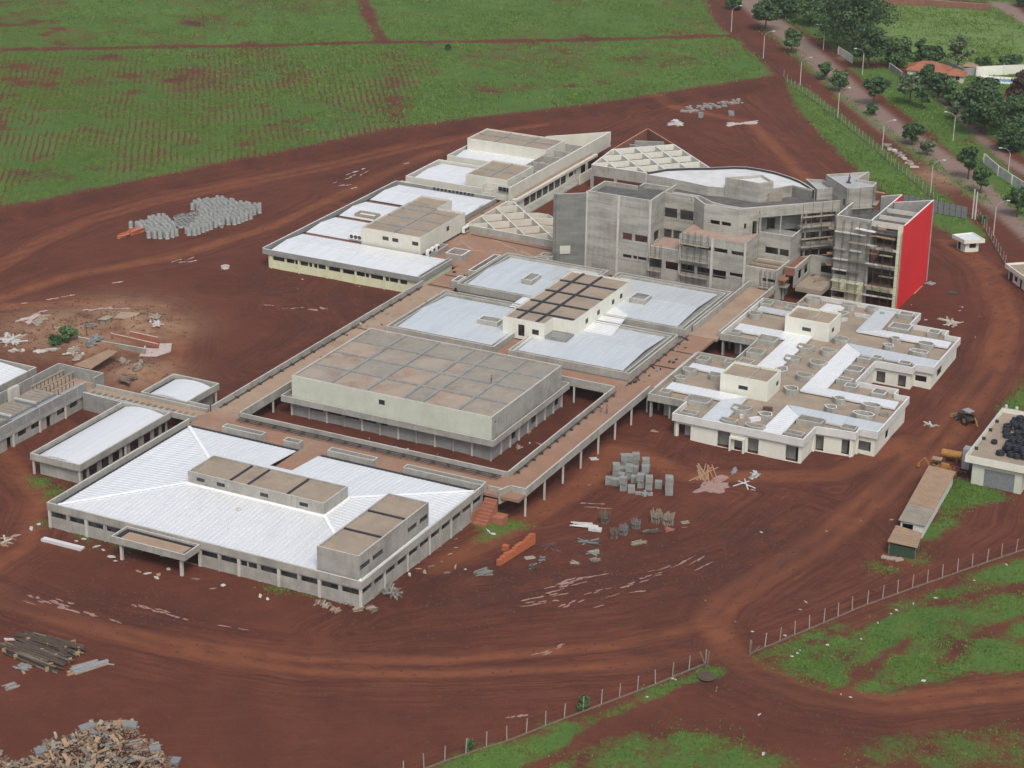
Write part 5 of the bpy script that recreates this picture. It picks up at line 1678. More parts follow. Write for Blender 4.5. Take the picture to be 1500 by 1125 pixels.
    for q in ((110, 475, 'r', 1.0, 1.0, c), (178, 412, 'o', 1.1, 1.0, c), (218, 378, 'd', 1.4, 1.2, c), (285, 325, 'r', 1.2, 1.2, c), (335, 400, 'd', 1.3, 1.2, c), (262, 512, 'r', 2.3, 1.6, c), (218, 572, 'r', 1.6, .9, c),
              (452, 553, 'd', 1.9, 1.5, c), (395, 608, 'd', 1.7, .9, c), (566, 580, 'p', 1.5, 1.1, w), (515, 634, 'd', 1.9, .9, c), (684, 462, 'p', 1.6, 1.2, w), (866, 547, 'p', 1.3, 1.0, w), (905, 507, 'p', 1.4, .9, w),
              (1053, 538, 'o', 1.8, 1.1, w), (1016, 578, 'o', 2.0, 1.1, w), (950, 640, 'r', 1.4, 1.0, c), (700, 667, 'r', 1.7, .9, c), (775, 605, 'r', 2.4, 1.3, c), (960, 450, 'r', 1.2, 1.0, w), (1090, 478, 'r', 1.3, 1.3, w),
              (640, 375, 'p', 1.3, 1.5, w), (685, 325, 'd', 1.6, 1.5, c), (747, 272, 'd', 1.7, 1.4, c), (742, 402, 'd', 1.6, 1.3, c), (803, 345, 'd', 1.7, 1.5, c), (852, 290, 'd', 1.6, 1.2, c), (912, 235, 'o', 1.6, 1.2, c),
              (1161, 232, 'p', 1.2, .9, w), (1130, 265, 'p', 1.2, .9, w), (1301, 257, 'o', 1.7, 1.1, w), (1270, 293, 'o', 1.9, 1.0, w), (1206, 345, 'r', 1.2, .9, w), (1080, 320, 'r', 1.0, .9, w), (1020, 322, 'r', 1.3, .8, w),
              (975, 373, 'r', 1.6, 1.5, w), (930, 420, 'r', 1.5, .8, w), (1185, 180, 'r', 2.1, 1.7, w), (1213, 122, 'r', 1.5, 1.0, w), (1340, 203, 'r', 1.2, 1.1, w), (1052, 95, 'd', 1.2, .9, c), (945, 80, 'd', 1.6, 1.0, c),
              (787, 50, 'o', 1.6, 1.1, c), (742, 86, 'o', 1.3, .9, c), (690, 92, 'r', 1.2, 1.0, c), (575, 70, 'r', 1.2, 1.1, c), (517, 120, 'd', 1.3, 1.2, c), (430, 203, 'r', 1.0, 1.0, c), (577, 235, 'r', 2.0, 1.7, c),
              (525, 293, 'r', 1.6, 1.5, c), (478, 338, 'r', 1.4, 1.2, c), (405, 340, 'r', 1.0, 1.0, c), (915, 120, 'd', 1.2, 1.3, w)):
        curb(*q)
    # two rooftop boxes
    for (x0, y0, x1, y1), xb in (((18.8, 102.2, 28.3, 109.4), 24.2), ((18.7, 138.0, 28.1, 145.3), 24.0)):
        ops = {0: [(3.7, 5.6, 4.5, 5.3)], 1: [(4.8, 6.2, 4.3, 5.3) if y0 < 110 else (1.8, 3.4, 4.3, 5.3)]}
        penthouse(t, x0, y0, x1, y1, 2.9, 6.95, 'cream', beams_x=[xb], cap='cream', ops=ops, beam_mat='concrete', bw=.3)
    # boards left lying on the roof
    for zx, zy, lx, ly, a, m in ((517, 605, 2.2, .9, .9, 'metal'), (425, 592, .9, .6, .2, 'timber'), (457, 592, .7, .6, .4, 'plastic_white'), (577, 558, 1.8, .7, .3, 'dark_timber'), (1010, 132, 3.2, .7, 0, 'plastic_white'),
                                 (1100, 125, .9, 1.2, .3, 'galv'), (865, 262, 2, .3, .4, 'timber'), (925, 150, 1.6, .5, .9, 'plastic_white'), (1110, 582, 1.4, .8, .2, 'tile')):
        x, y = at(940 + zx / 3.125, 420 + zy / 3.125, 3.4)
        MB().obox(x, y, 3.02, 3.7 if m != 'timber' else 3.2, lx, ly, a).build('loose_board', m, t)
    return t
clinic()

# ------------------------------------------------------------------ left-hand service blocks
def service_blocks():
    # block with the sunken roof full of frames and tanks
    t = thing('plant_block', 'grey block at the left edge, its sunken roof full of steel frames', 'building', (-91, 20, 0))
    x0, x1, y0, y1 = -96.3, -85.7, -14.0, 50.3
    ops = []
    y = 1.0
    L = y1 - y0
    k = 0
    while y < L - 4:
        ops.append((y + .6, y + 2.9, 1.2, 2.3) if k % 3 else (y + 1.2, y + 2.4, -.2, 2.2))
        y += 3.75
        k += 1
    MB().wall((x1 - .35, y0), (x1 - .35, y1), -.6, 2.5, .25, ops).build('lower_wall', 'concrete', t)
    for op in ops:
        if op[2] > 0:
            pane(t, (x1 - .35, y0), (x1 - .35, y1), op, .14, 1)
    MB().wall((x1, y0), (x1, 45.0), 2.45, 3.3, .25).build('fascia', 'concrete', t)
    MB().wall((x1, y0), (x1, 45.0), 3.3, 5.0, .2, (), 0, mt=1).build('block_parapet', ['concrete_dark', 'concrete_cap'], t)
    for P, Q in (((x1, y1), (x0, y1)), ((x0, y1), (x0, y0)), ((x1, 47.2), (x1, y1))):
        MB().wall(P, Q, 0 if P[1] == y1 or Q[1] == y1 and P[0] == x1 else 2, 5.0, .2, (), 0, mt=1).build('block_parapet', ['concrete_dark', 'concrete_cap'], t)
    for i in range(17):
        yy = y0 + 3.75 * i
        if yy < 46:
            MB().box(x1 - .02, yy - .14, 3.31, x1 + .05, yy + .14, 4.99).build('pilaster', 'concrete', t)
            MB().box(x0 + .2, yy - .14, 3.0, x0 + .28, yy + .14, 4.99).build('pilaster', 'concrete', t)
        if i % 2 == 0 and yy < 48:
            MB().box(x1 - .25, yy - .18, -.5, x1 + .02, yy + .18, 2.44).build('column', 'concrete_cap', t)
    MB().box(x0 + .2, y0, 2.3, x1 - .22, y1 - .22, 2.7).build('roof_slab', 'pale_deck', t)
    # steel frames
    for i in range(9):
        for x in (-94.2, -92.0, -89.2, -87.0):
            if i < 6 or x < -90:
                MB().tube((x, 39.8 + i * 1.15, 2.7), (x, 39.8 + i * 1.15, 4.3), .07, .07, 6).build('frame_post', 'steel', t)
    for x in (-94.2, -92.0, -89.2, -87.0):
        MB().box(x - .12, 39.4, 4.3, x + .12, 46.0 if x > -90 else 49.4, 4.48).build('frame_rail', 'pale_timber', t)
    for i in range(3):
        MB().box(-87.2, 38.8 - i * 7, 4.3, -86.5, 45.2 - i * 7, 4.6).build('duct', 'galv', t)
    for i, yy in enumerate((35.6, 28.6, 21.4)):
        b = MB()
        b.box(-92.6, yy - 3.0, 3.3, -87.8, yy + 3.0, 4.6, 0, 1)
        o = b.build('tank_unit', ['galv', 'tile'], t)
        MB().box(-92.7, yy - 3.1, 4.61, -87.7, yy - 2.8, 4.95).build('white_rail', 'plastic_white', o)
        for j in range(5):
            MB().box(-92.5, yy - 2.4 + j * 1.05, 4.61, -87.9, yy - 1.8 + j * 1.05, 4.72).build('slat', 'tile', o)
        for x in (-92.3, -88.1):
            for q in (-2.7, 2.7):
                MB().box(x - .1, yy + q - .1, 2.7, x + .1, yy + q + .1, 3.29).build('leg', 'steel', o)
    MB().obox(-87.4, 36.2, 3.6, 4.2, 1.2, .9, .3).build('blue_drum', 'pool', t)
    MB().box(-95.9, 34.6, 2.7, -95.2, 37.2, 5.3).build('riser', 'concrete_cap', t)
    # narrow roof behind, at the very edge
    t = thing('edge_shed_block', 'white roofed grey block half out of the picture at the far left edge', 'building', (-110, 30, 0))
    P = rect(-122, -5, -100.2, 48.5)
    MB().ring(P, 2.7, 4.0, .3, 0, 1).build('parapet', ['concrete', 'concrete_cap'], t)
    for i in range(4):
        q = inset(P, .4)
        MB().wall(q[i], q[(i + 1) % 4], -.6, 2.7, .25).build('wall', 'concrete', t)
    r = MB()
    gable(r, -121, -4, -101.2, 47.3, 3.4, 4.3, 'y')
    r.build('roof', 'metal', t)
    MB().prism(inset(P, .31), 2.8, 3.1).build('roof_slab', 'black', t)
    # long block with one white vaulted roof
    t = thing('long_service_block', 'long narrow grey block with one gently curved white roof beside the front hall', 'building', (-70, 29, 0))
    P = rect(-75.6, 15.5, -64.9, 42.4)
    MB().ring(P, 2.75, 4.0, .28, 0, 1).build('parapet', ['concrete', 'concrete_cap'], t)
    MB().prism(inset(P, .3), 2.8, 3.1).build('roof_slab', 'black', t)
    q = rect(-74.2, 16.3, -65.6, 42.2)
    Lw = 25.9
    ops = [(Lw * a, Lw * b, .3, 2.1) for a, b in ((.03, .075), (.1, .19), (.24, .32), (.36, .44), (.47, .52), (.56, .66), (.72, .8), (.84, .9), (.93, .98))]
    for i in range(4):
        MB().wall(q[i], q[(i + 1) % 4], -.7, 2.8, .25, ops if i == 1 else ()).build('wall', 'concrete', t)
    for op in ops:
        pane(t, q[1], q[2], op, .15, 0)
    for x, y in ((-75.2, 15.9), (-65.3, 15.9), (-65.3, 29), (-75.2, 29)):
        MB().box(x - .16, y - .16, -.6, x + .16, y + .16, 2.74).build('column', 'concrete_cap', t)
    vault(t, -74.6, 16.4, -66.0, 41.9, 3.35, 3.95)
    # small block behind it
    t = thing('small_service_block', 'small square grey block with a curved white roof behind the long service block', 'building', (-70, 53, 0))
    P = rect(-75.5, 47.9, -65.1, 58.5)
    MB().ring(P, 2.75, 4.0, .28, 0, 1).build('parapet', ['concrete', 'concrete_cap'], t)
    MB().prism(inset(P, .3), 2.8, 3.1).build('roof_slab', 'black', t)
    q = inset(P, .9)
    for i in range(4):
        MB().wall(q[i], q[(i + 1) % 4], -.7, 2.8, .25).build('wall', 'concrete_dark', t)
    for x, y in ((-65.5, 57.8), (-65.5, 50)):
        MB().box(x - .16, y - .16, -.6, x + .16, y + .16, 2.74).build('column', 'concrete_cap', t)
    vault(t, -74.4, 48.8, -66.2, 57.4, 3.35, 3.95)
    # link between the blocks
    t = thing('link_bridge', 'narrow raised link with a ladder of open slots joining the service blocks', 'walkway', (-76, 45, 0))
    MB().wall((-85.5, 43.4), (-75.8, 42.9), .0, 3.5, .25, (), 0, mt=1).build('wall', ['concrete_dark', 'concrete_cap'], t)
    MB().wall((-60.3, 47.7), (-85.5, 47.7), 2.2, 3.7, .25, (), 0, mt=1).build('parapet', ['concrete', 'concrete_cap'], t)
    MB().wall((-85.5, 43.6), (-60.3, 43.6), 2.4, 3.5, .25, (), 0, mt=1).build('parapet', ['concrete', 'concrete_cap'], t)
    MB().box(-85.5, 45.9, 2.3, -60.3, 47.4, 3.0).build('deck', 'pale_deck', t)
    for i in range(18):
        MB().box(-85.3 + i * 1.4, 43.9, 2.4, -84.9 + i * 1.4, 45.85, 3.1).build('cross_beam', 'concrete', t)
    MB().box(-60.2, 41.2, 2.5, -59.9, 48, 3.05).build('deck_edge', 'deck', t)
    MB().box(-66.0, 43.9, 2.55, -60.25, 45.8, 3.08).build('deck', 'deck', t)

def vault(t, x0, y0, x1, y1, ze, zr):
    m = MB()
    n = 6
    for i in range(n):
        a, b = i / n, (i + 1) / n
        za, zb = (ze + (zr - ze) * (1 - (2 * u - 1) ** 2) for u in (a, b))
        xa, xb = lerp(x0, x1, a), lerp(x0, x1, b)
        m.quad((xa, y0, za), (xb, y0, zb), (xb, y1, zb), (xa, y1, za))
        m.quad((xa, y0, ze - .3), (xb, y0, ze - .3), (xb, y0, zb), (xa, y0, za))
        m.quad((xb, y1, ze - .3), (xa, y1, ze - .3), (xa, y1, za), (xb, y1, zb))
    m.quad((x1, y0, ze - .3), (x1, y1, ze - .3), (x1, y1, ze), (x1, y0, ze))
    m.quad((x0, y1, ze - .3), (x0, y0, ze - .3), (x0, y0, ze), (x0, y1, ze))
    return m.build('roof', 'metal', t)
service_blocks()

# ------------------------------------------------------------------ guard house, sheds and kiosks on the right
def guard_house():
    t = thing('garage_block', 'cream garage with a brown roof piled with black coils at the right edge', 'building', (75, 104, -1))
    P = rect(69.0, 92.3, 80.5, 117.2)
    MB().ring(P, 3.3, 4.6, .3, 0, 1).build('parapet', ['cream', 'concrete_cap'], t)
    MB().prism(inset(P, .31), 3.4, 3.75).build('roof_slab', 'roof_slab', t)
    q = rect(70.3, 93.0, 79.2, 116.5)
    ops = [(2.2, 7.6, -1.3, 2.4)]
    for i in range(4):
        MB().wall(q[i], q[(i + 1) % 4], -1.6, 3.4, .25, ops if i == 0 else ()).build('wall', 'green_cream', t)
    d = MB()
    d.box(72.55, 93.12, -1.3, 77.85, 93.2, 2.38)
    d.build('roller_door', 'blue_grey', t)
    for y in (97.5, 102.5, 107, 111.5):
        MB().box(69.32, y - .15, 3.76, 69.9, y + .15, 4.3).build('drain_box', 'black', t)
    for x in (69.6, 71.6):
        MB().tube((x, 117.7, 2), (x, 117.7, 5.0), .28, .28, 10).build('vent_pipe', 'plastic_white', t)
    MB().box(67.5, 96.5, 0, 68.9, 98.2, 3.9).build('wall_cabinet', 'galv', t)
    return t
guard_house()

COILS = []
def coil(x, y, z, s, label):
    if not COILS:
        t = thing('conduit_coil', label, 'coil', (0, 0, 0), 'black conduit coils piled on the garage roof')
        for k in range(3):
            m = MB()
            prof = [(.36, .02), (.36, .26), (.44, .31), (.62, .31), (.72, .24), (.72, .08), (.62, 0), (.44, 0), (.36, .02)]
            m.lathe([(r + .02 * (k % 2), zz + .31 * k) for r, zz in prof], 14)
            m.build('winding', 'rubber', t, smooth=True)
        COILS.append(t)
        o = t
    else:
        o = dup(COILS[0], (0, 0, 0), 0, label)
    o.location = (x, y, z)
    o.rotation_euler = (RND.uniform(-.12, .12), RND.uniform(-.12, .12), RND.uniform(0, 6))
    o.scale = (s, s, s * RND.uniform(.8, 1.1))
coil(71.7, 101.8, 3.76, .78, 'single black conduit coil lying apart on the garage roof')
for i in range(34):
    u = i % 4
    v = i // 4
    x, y = 74.2 + u * 1.42 + RND.uniform(-.25, .25) + (.4 if v % 2 else 0) - (1.5 if v > 3 else 0), 97.2 + v * 2.05 + RND.uniform(-.3, .3)
    if 2.2 < v < 3.2 and u < 1:
        continue
    if v > 4 and u == 0:
        x -= .4
    coil(min(x, 79.4), y, 3.77, RND.uniform(.95, 1.15), 'black conduit coil in the heap on the garage roof')
for i in range(14):
    x, y = 75.0 + (i % 3) * 1.4 - (1.3 if i > 7 else 0), 98.2 + (i // 3) * 3.5 + RND.uniform(-.3, .3)
    coil(x, min(y, 115), 4.72, 1.0, 'black conduit coil on top of the heap on the garage roof')

def sheds():
    t = thing('long_site_shed', 'long low site shed with tan and grey sheet roof by the right track', 'shed', (67, 76, -1))
    FL, FR, BR, BL = [at(1240 + a / 3.75, 560 + b / 3.75, z) for a, b, z in ((285, 760, 1.7), (432, 790, 1.5), (602, 490, 1.6), (452, 458, 1.9))]
    md = lambda p, q, k: (lerp(p[0], q[0], k), lerp(p[1], q[1], k))
    ML, MR = md(FL, BL, .30), md(FR, BR, .30)
    def sheet(P, zs, m):
        b = MB()
        roof_plane(b, [(p[0], p[1], z) for p, z in zip(P, zs)], (1, 0), step=1.0, th=.08)
        return b.build('roof', m, t)
    sheet([FL, FR, MR, ML], (1.85, 1.45, 1.45, 1.85), 'tile')
    sheet([ML, MR, BR, BL], (1.9, 1.5, 1.55, 2.0), 'tan_sheet')
    q = inset([FL, FR, BR, BL], .35)
    for i in range(4):
        L = math.dist(q[i], q[(i + 1) % 4])
        ops = [(.3, L * .55, -.6, 1.2)] if i == 0 else ()
        MB().wall(q[i], q[(i + 1) % 4], -1.6, 1.42, .12, ops).build('wall', 'fascia_grey' if i < 2 else 'old_timber', t)
    t = thing('small_site_shed', 'small open shed with brown roof and green cloth sides in front of the long shed', 'shed', (68, 60, -1))
    A = [at(1240 + a / 3.75, 560 + b / 3.75, 1.5) for a, b in ((225, 870), (390, 905), (418, 828), (272, 785))]
    b = MB()
    roof_plane(b, [(p[0], p[1], z) for p, z in zip(A, (1.4, 1.35, 1.5, 1.55))], (1, 0), step=1.0, th=.08)
    b.build('roof', 'tan_sheet', t)
    q = inset(A, .3)
    for i, (x, y) in enumerate(q):
        MB().box(x - .08, y - .08, -1.6, x + .08, y + .08, 1.3).build('post', 'old_timber', t)
    MB().wall(q[0], q[1], -1.5, .9, .06).build('cloth_side', 'green_cloth', t)
    MB().wall(q[1], q[2], -1.5, .9, .06).build('cloth_side', 'green_cloth', t)
    for i in range(3):
        p = Gz(1298 + i * 9, 817 + i * 1.5)
        o = thing('cement_bag', 'pale sack lying by the small shed, ' + ('left', 'middle', 'right')[i] + ' of three', 'sack', (p.x, p.y, p.z), 'pale sacks by the small shed')
        MB().obox(p.x, p.y, p.z - .1, p.z + .22, 1.5, .95, .4 * i).build('sack', 'pale_timber', o)
    # kiosk with white roof
    t = thing('gate_kiosk', 'small cream kiosk with a flat white roof near the back fence', 'kiosk', (34.5, 220, 0))
    P = [at(1340 + a / 5.625, 250 + b / 5.625, 3.0) for a, b in ((308, 530), (410, 580), (580, 572), (478, 513))]
    P = P if sum((P[i][0] * P[(i + 1) % 4][1] - P[(i + 1) % 4][0] * P[i][1]) for i in range(4)) > 0 else P[::-1]
    MB().ring(P, 2.3, 3.2, .25).build('parapet', 'cream', t)
    MB().prism(inset(P, .26), 2.4, 3.0, 0, 1).build('roof', ['cream', 'metal'], t)
    q = inset(P, .9)
    for i in range(4):
        L = math.dist(q[i], q[(i + 1) % 4])
        ops = [(L * .3, L * .8, .9, 2.1)] if i == 1 else [(L * .1, L * .45, 0, 2.1)] if i == 0 else ()
        MB().wall(q[i], q[(i + 1) % 4], -.5, 2.4, .2, ops).build('wall', 'cream', t)
        for op in ops:
            pane(t, q[i], q[(i + 1) % 4], op, .12, 0)
    # second gate building cut by the frame
    t = thing('gate_building', 'cream gate building with flat roof cut by the right edge', 'building', (52, 198, 0))
    A, B = at(1340 + 745 / 5.625, 250 + 770 / 5.625, 3.3), at(1340 + 935 / 5.625, 250 + 905 / 5.625, 3.3)
    d = (Vector(B) - Vector(A)).normalized()
    n = Vector((-d.y, d.x))
    C = Vector(A) + d * 16
    P = [tuple(A), tuple(C), tuple(C + n * 9), tuple(Vector(A) + n * 9)]
    MB().ring(P, 2.5, 3.5, .3).build('parapet', 'cream', t)
    MB().prism(inset(P, .31), 2.6, 3.1).build('roof_slab', 'roof_slab', t)
    q = inset(P, .7)
    ops = [(.3, 2.2, -.3, 2.3), (2.9, 4.4, .6, 1.8), (5.6, 6.6, -.3, 2.2), (8, 10, .6, 2)]
    for i in range(4):
        MB().wall(q[i], q[(i + 1) % 4], -.5, 2.6, .25, ops if i == 0 else ()).build('wall', 'cream', t)
    for op in ops:
        pane(t, q[0], q[1], op, .15, 0)
sheds()

# ------------------------------------------------------------------ concrete pipes standing in the yard
def in_poly(x, y, P):
    r = False
    n = len(P)
    for i in range(n):
        (x0, y0), (x1, y1) = P[i], P[(i + 1) % n]
        if (y0 > y) != (y1 > y) and x < (x1 - x0) * (y - y0) / (y1 - y0) + x0:
            r = not r
    return r

def pipe_mesh(name, h, ro, ri):
    m = MB()
    m.lathe([(ri, .02), (ri, h), (ro - .06, h), (ro - .06, h - .22), (ro - .01, h - .26), (ro - .01, .18), (ro + .07, .12), (ro + .07, 0), (ri, 0)], 12)
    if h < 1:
        m.lathe([(.001, h - .12), (ri + .01, h - .12)], 12, 1)  # black disc paints in the dark of the ring's hollow
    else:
        m.lathe([(.001, h - .2), (ri + .01, h - .2)], 12, 2)  # dark grey disc paints in the shade inside a tall pipe
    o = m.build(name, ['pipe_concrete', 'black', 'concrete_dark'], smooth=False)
    return o

def pipes():
    cr = lambda L: [at(170 + a / 6.52, 270 + b / 6.52, 0) for a, b in L]
    A = cr([(700, 243), (735, 190), (830, 190), (1000, 165), (1050, 165), (1130, 205), (1400, 240), (1390, 255), (1330, 305), (1190, 378), (1080, 400), (1030, 378), (930, 425), (850, 455), (720, 500), (640, 470), (720, 430), (800, 360), (790, 250), (760, 255)])
    B = cr([(115, 420), (170, 405), (290, 385), (330, 345), (420, 335), (500, 350), (555, 420), (590, 500), (440, 533), (330, 528), (260, 455), (200, 430)])
    Cc = cr([(545, 320), (765, 268), (800, 300), (790, 350), (720, 405), (600, 425), (560, 380)])
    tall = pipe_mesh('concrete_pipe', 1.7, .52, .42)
    tag(tall, 'grey concrete pipe standing upright in the crowd of pipes', 'pipe', 'concrete pipes standing in the yard')
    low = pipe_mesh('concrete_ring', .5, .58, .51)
    tag(low, 'short grey concrete ring with black disc darkening its hollow among the tall pipes', 'pipe ring', 'short concrete rings among the pipes')
    first = {0: True, 1: True}
    n = 0
    for kind, P in ((0, A), (0, B), (1, Cc)):
        s = 1.42 if kind == 0 else 1.3
        ca, sa = math.cos(.42), math.sin(.42)                     # rows of the stack run askew to the buildings
        xs, ys = [p[0] * ca + p[1] * sa for p in P], [-p[0] * sa + p[1] * ca for p in P]
        r = 0
        y = min(ys)
        while y <= max(ys):
            x = min(xs) + (s / 2 if r % 2 else 0)
            while x <= max(xs):
                ux, uy = x * ca - y * sa, x * sa + y * ca
                if in_poly(ux, uy, P) and not (kind == 0 and in_poly(ux, uy, Cc)):
                    src = (tall, low)[kind]
                    o = src if first[kind] else src.copy()
                    if not first[kind]:
                        COL.objects.link(o)
                    first[kind] = False
                    j = .2 if kind == 0 else .04
                    gx_, gy_ = ux + RND.uniform(-j, j), uy + RND.uniform(-j, j)
                    o.location = (gx_, gy_, hz(gx_, gy_) - .02)
                    o.rotation_euler = (RND.uniform(-.02, .02), RND.uniform(-.02, .02), RND.uniform(0, 6))
                    o.scale = (1, 1, RND.uniform(.92, 1.06))
                    n += 1
                x += s
            y += s * .87
            r += 1
    o = tall.copy()
    COL.objects.link(o)
    tag(o, 'single concrete pipe lying on its side in front of the standing pipes', 'pipe')
    p = Gz(322, 332)
    o.location = (p.x, p.y, p.z + .5)
    o.rotation_euler = (math.pi / 2, 0, .9)
    print('PIPES', n)
pipes()

def heap_of(name, label, cat, px, py, boards, mats, lx, ly, lz, ang, spread=.25, group=None, piece='board', jit=.25):
    """a pile of boards, planks or sticks, each a part"""
    c = Gz(px, py)
    t = thing(name, label, cat, (c.x, c.y, c.z), group)
    lay = 0
    per = max(1, int(math.ceil(ly / spread)))
    for i in range(boards):
        lay, k = divmod(i, per)
        off = (k - (per - 1) / 2) * spread
        a = ang + RND.uniform(-jit, jit) * (.35 if jit < .5 else 1)
        w = spread * RND.uniform(.6, .95)
        x = c.x - math.sin(ang) * off + RND.uniform(-.12, .12) * lx
        y = c.y + math.cos(ang) * off + RND.uniform(-.12, .12) * lx
        z = c.z + lay * lz + RND.uniform(0, .03)
        MB().obox(x, y, z - .03, z + lz * .92, lx * RND.uniform(.7, 1.05), w, a, tilt=RND.uniform(-.02, .02)).build(piece, RND.choice(mats), t)
    return t

def stick_bundle(px, py, label, h=1.2, n=26, r=.55, m='old_timber', lean=.25, group='bundles of sticks by the yard track'):
    h, r, n = h * 1.4, r * 1.35, int(n * 1.6)
    c = Gz(px, py)
    t = thing('stick_bundle', label, 'bundle', (c.x, c.y, c.z), group)
    b = MB()
    for i in range(n):
        a, q = RND.uniform(0, 6.28), r * math.sqrt(RND.random())
        x, y = c.x + q * math.cos(a), c.y + q * math.sin(a)
        hh = h * RND.uniform(.7, 1.15)
        b.beam((x, y, c.z - .05), (x + RND.uniform(-lean, lean), y + RND.uniform(-lean, lean), c.z + hh), .09, .07)
    o = b.build('sticks', m, t)
    o['kind'] = 'stuff'
    MB().lathe([(r * .98, h * .42), (r * 1.04, h * .45), (r * 1.04, h * .52), (r * .98, h * .55)], 12, 0, (c.x, c.y, c.z)).build('strap', 'steel', t)
    return t

# ------------------------------------------------------------------ pallets of grey blocks
PAL = []
def pallet(px, py, lv, label, rot):
    c = Gz(px, py)
    for k in range(lv):
        if not PAL:
            t = thing('block_pallet', label, 'pallet', (0, 0, 0), 'pallets of grey concrete blocks')
            b = MB()
            for L in range(6):
                for i in range(3):
                    for j in range(4):
                        ox, oy = RND.uniform(-.012, .012), RND.uniform(-.012, .012)
                        b.box(-.62 + i * .42 + ox, -.6 + j * .305 + oy, .13 + L * .2, -.62 + i * .42 + .4 + ox, -.6 + j * .305 + .285 + oy, .13 + L * .2 + .185)
            o = b.build('blocks', 'block', t)
            o['kind'] = 'stuff'
            for j in range(3):
                MB().box(-.64, -.58 + j * .5, 0, .64, -.42 + j * .5, .12).build('pallet_board', 'old_timber', t)
            PAL.append(t)
            o = t
        else:
            o = dup(PAL[0], (0, 0, 0), 0, label)
        o.location = (c.x + RND.uniform(-.1, .1), c.y + RND.uniform(-.1, .1), c.z + k * 1.33)
        o.rotation_euler = (0, 0, rot + RND.uniform(-.25, .25))
        if k:
            o['label'] = label.replace('grey block pallet', 'upper grey block pallet')
for (a, b, lv, lab) in ((125, 312, 1, 'leftmost in the pile'), (182, 322, 1, 'second from the left in front'), (250, 368, 2, 'at the front of the pile'), (318, 385, 1, 'low and crumbling at the front'),
                        (188, 250, 2, 'on the left side of the pile'), (240, 225, 1, 'in the middle left of the pile'), (300, 265, 2, 'in the centre of the pile'), (345, 300, 1, 'sunk in the centre right'),
                        (390, 340, 2, 'in the front right of the pile'), (462, 358, 2, 'right of the front row'), (545, 345, 1, 'rightmost in the pile'), (425, 268, 2, 'on the right side of the pile'),
                        (436, 205, 2, 'standing high at the back right'), (350, 160, 2, 'at the back of the pile'), (305, 175, 2, 'at the back middle'), (255, 170, 2, 'at the back left'), (350, 215, 1, 'behind the centre'), (235, 275, 1, 'behind the front row')):
    pallet(870 + a / 5.77, 655 + b / 5.77, lv, 'grey block pallet ' + lab, .35)
c = Gz(870 + 405 / 5.77, 655 + 400 / 5.77)
t = thing('broken_blocks', 'low scatter of broken grey blocks in front of the block pallets', 'rubble', (c.x, c.y, c.z))
for i in range(16):
    MB().obox(c.x + RND.uniform(-1.2, 1.6), c.y + RND.uniform(-.6, .6), c.z - .03, c.z + RND.uniform(.2, .65), .5, .35, RND.uniform(0, 3)).build('block', 'block', t)
# tall narrow stack beside them
c = Gz(977, 726)
t = thing('slab_stack', 'tall narrow stack of grey slabs standing right of the block pallets', 'stack', (c.x, c.y, c.z))
for k in range(13):
    MB().obox(c.x + RND.uniform(-.05, .05), c.y + .8 + RND.uniform(-.05, .05), c.z + k * .26 - .02, c.z + k * .26 + .235, 1.35, 1.5, .38 + RND.uniform(-.03, .03)).build('slab', 'concrete_dark' if k % 4 else 'block', t)
# orange brick stack
p, q = Gz(731, 829), Gz(783, 799)
t = thing('brick_stack', 'long orange stack of hollow bricks with a stepped uneven top', 'brick stack', ((p.x + q.x) / 2, (p.y + q.y) / 2, p.z))
d = (q - p).normalized()
nn = Vector((-d.y, d.x, 0))
Ln = (q - p).length
b = MB()
ang = math.atan2(d.y, d.x)
k = 0
while k * .31 < Ln:
    f = k * .31 / Ln
    hgt = 5 + int(4.2 * f + 1.4 * math.sin(f * 9) ** 2)
    for r in range(hgt):
        for w in range(3):
            c = p + d * (k * .31 + .15) + nn * (w * .22) + Vector((RND.uniform(-.012, .012), RND.uniform(-.02, .02), 0))
            b.obox(c.x, c.y, p.z + r * .205 - .02, p.z + r * .205 + .18, .29, .205, ang)
    k += 1
o = b.build('bricks', 'orange_brick', t)
o['kind'] = 'stuff'
c = Gz(741, 806)
t = thing('brick_cube', 'small pale orange cube of bricks behind the long brick stack', 'brick stack', (c.x, c.y, c.z))
for r in range(4):
    for i in range(3):
        for j in range(3):
            MB().obox(c.x + (i - 1) * .36 + RND.uniform(-.01, .01), c.y + (j - 1) * .26, c.z + r * .24 - .02, c.z + r * .24 + .215, .34, .24, 0).build('brick', 'orange_brick', t)

CX = lambda a, b: (870 + a / 5.77, 655 + b / 5.77)
ZX = lambda a, b: (600 + a / 3.261, 640 + b / 3.261)
stick_bundle(*CX(90, 640), 'upright grey bundle of props beside the white pipes', 1.4, 30, .6)
stick_bundle(*CX(172, 770), 'small dark bundle with one pale board standing at its left', 1.1, 26, .5)
stick_bundle(*CX(248, 740), 'squat dark green grey bundle second from the left', 1.2, 32, .5, 'grey_board')
stick_bundle(*CX(355, 680), 'round dark bundle in the middle of the yard stacks', 1.0, 30, .6, 'grey_board')
stick_bundle(*CX(525, 630), 'pale bundle of tall sticks, left of the pair', 1.4, 36, .7, 'pale_timber', .4)
stick_bundle(*CX(625, 650), 'pale bundle of tall sticks, right of the pair', 1.4, 36, .75, 'pale_timber', .4)
heap_of('board_pile', 'dark flat pile of boards below the stick bundles', 'board pile', *CX(480, 720), 12, ['grey_board', 'dark_timber'], 3.0, 1.2, .16, .75)
heap_of('board_pile', 'pale pile of grey planks nearest the puddle streaks', 'board pile', *CX(375, 815), 9, ['pale_timber', 'old_timber'], 2.8, 1.3, .14, .95)
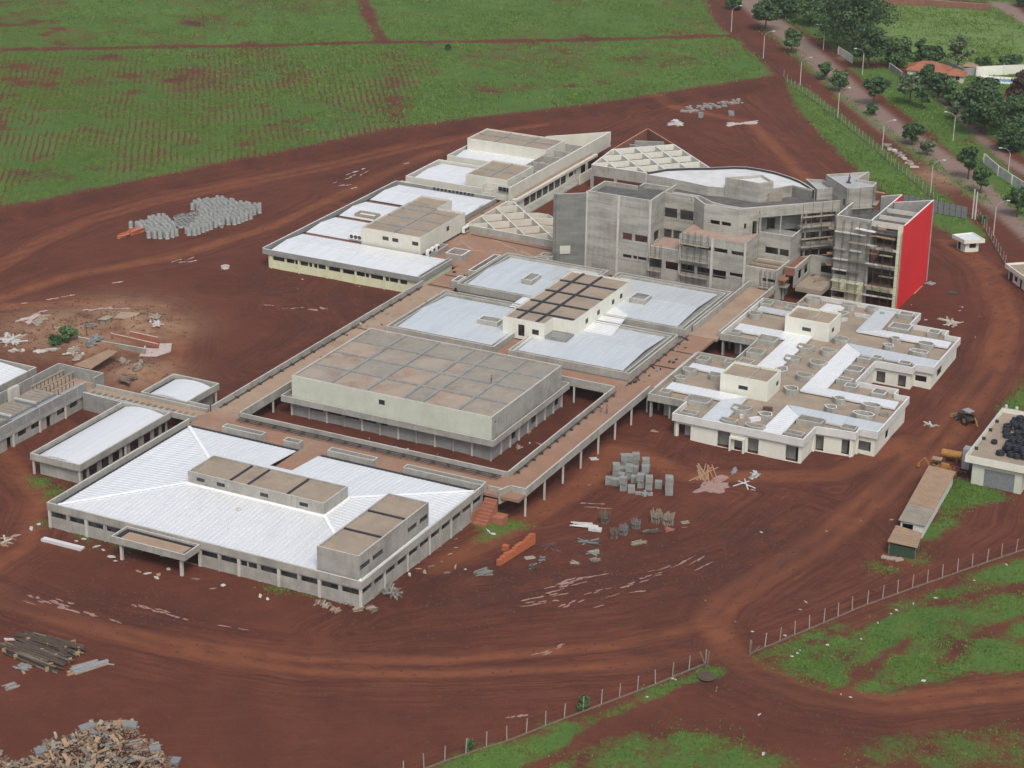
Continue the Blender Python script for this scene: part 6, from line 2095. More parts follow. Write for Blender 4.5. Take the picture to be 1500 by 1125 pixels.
heap_of('board_pile', 'small heap of pink painted boards', 'board pile', *CX(640, 700), 10, ['pink_wood'], 1.6, 1.2, .08, .3, jit=1.2)
heap_of('board_pile', 'single pair of pale boards right of the stick bundles', 'board pile', *CX(775, 640), 2, ['pale_timber'], 1.8, .4, .12, .8)
heap_of('board_pile', 'long dark flat heap of boards left of the bundles', 'board pile', *ZX(855, 505), 14, ['dark_timber', 'grey_board'], 4.2, 1.4, .1, .45, jit=.8)
heap_of('board_pile', 'grey boards with a few pale planks on top', 'board pile', *ZX(880, 552), 10, ['grey_board', 'pale_timber'], 2.2, 1.6, .14, .1, jit=.9)
heap_of('board_pile', 'short brown box shaped stack of boards', 'board pile', *ZX(885, 595), 10, ['tile', 'old_timber'], 1.5, .9, .18, .9)
heap_of('board_pile', 'pale flat boards left of the brown stack', 'board pile', *ZX(790, 602), 6, ['pale_timber', 'old_timber'], 1.8, 1.0, .1, .3, jit=.9)
heap_of('board_pile', 'two pale boards lying on a dark heap near the bricks', 'board pile', *ZX(570, 577), 5, ['pale_timber'], 1.8, .8, .1, .8)
heap_of('board_pile', 'dark low heap right of the brick stack', 'board pile', *ZX(632, 588), 16, ['dark_timber', 'grey_board'], 1.3, 1.3, .13, .4, jit=2)
heap_of('board_pile', 'dark low heap in front of the brick stack', 'board pile', *ZX(585, 620), 16, ['dark_timber', 'grey_board'], 1.6, 1.3, .1, .4, jit=2)
heap_of('board_pile', 'long grey heap of boards left of the brick stack', 'board pile', *ZX(345, 650), 14, ['old_timber', 'grey_board'], 3.0, 1.4, .12, 1.0, jit=.7)
heap_of('rod_pile', 'thin reddish rods scattered behind the bricks', 'rods', *ZX(660, 515), 9, ['rust', 'steel'], 3.0, 1.4, .05, .3, .18, piece='rod', jit=1.5)
heap_of('rod_pile', 'tangle of dark red rods right of the bricks', 'rods', *ZX(700, 540), 9, ['rust', 'steel'], 2.0, 1.4, .07, .9, .18, piece='rod', jit=2.0)
heap_of('board_pile', 'orange and tan planks fanned out below the clinic', 'board pile', *CX(930, 220), 12, ['timber', 'stair_brick'], 8.0, 2.2, .06, -.35 + math.pi / 2 + .5, .3, jit=.5)
heap_of('board_pile', 'small orange boards lying on the orange soil', 'board pile', 958, 632, 4, ['timber'], 1.6, .8, .08, .2)
heap_of('rubble', 'grey rubble patch left of the white sheets', 'rubble', *CX(1185, 205), 18, ['block', 'concrete_dark'], .9, 2.2, .12, .2, .4, piece='block', jit=3)
heap_of('sheet_heap', 'crumpled heap of white plastic sheets near the clinic', 'sheets', *CX(1360, 235), 14, ['plastic_white', 'galv'], 2.0, 2.6, .12, .2, .45, piece='sheet', jit=3)
heap_of('board_pile', 'two white boards crossed in front of the white sheets', 'board pile', *CX(1265, 320), 3, ['plastic_white'], 4.2, .8, .08, 2.2, .3, jit=2.2)
heap_of('sheet', 'white folded sheet lying under the walkway posts', 'sheet', 870, 672, 4, ['plastic_white'], 1.6, .9, .12, .7, piece='sheet')
# white plastic pipes
c = Gz(855, 771)
t = thing('white_pipe_stack', 'bright white stack of plastic pipes and channels', 'pipes', (c.x, c.y, c.z))
for i in range(11):
    a = RND.uniform(-.12, .12) + .25
    lx = RND.uniform(2.4, 4.4)
    cx, cy = c.x + RND.uniform(-.8, .8), c.y + (i % 6 - 2.5) * .28
    v = Vector((math.cos(a), math.sin(a), 0)) * lx / 2
    MB().tube(Vector((cx, cy, c.z + .12 + .22 * (i // 6))) - v, Vector((cx, cy, c.z + .12 + .22 * (i // 6))) + v, .11, .11, 8).build('white_pipe', 'plastic_white', t)
MB().obox(c.x + 2.4, c.y - .6, c.z, c.z + .5, 2.2, .9, .2).build('white_channel', 'plastic_white', t)

# ------------------------------------------------------------------ timber and debris at lower left
TZ = lambda a, b: (a / 5, 900 + b / 5)
c = Gz(*TZ(320, 300))
t = thing('timber_pile', 'broad dark pile of old timber beams with pale sawn ends', 'timber pile', (c.x, c.y, c.z))
ends = [((-20, 240), (470, 420)), ((60, 215), (520, 380)), ((90, 160), (640, 290)), ((130, 150), (600, 262)), ((0, 200), (430, 435)), ((180, 150), (560, 330)), ((240, 150), (650, 285)), ((40, 250), (400, 400)), ((100, 180), (330, 300)), ((380, 220), (500, 330)),
        ((20, 225), (500, 395)), ((150, 175), (600, 310)), ((70, 190), (560, 355)), ((210, 160), (640, 270)), ((0, 262), (380, 420)), ((120, 200), (540, 370))]
for i in range(120):
    (a, b), (d_, e) = ends[i % len(ends)]
    f = RND.uniform(0, .3)
    g_ = RND.uniform(.7, 1)
    ja, jb = RND.uniform(-14, 14), RND.uniform(-14, 14)
    P0, P1 = Gz(*TZ(lerp(a, d_, f) + ja, lerp(b, e, f) + jb)), Gz(*TZ(lerp(a, d_, g_) + ja, lerp(b, e, g_) + jb))
    z = RND.choice((.12, .3, .48, .62)) + .02 * (i % 5)
    P0.z = c.z + z; P1.z = c.z + z + RND.uniform(-.08, .08)
    MB().beam(P0, P1, RND.uniform(.16, .3), RND.uniform(.1, .2)).build('beam', 'dark_timber' if i % 5 else 'old_timber', t)
for a, b in ((30, 278), (115, 322), (210, 202), (310, 282), (410, 322), (482, 266), (515, 352), (350, 245), (345, 418), (375, 388), (540, 222), (568, 305), (580, 270), (305, 360)):
    P = Gz(*TZ(a, b))
    MB().obox(P.x, P.y, P.z - .03, P.z + .75, RND.uniform(.2, .7), .22, .9).build('sawn_end', 'timber', t)
heap_of('plank_stack', 'neat stack of orange and grey planks at the right of the dark timber', 'plank stack', *TZ(630, 395), 8, ['timber', 'grey_board', 'galv', 'pale_timber'], 5.6, 1.9, .22, 1.05, .42)
heap_of('plank_stack', 'lone grey plank beside the plank stack', 'plank', *TZ(765, 360), 1, ['pale_timber'], 3.2, .3, .12, .35)
heap_of('board_pile', 'grey and tan boards lying below the dark timber pile', 'board pile', *TZ(180, 385), 9, ['grey_board', 'timber', 'galv'], 2.4, 1.8, .08, .1, .5, jit=1)
heap_of('board_pile', 'small grey pallet shaped board stack at the left edge', 'board pile', *TZ(75, 525), 7, ['grey_board', 'pale_timber'], 2.0, 1.5, .12, 1.1, .35)
heap_of('sheet', 'bright white sheet on the far corner of the timber pile', 'sheet', *TZ(75, 178), 2, ['plastic_white'], 1.7, .8, .14, .5, piece='sheet')

def debris():
    c = Gz(130, 1115)
    t = thing('debris_pile', 'large pile of broken boards and building rubble at the lower left corner', 'debris pile', (c.x, c.y, c.z))
    cr = lambda a, b: Gz(a / 5, 900 + b / 5)
    top = [(30, 1010), (130, 1080), (200, 1040), (330, 910), (520, 880), (620, 800), (800, 780), (990, 770), (1010, 850), (1090, 920), (1180, 950), (1200, 1030), (1310, 1050), (1320, 1110), (1300, 1250), (300, 1300), (-60, 1300), (-60, 990)]
    P = [cr(a, b) for a, b in top]
    pl = [(v.x, v.y) for v in P]
    if sum(pl[i][0] * pl[(i + 1) % len(pl)][1] - pl[(i + 1) % len(pl)][0] * pl[i][1] for i in range(len(pl))) < 0:
        pl = pl[::-1]
    xs, ys = [p_[0] for p_ in pl], [p_[1] for p_ in pl]
    def depth(x, y):
        if not in_poly(x, y, pl):
            return 0
        best = 99
        for i in range(len(pl)):
            (x0, y0), (x1, y1) = pl[i], pl[(i + 1) % len(pl)]
            dx, dy = x1 - x0, y1 - y0
            u = max(0, min(1, ((x - x0) * dx + (y - y0) * dy) / (dx * dx + dy * dy)))
            best = min(best, math.hypot(x - x0 - u * dx, y - y0 - u * dy))
        return best
    mats = ['old_timber', 'tile', 'tile', 'timber', 'old_timber', 'tan_sheet', 'old_timber', 'tan_sheet', 'timber', 'grey_board', 'pale_timber', 'tan_sheet']
    n = 0
    while n < 290:
        x, y = RND.uniform(min(xs), max(xs)), RND.uniform(min(ys), max(ys))
        dp = depth(x, y)
        if dp <= 0.05:
            continue
        z = c.z + min(dp * .26, .95) * RND.uniform(.55, 1.05)
        lx, ly = RND.uniform(.7, 2.4), RND.uniform(.18, .7)
        a, ti, ti2 = RND.uniform(0, 6.28), RND.uniform(-.5, .5), RND.uniform(-.35, .35)
        m = MB()
        u = Vector((math.cos(a), math.sin(a), ti)).normalized() * lx / 2
        v = Vector((-math.sin(a), math.cos(a), ti2)).normalized() * ly / 2
        w = u.cross(v).normalized() * RND.uniform(.03, .09)
        q = Vector((x, y, z))
        m.hexa([q - u - v - w, q + u - v - w, q + u + v - w, q - u + v - w], [q - u - v + w, q + u - v + w, q + u + v + w, q - u + v + w])
        m.build('board', RND.choice(mats), t)
        n += 1
    b = MB()
    n = 0
    while n < 2600:
        x, y = RND.uniform(min(xs), max(xs)), RND.uniform(min(ys), max(ys))
        dp = depth(x, y)
        if dp <= 0:
            continue
        z = c.z + min(dp * .26, .95) * RND.uniform(.1, 1.0)
        b.obox(x, y, z - .1, z + RND.uniform(.03, .12), RND.uniform(.1, .7), RND.uniform(.06, .25), RND.uniform(0, 3.1), RND.randrange(4), tilt=RND.uniform(-.6, .6))
        n += 1
    o = b.build('rubble', ['old_timber', 'dark_timber', 'brick', 'tan_sheet'], t)
    o['kind'] = 'stuff'
    for (a, b_, lx, ly, hgt, m) in ((955, 825, 1.9, 1.5, 1.0, 'grey_board'), (1135, 1000, 1.5, 1.3, 1.0, 'grey_board'), (1285, 1085, 1.2, 1.6, .3, 'blue_grey'), (640, 840, 2.2, 1.4, 1.5, 'grey_board'), (300, 1020, 1.6, 1.6, .9, 'blue_grey'), (880, 815, 1.9, 1.2, .9, 'timber'), (740, 905, 3.0, .9, 1.5, 'grey_board')):
        v = cr(a, b_)
        MB().obox(v.x, v.y, v.z + hgt * .2, v.z + hgt * .2 + .35, lx, ly, RND.uniform(0, 1), tilt=RND.uniform(-.15, .15)).build('panel', m, t)
debris()

# ------------------------------------------------------------------ scraps lying about
def scrap(px, py, lx, ly, m, label, group=None, ang=None, h=.1, cat='scrap'):
    p = Gz(px, py)
    a = RND.uniform(0, 3.1) if ang is None else ang
    mb = MB()
    k = RND.choice((4, 4, 5))
    pts = []
    for i in range(k):
        q = 2 * math.pi * i / k + RND.uniform(-.4, .4)
        pts.append((p.x + math.cos(a) * lx / 2 * math.cos(q) - math.sin(a) * ly / 2 * math.sin(q), p.y + math.sin(a) * lx / 2 * math.cos(q) + math.cos(a) * ly / 2 * math.sin(q)))
    mb.prism(pts, p.z - .02, p.z + h * RND.uniform(.4, 1.6))
    o = mb.build('scrap', m)
    tag(o, label, cat, group)
    return o
S1 = 'white scraps in front of the hall'
for i, (x, y) in enumerate(((57, 768), (46, 774), (123, 790), (112, 793), (141, 801), (151, 806), (163, 816), (169, 822), (138, 781), (247, 834), (216, 841), (232, 843), (381, 873), (392, 878), (327, 857), (229, 847), (106, 803))):
    scrap(x, y, RND.uniform(.7, 1.7), RND.uniform(.4, .9), 'plastic_white', 'white scrap of board on the ground in front of the hall', S1)
p = Gz(92, 798)
t = thing('metal_sheet', 'long folded pale metal roofing sheet lying before the hall', 'metal sheet', (p.x, p.y, p.z))
MB().obox(p.x, p.y, p.z, p.z + .3, 8.0, 1.1, .02).build('sheet', 'metal', t)
MB().obox(p.x + .1, p.y - .62, p.z - .02, p.z + .5, 7.8, .08, .02).build('fold', 'metal', t)
S2 = 'wooden scraps round the hall'
for i, (x, y, m) in enumerate(((203, 838, 'timber'), (232, 843, 'timber'), (312, 862, 'tan_sheet'), (286, 848, 'old_timber'), (23, 785, 'pale_timber'), (12, 795, 'pale_timber'), (20, 790, 'old_timber'), (613, 833, 'timber'), (622, 838, 'pale_timber'), (632, 829, 'old_timber'), (655, 838, 'old_timber'), (667, 830, 'pale_timber'), (600, 842, 'plastic_white'), (649, 792, 'plastic_white'), (722, 782, 'plastic_white'), (715, 778, 'plastic_white'))):
    scrap(x, y, RND.uniform(1, 2.4), RND.uniform(.3, .8), m, ('pale' if m in ('plastic_white', 'pale_timber') else 'brown') + ' wooden scrap lying by the hall', S2)
S3 = 'white litter on the rough grass'
for x, y in ((1168, 957), (1160, 962), (1172, 953), (1150, 931), (1212, 945), (1261, 936), (1313, 894), (1305, 899), (1371, 876), (1338, 885), (1474, 828), (1286, 913), (1246, 1020), (1232, 1016), (1118, 1105), (1353, 998), (990, 996), (948, 1021), (1112, 1047), (985, 994), (1427, 850)):
    scrap(x, y, RND.uniform(.3, 1.1), RND.uniform(.2, .6), 'plastic_white', 'small white piece of litter on the rough grass', S3)
S4 = 'pale scraps scattered over the red yard'
for i in range(60):
    x, y = RND.choice(((RND.uniform(620, 760), RND.uniform(740, 860)), (RND.uniform(1000, 1380), RND.uniform(640, 780)), (RND.uniform(860, 1060), RND.uniform(640, 900)), (RND.uniform(1330, 1440), RND.uniform(420, 500)), (RND.uniform(380, 660), RND.uniform(400, 440)), (RND.uniform(1020, 1200), RND.uniform(840, 950)), (RND.uniform(460, 720), RND.uniform(640, 680)), (RND.uniform(720, 820), RND.uniform(590, 670))))
    g = Gz(x, y)
    if -60 < g.x < 1 and 0 < g.y < 41 or -52 < g.x < -7 and 58 < g.y < 91 or g.x > 7.5 and 85 < g.y < 162 and g.x < 53 or -61 < g.x < 7.2 and (41 < g.y < 48 or 92 < g.y < 200):
        continue
    scrap(x, y, RND.uniform(.3, 1.1), RND.uniform(.2, .5), RND.choice(['pale_timber', 'plastic_white', 'old_timber', 'timber']), 'small pale scrap on the red yard', S4)
for i, (x, y, m) in enumerate(((525, 893, 'timber'), (492, 895, 'timber'), (480, 888, 'tan_sheet'), (512, 884, 'old_timber'), (545, 893, 'old_timber'), (468, 884, 'timber'))):
    heap_of('pallet_stack', ('brown wooden pallet stack at the hall corner, ' + ('first', 'second', 'third', 'fourth', 'fifth', 'sixth')[i] + ' of the group'), 'pallets', x, y, 10, [m, 'old_timber', 'pale_timber'], 1.5, 1.3, .17, .3 + i, .3, group='wooden pallets at the hall corner', jit=.6)
heap_of('board_pile', 'tangled heap of old boards beside the hall corner', 'board pile', 574, 868, 26, ['old_timber', 'grey_board', 'pale_timber'], 3.4, 2.2, .16, .9, .3, jit=2.4)
heap_of('board_pile', 'white and brown boards heaped at the left of the hall', 'board pile', 8, 793, 10, ['pale_timber', 'plastic_white', 'timber'], 2.6, 2.2, .1, .6, .35, jit=1.6)
heap_of('white_bin', 'small white box standing by the hall side wall', 'box', 692, 766, 2, ['plastic_white'], .9, .5, .4, .2)
c = Gz(1035, 994)
t = thing('round_lid', 'flat brown round lid lying in the grass by the gateway', 'lid', (c.x, c.y, c.z))
MB().lathe([(.05, .5), (1.3, .38), (1.35, .3), (1.3, .25), (.05, .35)], 16, 0, (c.x, c.y, c.z)).build('disc', 'dark_timber', t)
c = Gz(330, 393)
t = thing('well_ring', 'single low concrete well ring alone in the left yard', 'well ring', (c.x, c.y, c.z))
MB().lathe([(.7, .02), (.7, .55), (.95, .55), (.95, -.05)], 16, 0, (c.x, c.y, c.z)).build('ring', 'concrete_cap', t)
for i, (x, y) in enumerate(((181, 348), (199, 341))):
    heap_of('tile_row', ('left' if i == 0 else 'right') + ' row of stacked orange tiles beside the pipes', 'tile stack', x, y, 14, ['orange_brick', 'beam_orange'], 3.4, .9, .22, 1.35, .4, group='rows of orange tiles', piece='tile', jit=.3)
c = Gz(1045, 156)
t = thing('rubble', 'low straggling line of grey rubble near the back fence', 'rubble', tuple(c))
for i in range(70):
    p = Gz(*(lambda f: (lerp(998, 1090, f) + RND.uniform(-4, 4), lerp(163, 148, f) + RND.uniform(-3.5, 3.5)))(RND.random()))
    MB().obox(p.x, p.y, p.z - .05, p.z + RND.uniform(.1, .55), RND.uniform(.5, 1.8), RND.uniform(.4, 1.0), RND.uniform(0, 3.1), tilt=RND.uniform(-.15, .15)).build('lump', RND.choice(['block', 'concrete_dark', 'tile']), t)
heap_of('rubble', 'low white pile of lime on the far yard', 'rubble', 992, 180, 22, ['plastic_white', 'concrete_cap'], 2.6, 6, .12, .7, .8, piece='lump', jit=3)
heap_of('pallet_stack', 'small grey stack in the far yard, left one', 'stack', 1026, 172, 6, ['block'], 1.4, .9, .5, .2, .5)
heap_of('pallet_stack', 'small grey stack in the far yard, right one', 'stack', 1071, 169, 8, ['block'], 1.6, 1.1, .5, .2, .5)
heap_of('board_pile', 'white planks thrown down behind the clinic', 'board pile', 1392, 472, 12, ['pale_timber', 'concrete_cap'], 4.2, 3, .1, .8, .5, jit=2.5)
heap_of('sheet_heap', 'small white sheet heap at the foot of the red wall', 'sheets', 1362, 415, 5, ['plastic_white', 'galv'], 2.2, 1.4, .16, 1.2, .4, piece='sheet')
heap_of('board_pile', 'dark flat grate lying on the track beyond the red wall', 'board pile', 1397, 429, 8, ['dark_timber', 'steel'], 2.4, 1.8, .12, .3, .3)
heap_of('debris_heap', 'white broken boards by the tractor track', 'boards', 1362, 622, 8, ['plastic_white', 'pale_timber'], 2.4, 1.2, .1, 1.1, .35, jit=2.4)
for i, (x, y) in enumerate(((765, 600), (780, 612), (790, 650), (760, 655), (775, 632))):
    heap_of('board_pile', ('white heap of boards inside the sunken court', 'pale boards at the north of the sunken court', 'pinkish board near the court corner', 'pale scraps by the court wall', 'brown broken boards in the sunken court')[i], 'boards', x, y, (9, 5, 2, 4, 8)[i], [('plastic_white', 'pale_timber', 'pink_wood', 'pale_timber', 'timber')[i]], 1.5, 1.3, .1, .5, .35, jit=2.4)

# ------------------------------------------------------------------ standing water
sd_ = 0
for a, b, w, m in (((45, 872), (75, 884), .9, 0), ((62, 876), (100, 892), 1.0, 0), ((75, 882), (140, 902), 1.1, 0), ((85, 876), (108, 886), .7, 0), ((158, 908), (176, 914), .6, 0), ((36, 880), (48, 884), .5, 0), ((195, 884), (215, 891), .8, 0), ((205, 887), (245, 898), .7, 0),
                   ((240, 896), (275, 907), .6, 0), ((228, 890), (248, 894), .7, 0), ((320, 916), (336, 918), .5, 0), ((350, 921), (362, 923), .5, 0),
                   ((770, 880), (835, 868), .8, 1), ((775, 884), (815, 879), .7, 1), ((790, 870), (850, 856), .9, 1), ((800, 862), (860, 848), .7, 1), ((815, 856), (875, 842), .8, 1), ((840, 850), (890, 842), .5, 1), ((765, 888), (800, 884), .6, 1), ((820, 890), (850, 878), .8, 1), ((860, 870), (892, 862), .6, 1), ((880, 880), (905, 872), .5, 1),
                   ((905, 862), (945, 850), .5, 0), ((925, 870), (950, 866), .5, 0), ((995, 825), (1015, 815), .5, 1), ((1010, 828), (1030, 816), .6, 1), ((1018, 835), (1040, 824), .5, 1), ((870, 890), (885, 886), .5, 0), ((935, 848), (975, 838), .5, 0), ((950, 838), (985, 829), .5, 0), ((985, 832), (1005, 823), .5, 0),
                   ((782, 960), (805, 952), .7, 1), ((795, 958), (828, 944), .7, 1), ((850, 738), (885, 739), .6, 0), ((860, 744), (890, 745), .6, 0), ((1030, 718), (1065, 704), 5.5, 1), ((1090, 712), (1108, 716), 1.2, 1),
                   ((0, 496), (22, 492), 2.0, 1), ((0, 502), (38, 490), 1.2, 1), ((4, 508), (32, 498), 1.0, 1), ((28, 470), (62, 462), 2.6, 1), ((34, 472), (58, 472), 2.6, 1), ((50, 460), (72, 456), 1.2, 1), ((68, 438), (84, 435), .8, 1), ((90, 434), (108, 432), .8, 1), ((120, 456), (158, 450), 1.2, 1), ((32, 444), (40, 443), .9, 1), ((235, 447), (248, 450), .7, 0), ((150, 452), (185, 452), .7, 1),
                   ((505, 262), (520, 256), 1.0, 1), ((510, 256), (534, 247), 1.0, 1), ((525, 258), (542, 250), .8, 0), ((498, 272), (512, 270), 1.2, 1), ((512, 276), (523, 273), .9, 1), ((488, 268), (494, 266), .7, 1), ((590, 240), (600, 238), .8, 1), ((252, 384), (268, 380), 1.0, 1), ((262, 386), (288, 381), .9, 1), ((276, 380), (284, 377), .8, 0),
                   ((415, 452), (445, 450), .8, 0), ((455, 452), (478, 455), 2.0, 0), ((385, 446), (400, 448), .7, 0), ((1062, 184), (1085, 180), 3.5, 1), ((1085, 182), (1108, 178), 3.5, 1), ((975, 183), (1000, 179), 3, 1), ((745, 1050), (768, 1047), 1.2, 0), ((168, 414), (180, 412), .9, 1)):
    sd_ += 1
    puddle(a, b, w, 'puddle_sky_pale' if m and not (a[0] > 740 and a[1] > 690) else 'puddle', sd_)

# ------------------------------------------------------------------ the mixing place in the left yard
def mixing_place():
    L = lambda a, b: (a / 5.5556, 430 + b / 5.5556)
    def roof4(name, label, pts, zs, m, legs=True):
        P = [at(*L(a, b), z) for (a, b), z in zip(pts, zs)]
        t = thing(name, label, 'shelter', (sum(p[0] for p in P) / 4, sum(p[1] for p in P) / 4, 0))
        b = MB()
        roof_plane(b, [(p[0], p[1], z) for p, z in zip(P, zs)], (1, 0), step=1, th=.1)
        b.build('roof', m, t)
        for i, ((x, y), z) in enumerate(zip(inset(P, .25), zs)):
            MB().box(x - .07, y - .07, hz(x, y) - .3, x + .07, y + .07, z - .1).build('post', 'old_timber', t)
        return t, P
    t, P = roof4('open_shelter', 'open shelter with a long tan sheet roof in the left yard', [(600, 580), (740, 612), (960, 470), (880, 455)], (1.9, 1.9, 2.4, 2.4), 'tan_sheet')
    t, P = roof4('open_shelter', 'small low shelter with a pale tin roof beyond the sand heap', [(925, 200), (1080, 205), (1140, 155), (980, 150)], (1.6, 1.6, 2.0, 2.0), 'pale_deck')
    t, P = roof4('site_hut', 'tiny brown hut with a flat board roof beyond the sand heap', [(790, 208), (860, 215), (925, 185), (870, 178)], (2.0, 2.0, 2.1, 2.1), 'pale_timber')
    q = inset(P, .3)
    for i in range(4):
        MB().wall(q[i], q[(i + 1) % 4], -.3, 1.9, .08).build('wall', 'tile', t)
    # brick sided pit with pale pool
    t = thing('settling_pit', 'pit of low orange brick walls holding pale pink water', 'pit', (*at(*L(1200, 440), 0), 0))
    def w(a, b, h, m, hb=-.4):
        p, q = at(*L(*a), .0), at(*L(*b), .0)
        d = (Vector(q) - Vector(p)).normalized()
        n = Vector((-d.y, d.x)) * .15
        MB().prism([(p[0] - n.x, p[1] - n.y), (q[0] - n.x, q[1] - n.y), (q[0] + n.x, q[1] + n.y), (p[0] + n.x, p[1] + n.y)], hb, h, 0, 1).build('pit_wall', [m, 'concrete_cap'], t)
    w((640, 400), (1180, 495), 1.3, 'tile')
    w((900, 350), (1290, 440), .8, 'stair_brick')
    w((1060, 355), (1290, 405), 1.3, 'stair_brick')
    w((1180, 495), (1182, 470), 1.2, 'tile')
    P = [at(*L(a, b), .12) for a, b in ((1120, 520), (1180, 440), (1290, 448), (1300, 405), (1400, 405), (1390, 470), (1210, 535))]
    MB().prism(P, -.3, .12).build('pool_water', 'puddle_sky_pale', t)
    heap_of('tarpaulin_heap', 'dark grey heap under netting in the left yard', 'heap', *L(760, 395), 26, ['grey_board', 'concrete_dark'], 2.4, 4.5, .25, .3, .6, piece='bag', jit=2)
    heap_of('board_pile', 'white crossed boards at the left edge by the puddles', 'boards', *L(90, 370), 16, ['plastic_white', 'pale_timber'], 5.0, 4.5, .12, .9, .5, jit=2)
    heap_of('board_pile', 'white broken frames on the far side of the sand heap', 'boards', *L(1250, 190), 12, ['plastic_white', 'pale_timber'], 3.2, 4, .12, .2, .5, jit=2.4)
    heap_of('board_pile', 'white ring of boards right of the sand heap', 'boards', *L(1280, 245), 9, ['plastic_white', 'concrete_cap'], 3, 2.5, .12, .7, .5, jit=2.4)
    heap_of('board_pile', 'dark pallets scattered on the near sand slope', 'boards', *L(1060, 690), 20, ['dark_timber', 'brick', 'old_timber'], 3.4, 5, .12, .2, .6, jit=1)
    heap_of('board_pile', 'boards and sacks on the sand left of the tan shelter', 'boards', *L(600, 470), 14, ['pale_timber', 'tile', 'concrete_cap'], 2.6, 4, .14, .3, .6, jit=1.6)
    heap_of('rubble', 'broken pale blocks around the tan shelter', 'rubble', *L(1130, 600), 16, ['pale_deck', 'tile'], 1.6, 3, .3, .3, .7, piece='block', jit=3)
    heap_of('board_pile', 'grey boards by the hut', 'boards', *L(740, 265), 8, ['grey_board', 'old_timber'], 2.6, 2, .15, .5, .4, jit=.6)
    for i, (a, b, n_, lx_, ly_, m_) in enumerate(((330, 220, 16, 2.6, 5, ['pale_deck', 'tile']), (520, 300, 14, 2.2, 4, ['pale_deck', 'timber']), (380, 470, 16, 2.0, 4, ['tile', 'pale_timber', 'concrete_cap']), (640, 520, 12, 1.8, 3, ['concrete_cap', 'pale_timber']), (1010, 560, 12, 2.4, 3, ['brick', 'tile']), (140, 470, 10, 1.6, 2.5, ['concrete_cap', 'tile']))):
        heap_of('spoil_heap', ('low pale spoil beside the far puddles', 'tan spoil between the puddles and the green bush', 'mixed rubble left of the long tan shelter', 'pale broken blocks at the foot of the tan shelter', 'dark spoil beyond the near sand slope', 'small pale heap by the edge shed roof')[i], 'spoil', *L(a, b), n_, m_, lx_, ly_, .12, .3 + i, .7, piece='lump', jit=3)
    p = Gz(*L(705, 335))
    t = thing('post_with_arm', 'lone dark post with a short arm standing in the sand', 'post', (p.x, p.y, p.z))
    MB().tube((p.x, p.y, p.z - .2), (p.x, p.y, p.z + 2.6), .08, .08, 6).beam((p.x - .5, p.y, p.z + 2.5), (p.x + 1.2, p.y + .2, p.z + 2.7), .1, .1).build('post', 'steel', t)
mixing_place()

# ------------------------------------------------------------------ street lamps
LAMP = []
def lamp(px, py, label, h=9.0, a=.5):
    p = Gz(px, py)
    if not LAMP:
        t = thing('street_lamp', label, 'street lamp', (0, 0, 0), 'street lamps along the avenue')
        MB().tube((0, 0, -.3), (0, 0, 7.4), .13, .10, 8).build('pole', 'concrete_cap', t)
        m = MB()
        pts = [(0, 0, 7.3), (.5, 0, 8.2), (1.4, 0, 8.8), (2.6, 0, 9.0)]
        for q, r in zip(pts[:-1], pts[1:]):
            m.tube(q, r, .06, .06, 6)
        m.build('arm', 'galv', t)
        hd = MB().hexa([(2.3, -.16, 8.92), (3.2, -.12, 9.0), (3.2, .12, 9.0), (2.3, .16, 8.92)], [(2.35, -.12, 9.14), (3.15, -.08, 9.14), (3.15, .08, 9.14), (2.35, .12, 9.14)]).build('lamp_head', 'plastic_white', t)
        MB().box(2.5, -.1, 8.86, 3.1, .1, 8.91).build('lens', 'white', hd)
        LAMP.append(t)
        o = t
    else:
        o = dup(LAMP[0], (0, 0, 0), 0, label)
    o.location = tuple(p)
    o.rotation_euler = (0, 0, a)
    o.scale = (1, 1, h / 9.0)
for i, (x, y, ln) in enumerate(((1071, 47, 'farthest lamp, beside the field corner'), (1118, 86, 'second lamp from the far end'), (1172, 125, 'lamp where the fence meets the field'), (1227, 172, 'lamp by the middle of the back fence'), (1292, 222, 'lamp beside the broken kerb'), (1363, 283, 'lamp behind the red building'), (1455, 345, 'lamp near the cream kiosk'))):
    lamp(x, y, 'tall single arm street lamp, ' + ln, 8.6)
for x, y, ln, a in ((1151, 28, 'far lamp among the trees over the road', 3.7), (1206, 73, 'thin lamp at the far road edge', 3.7), (1263, 110, 'lamp standing on the lawn over the road', 3.7), (1396, 207, 'lamp on the lawn edge near the white wall', 3.7), (1476, 262, 'lamp behind the stained white wall', 3.7)):
    lamp(x, y, 'tall single arm street lamp, ' + ln, 8.2, a)

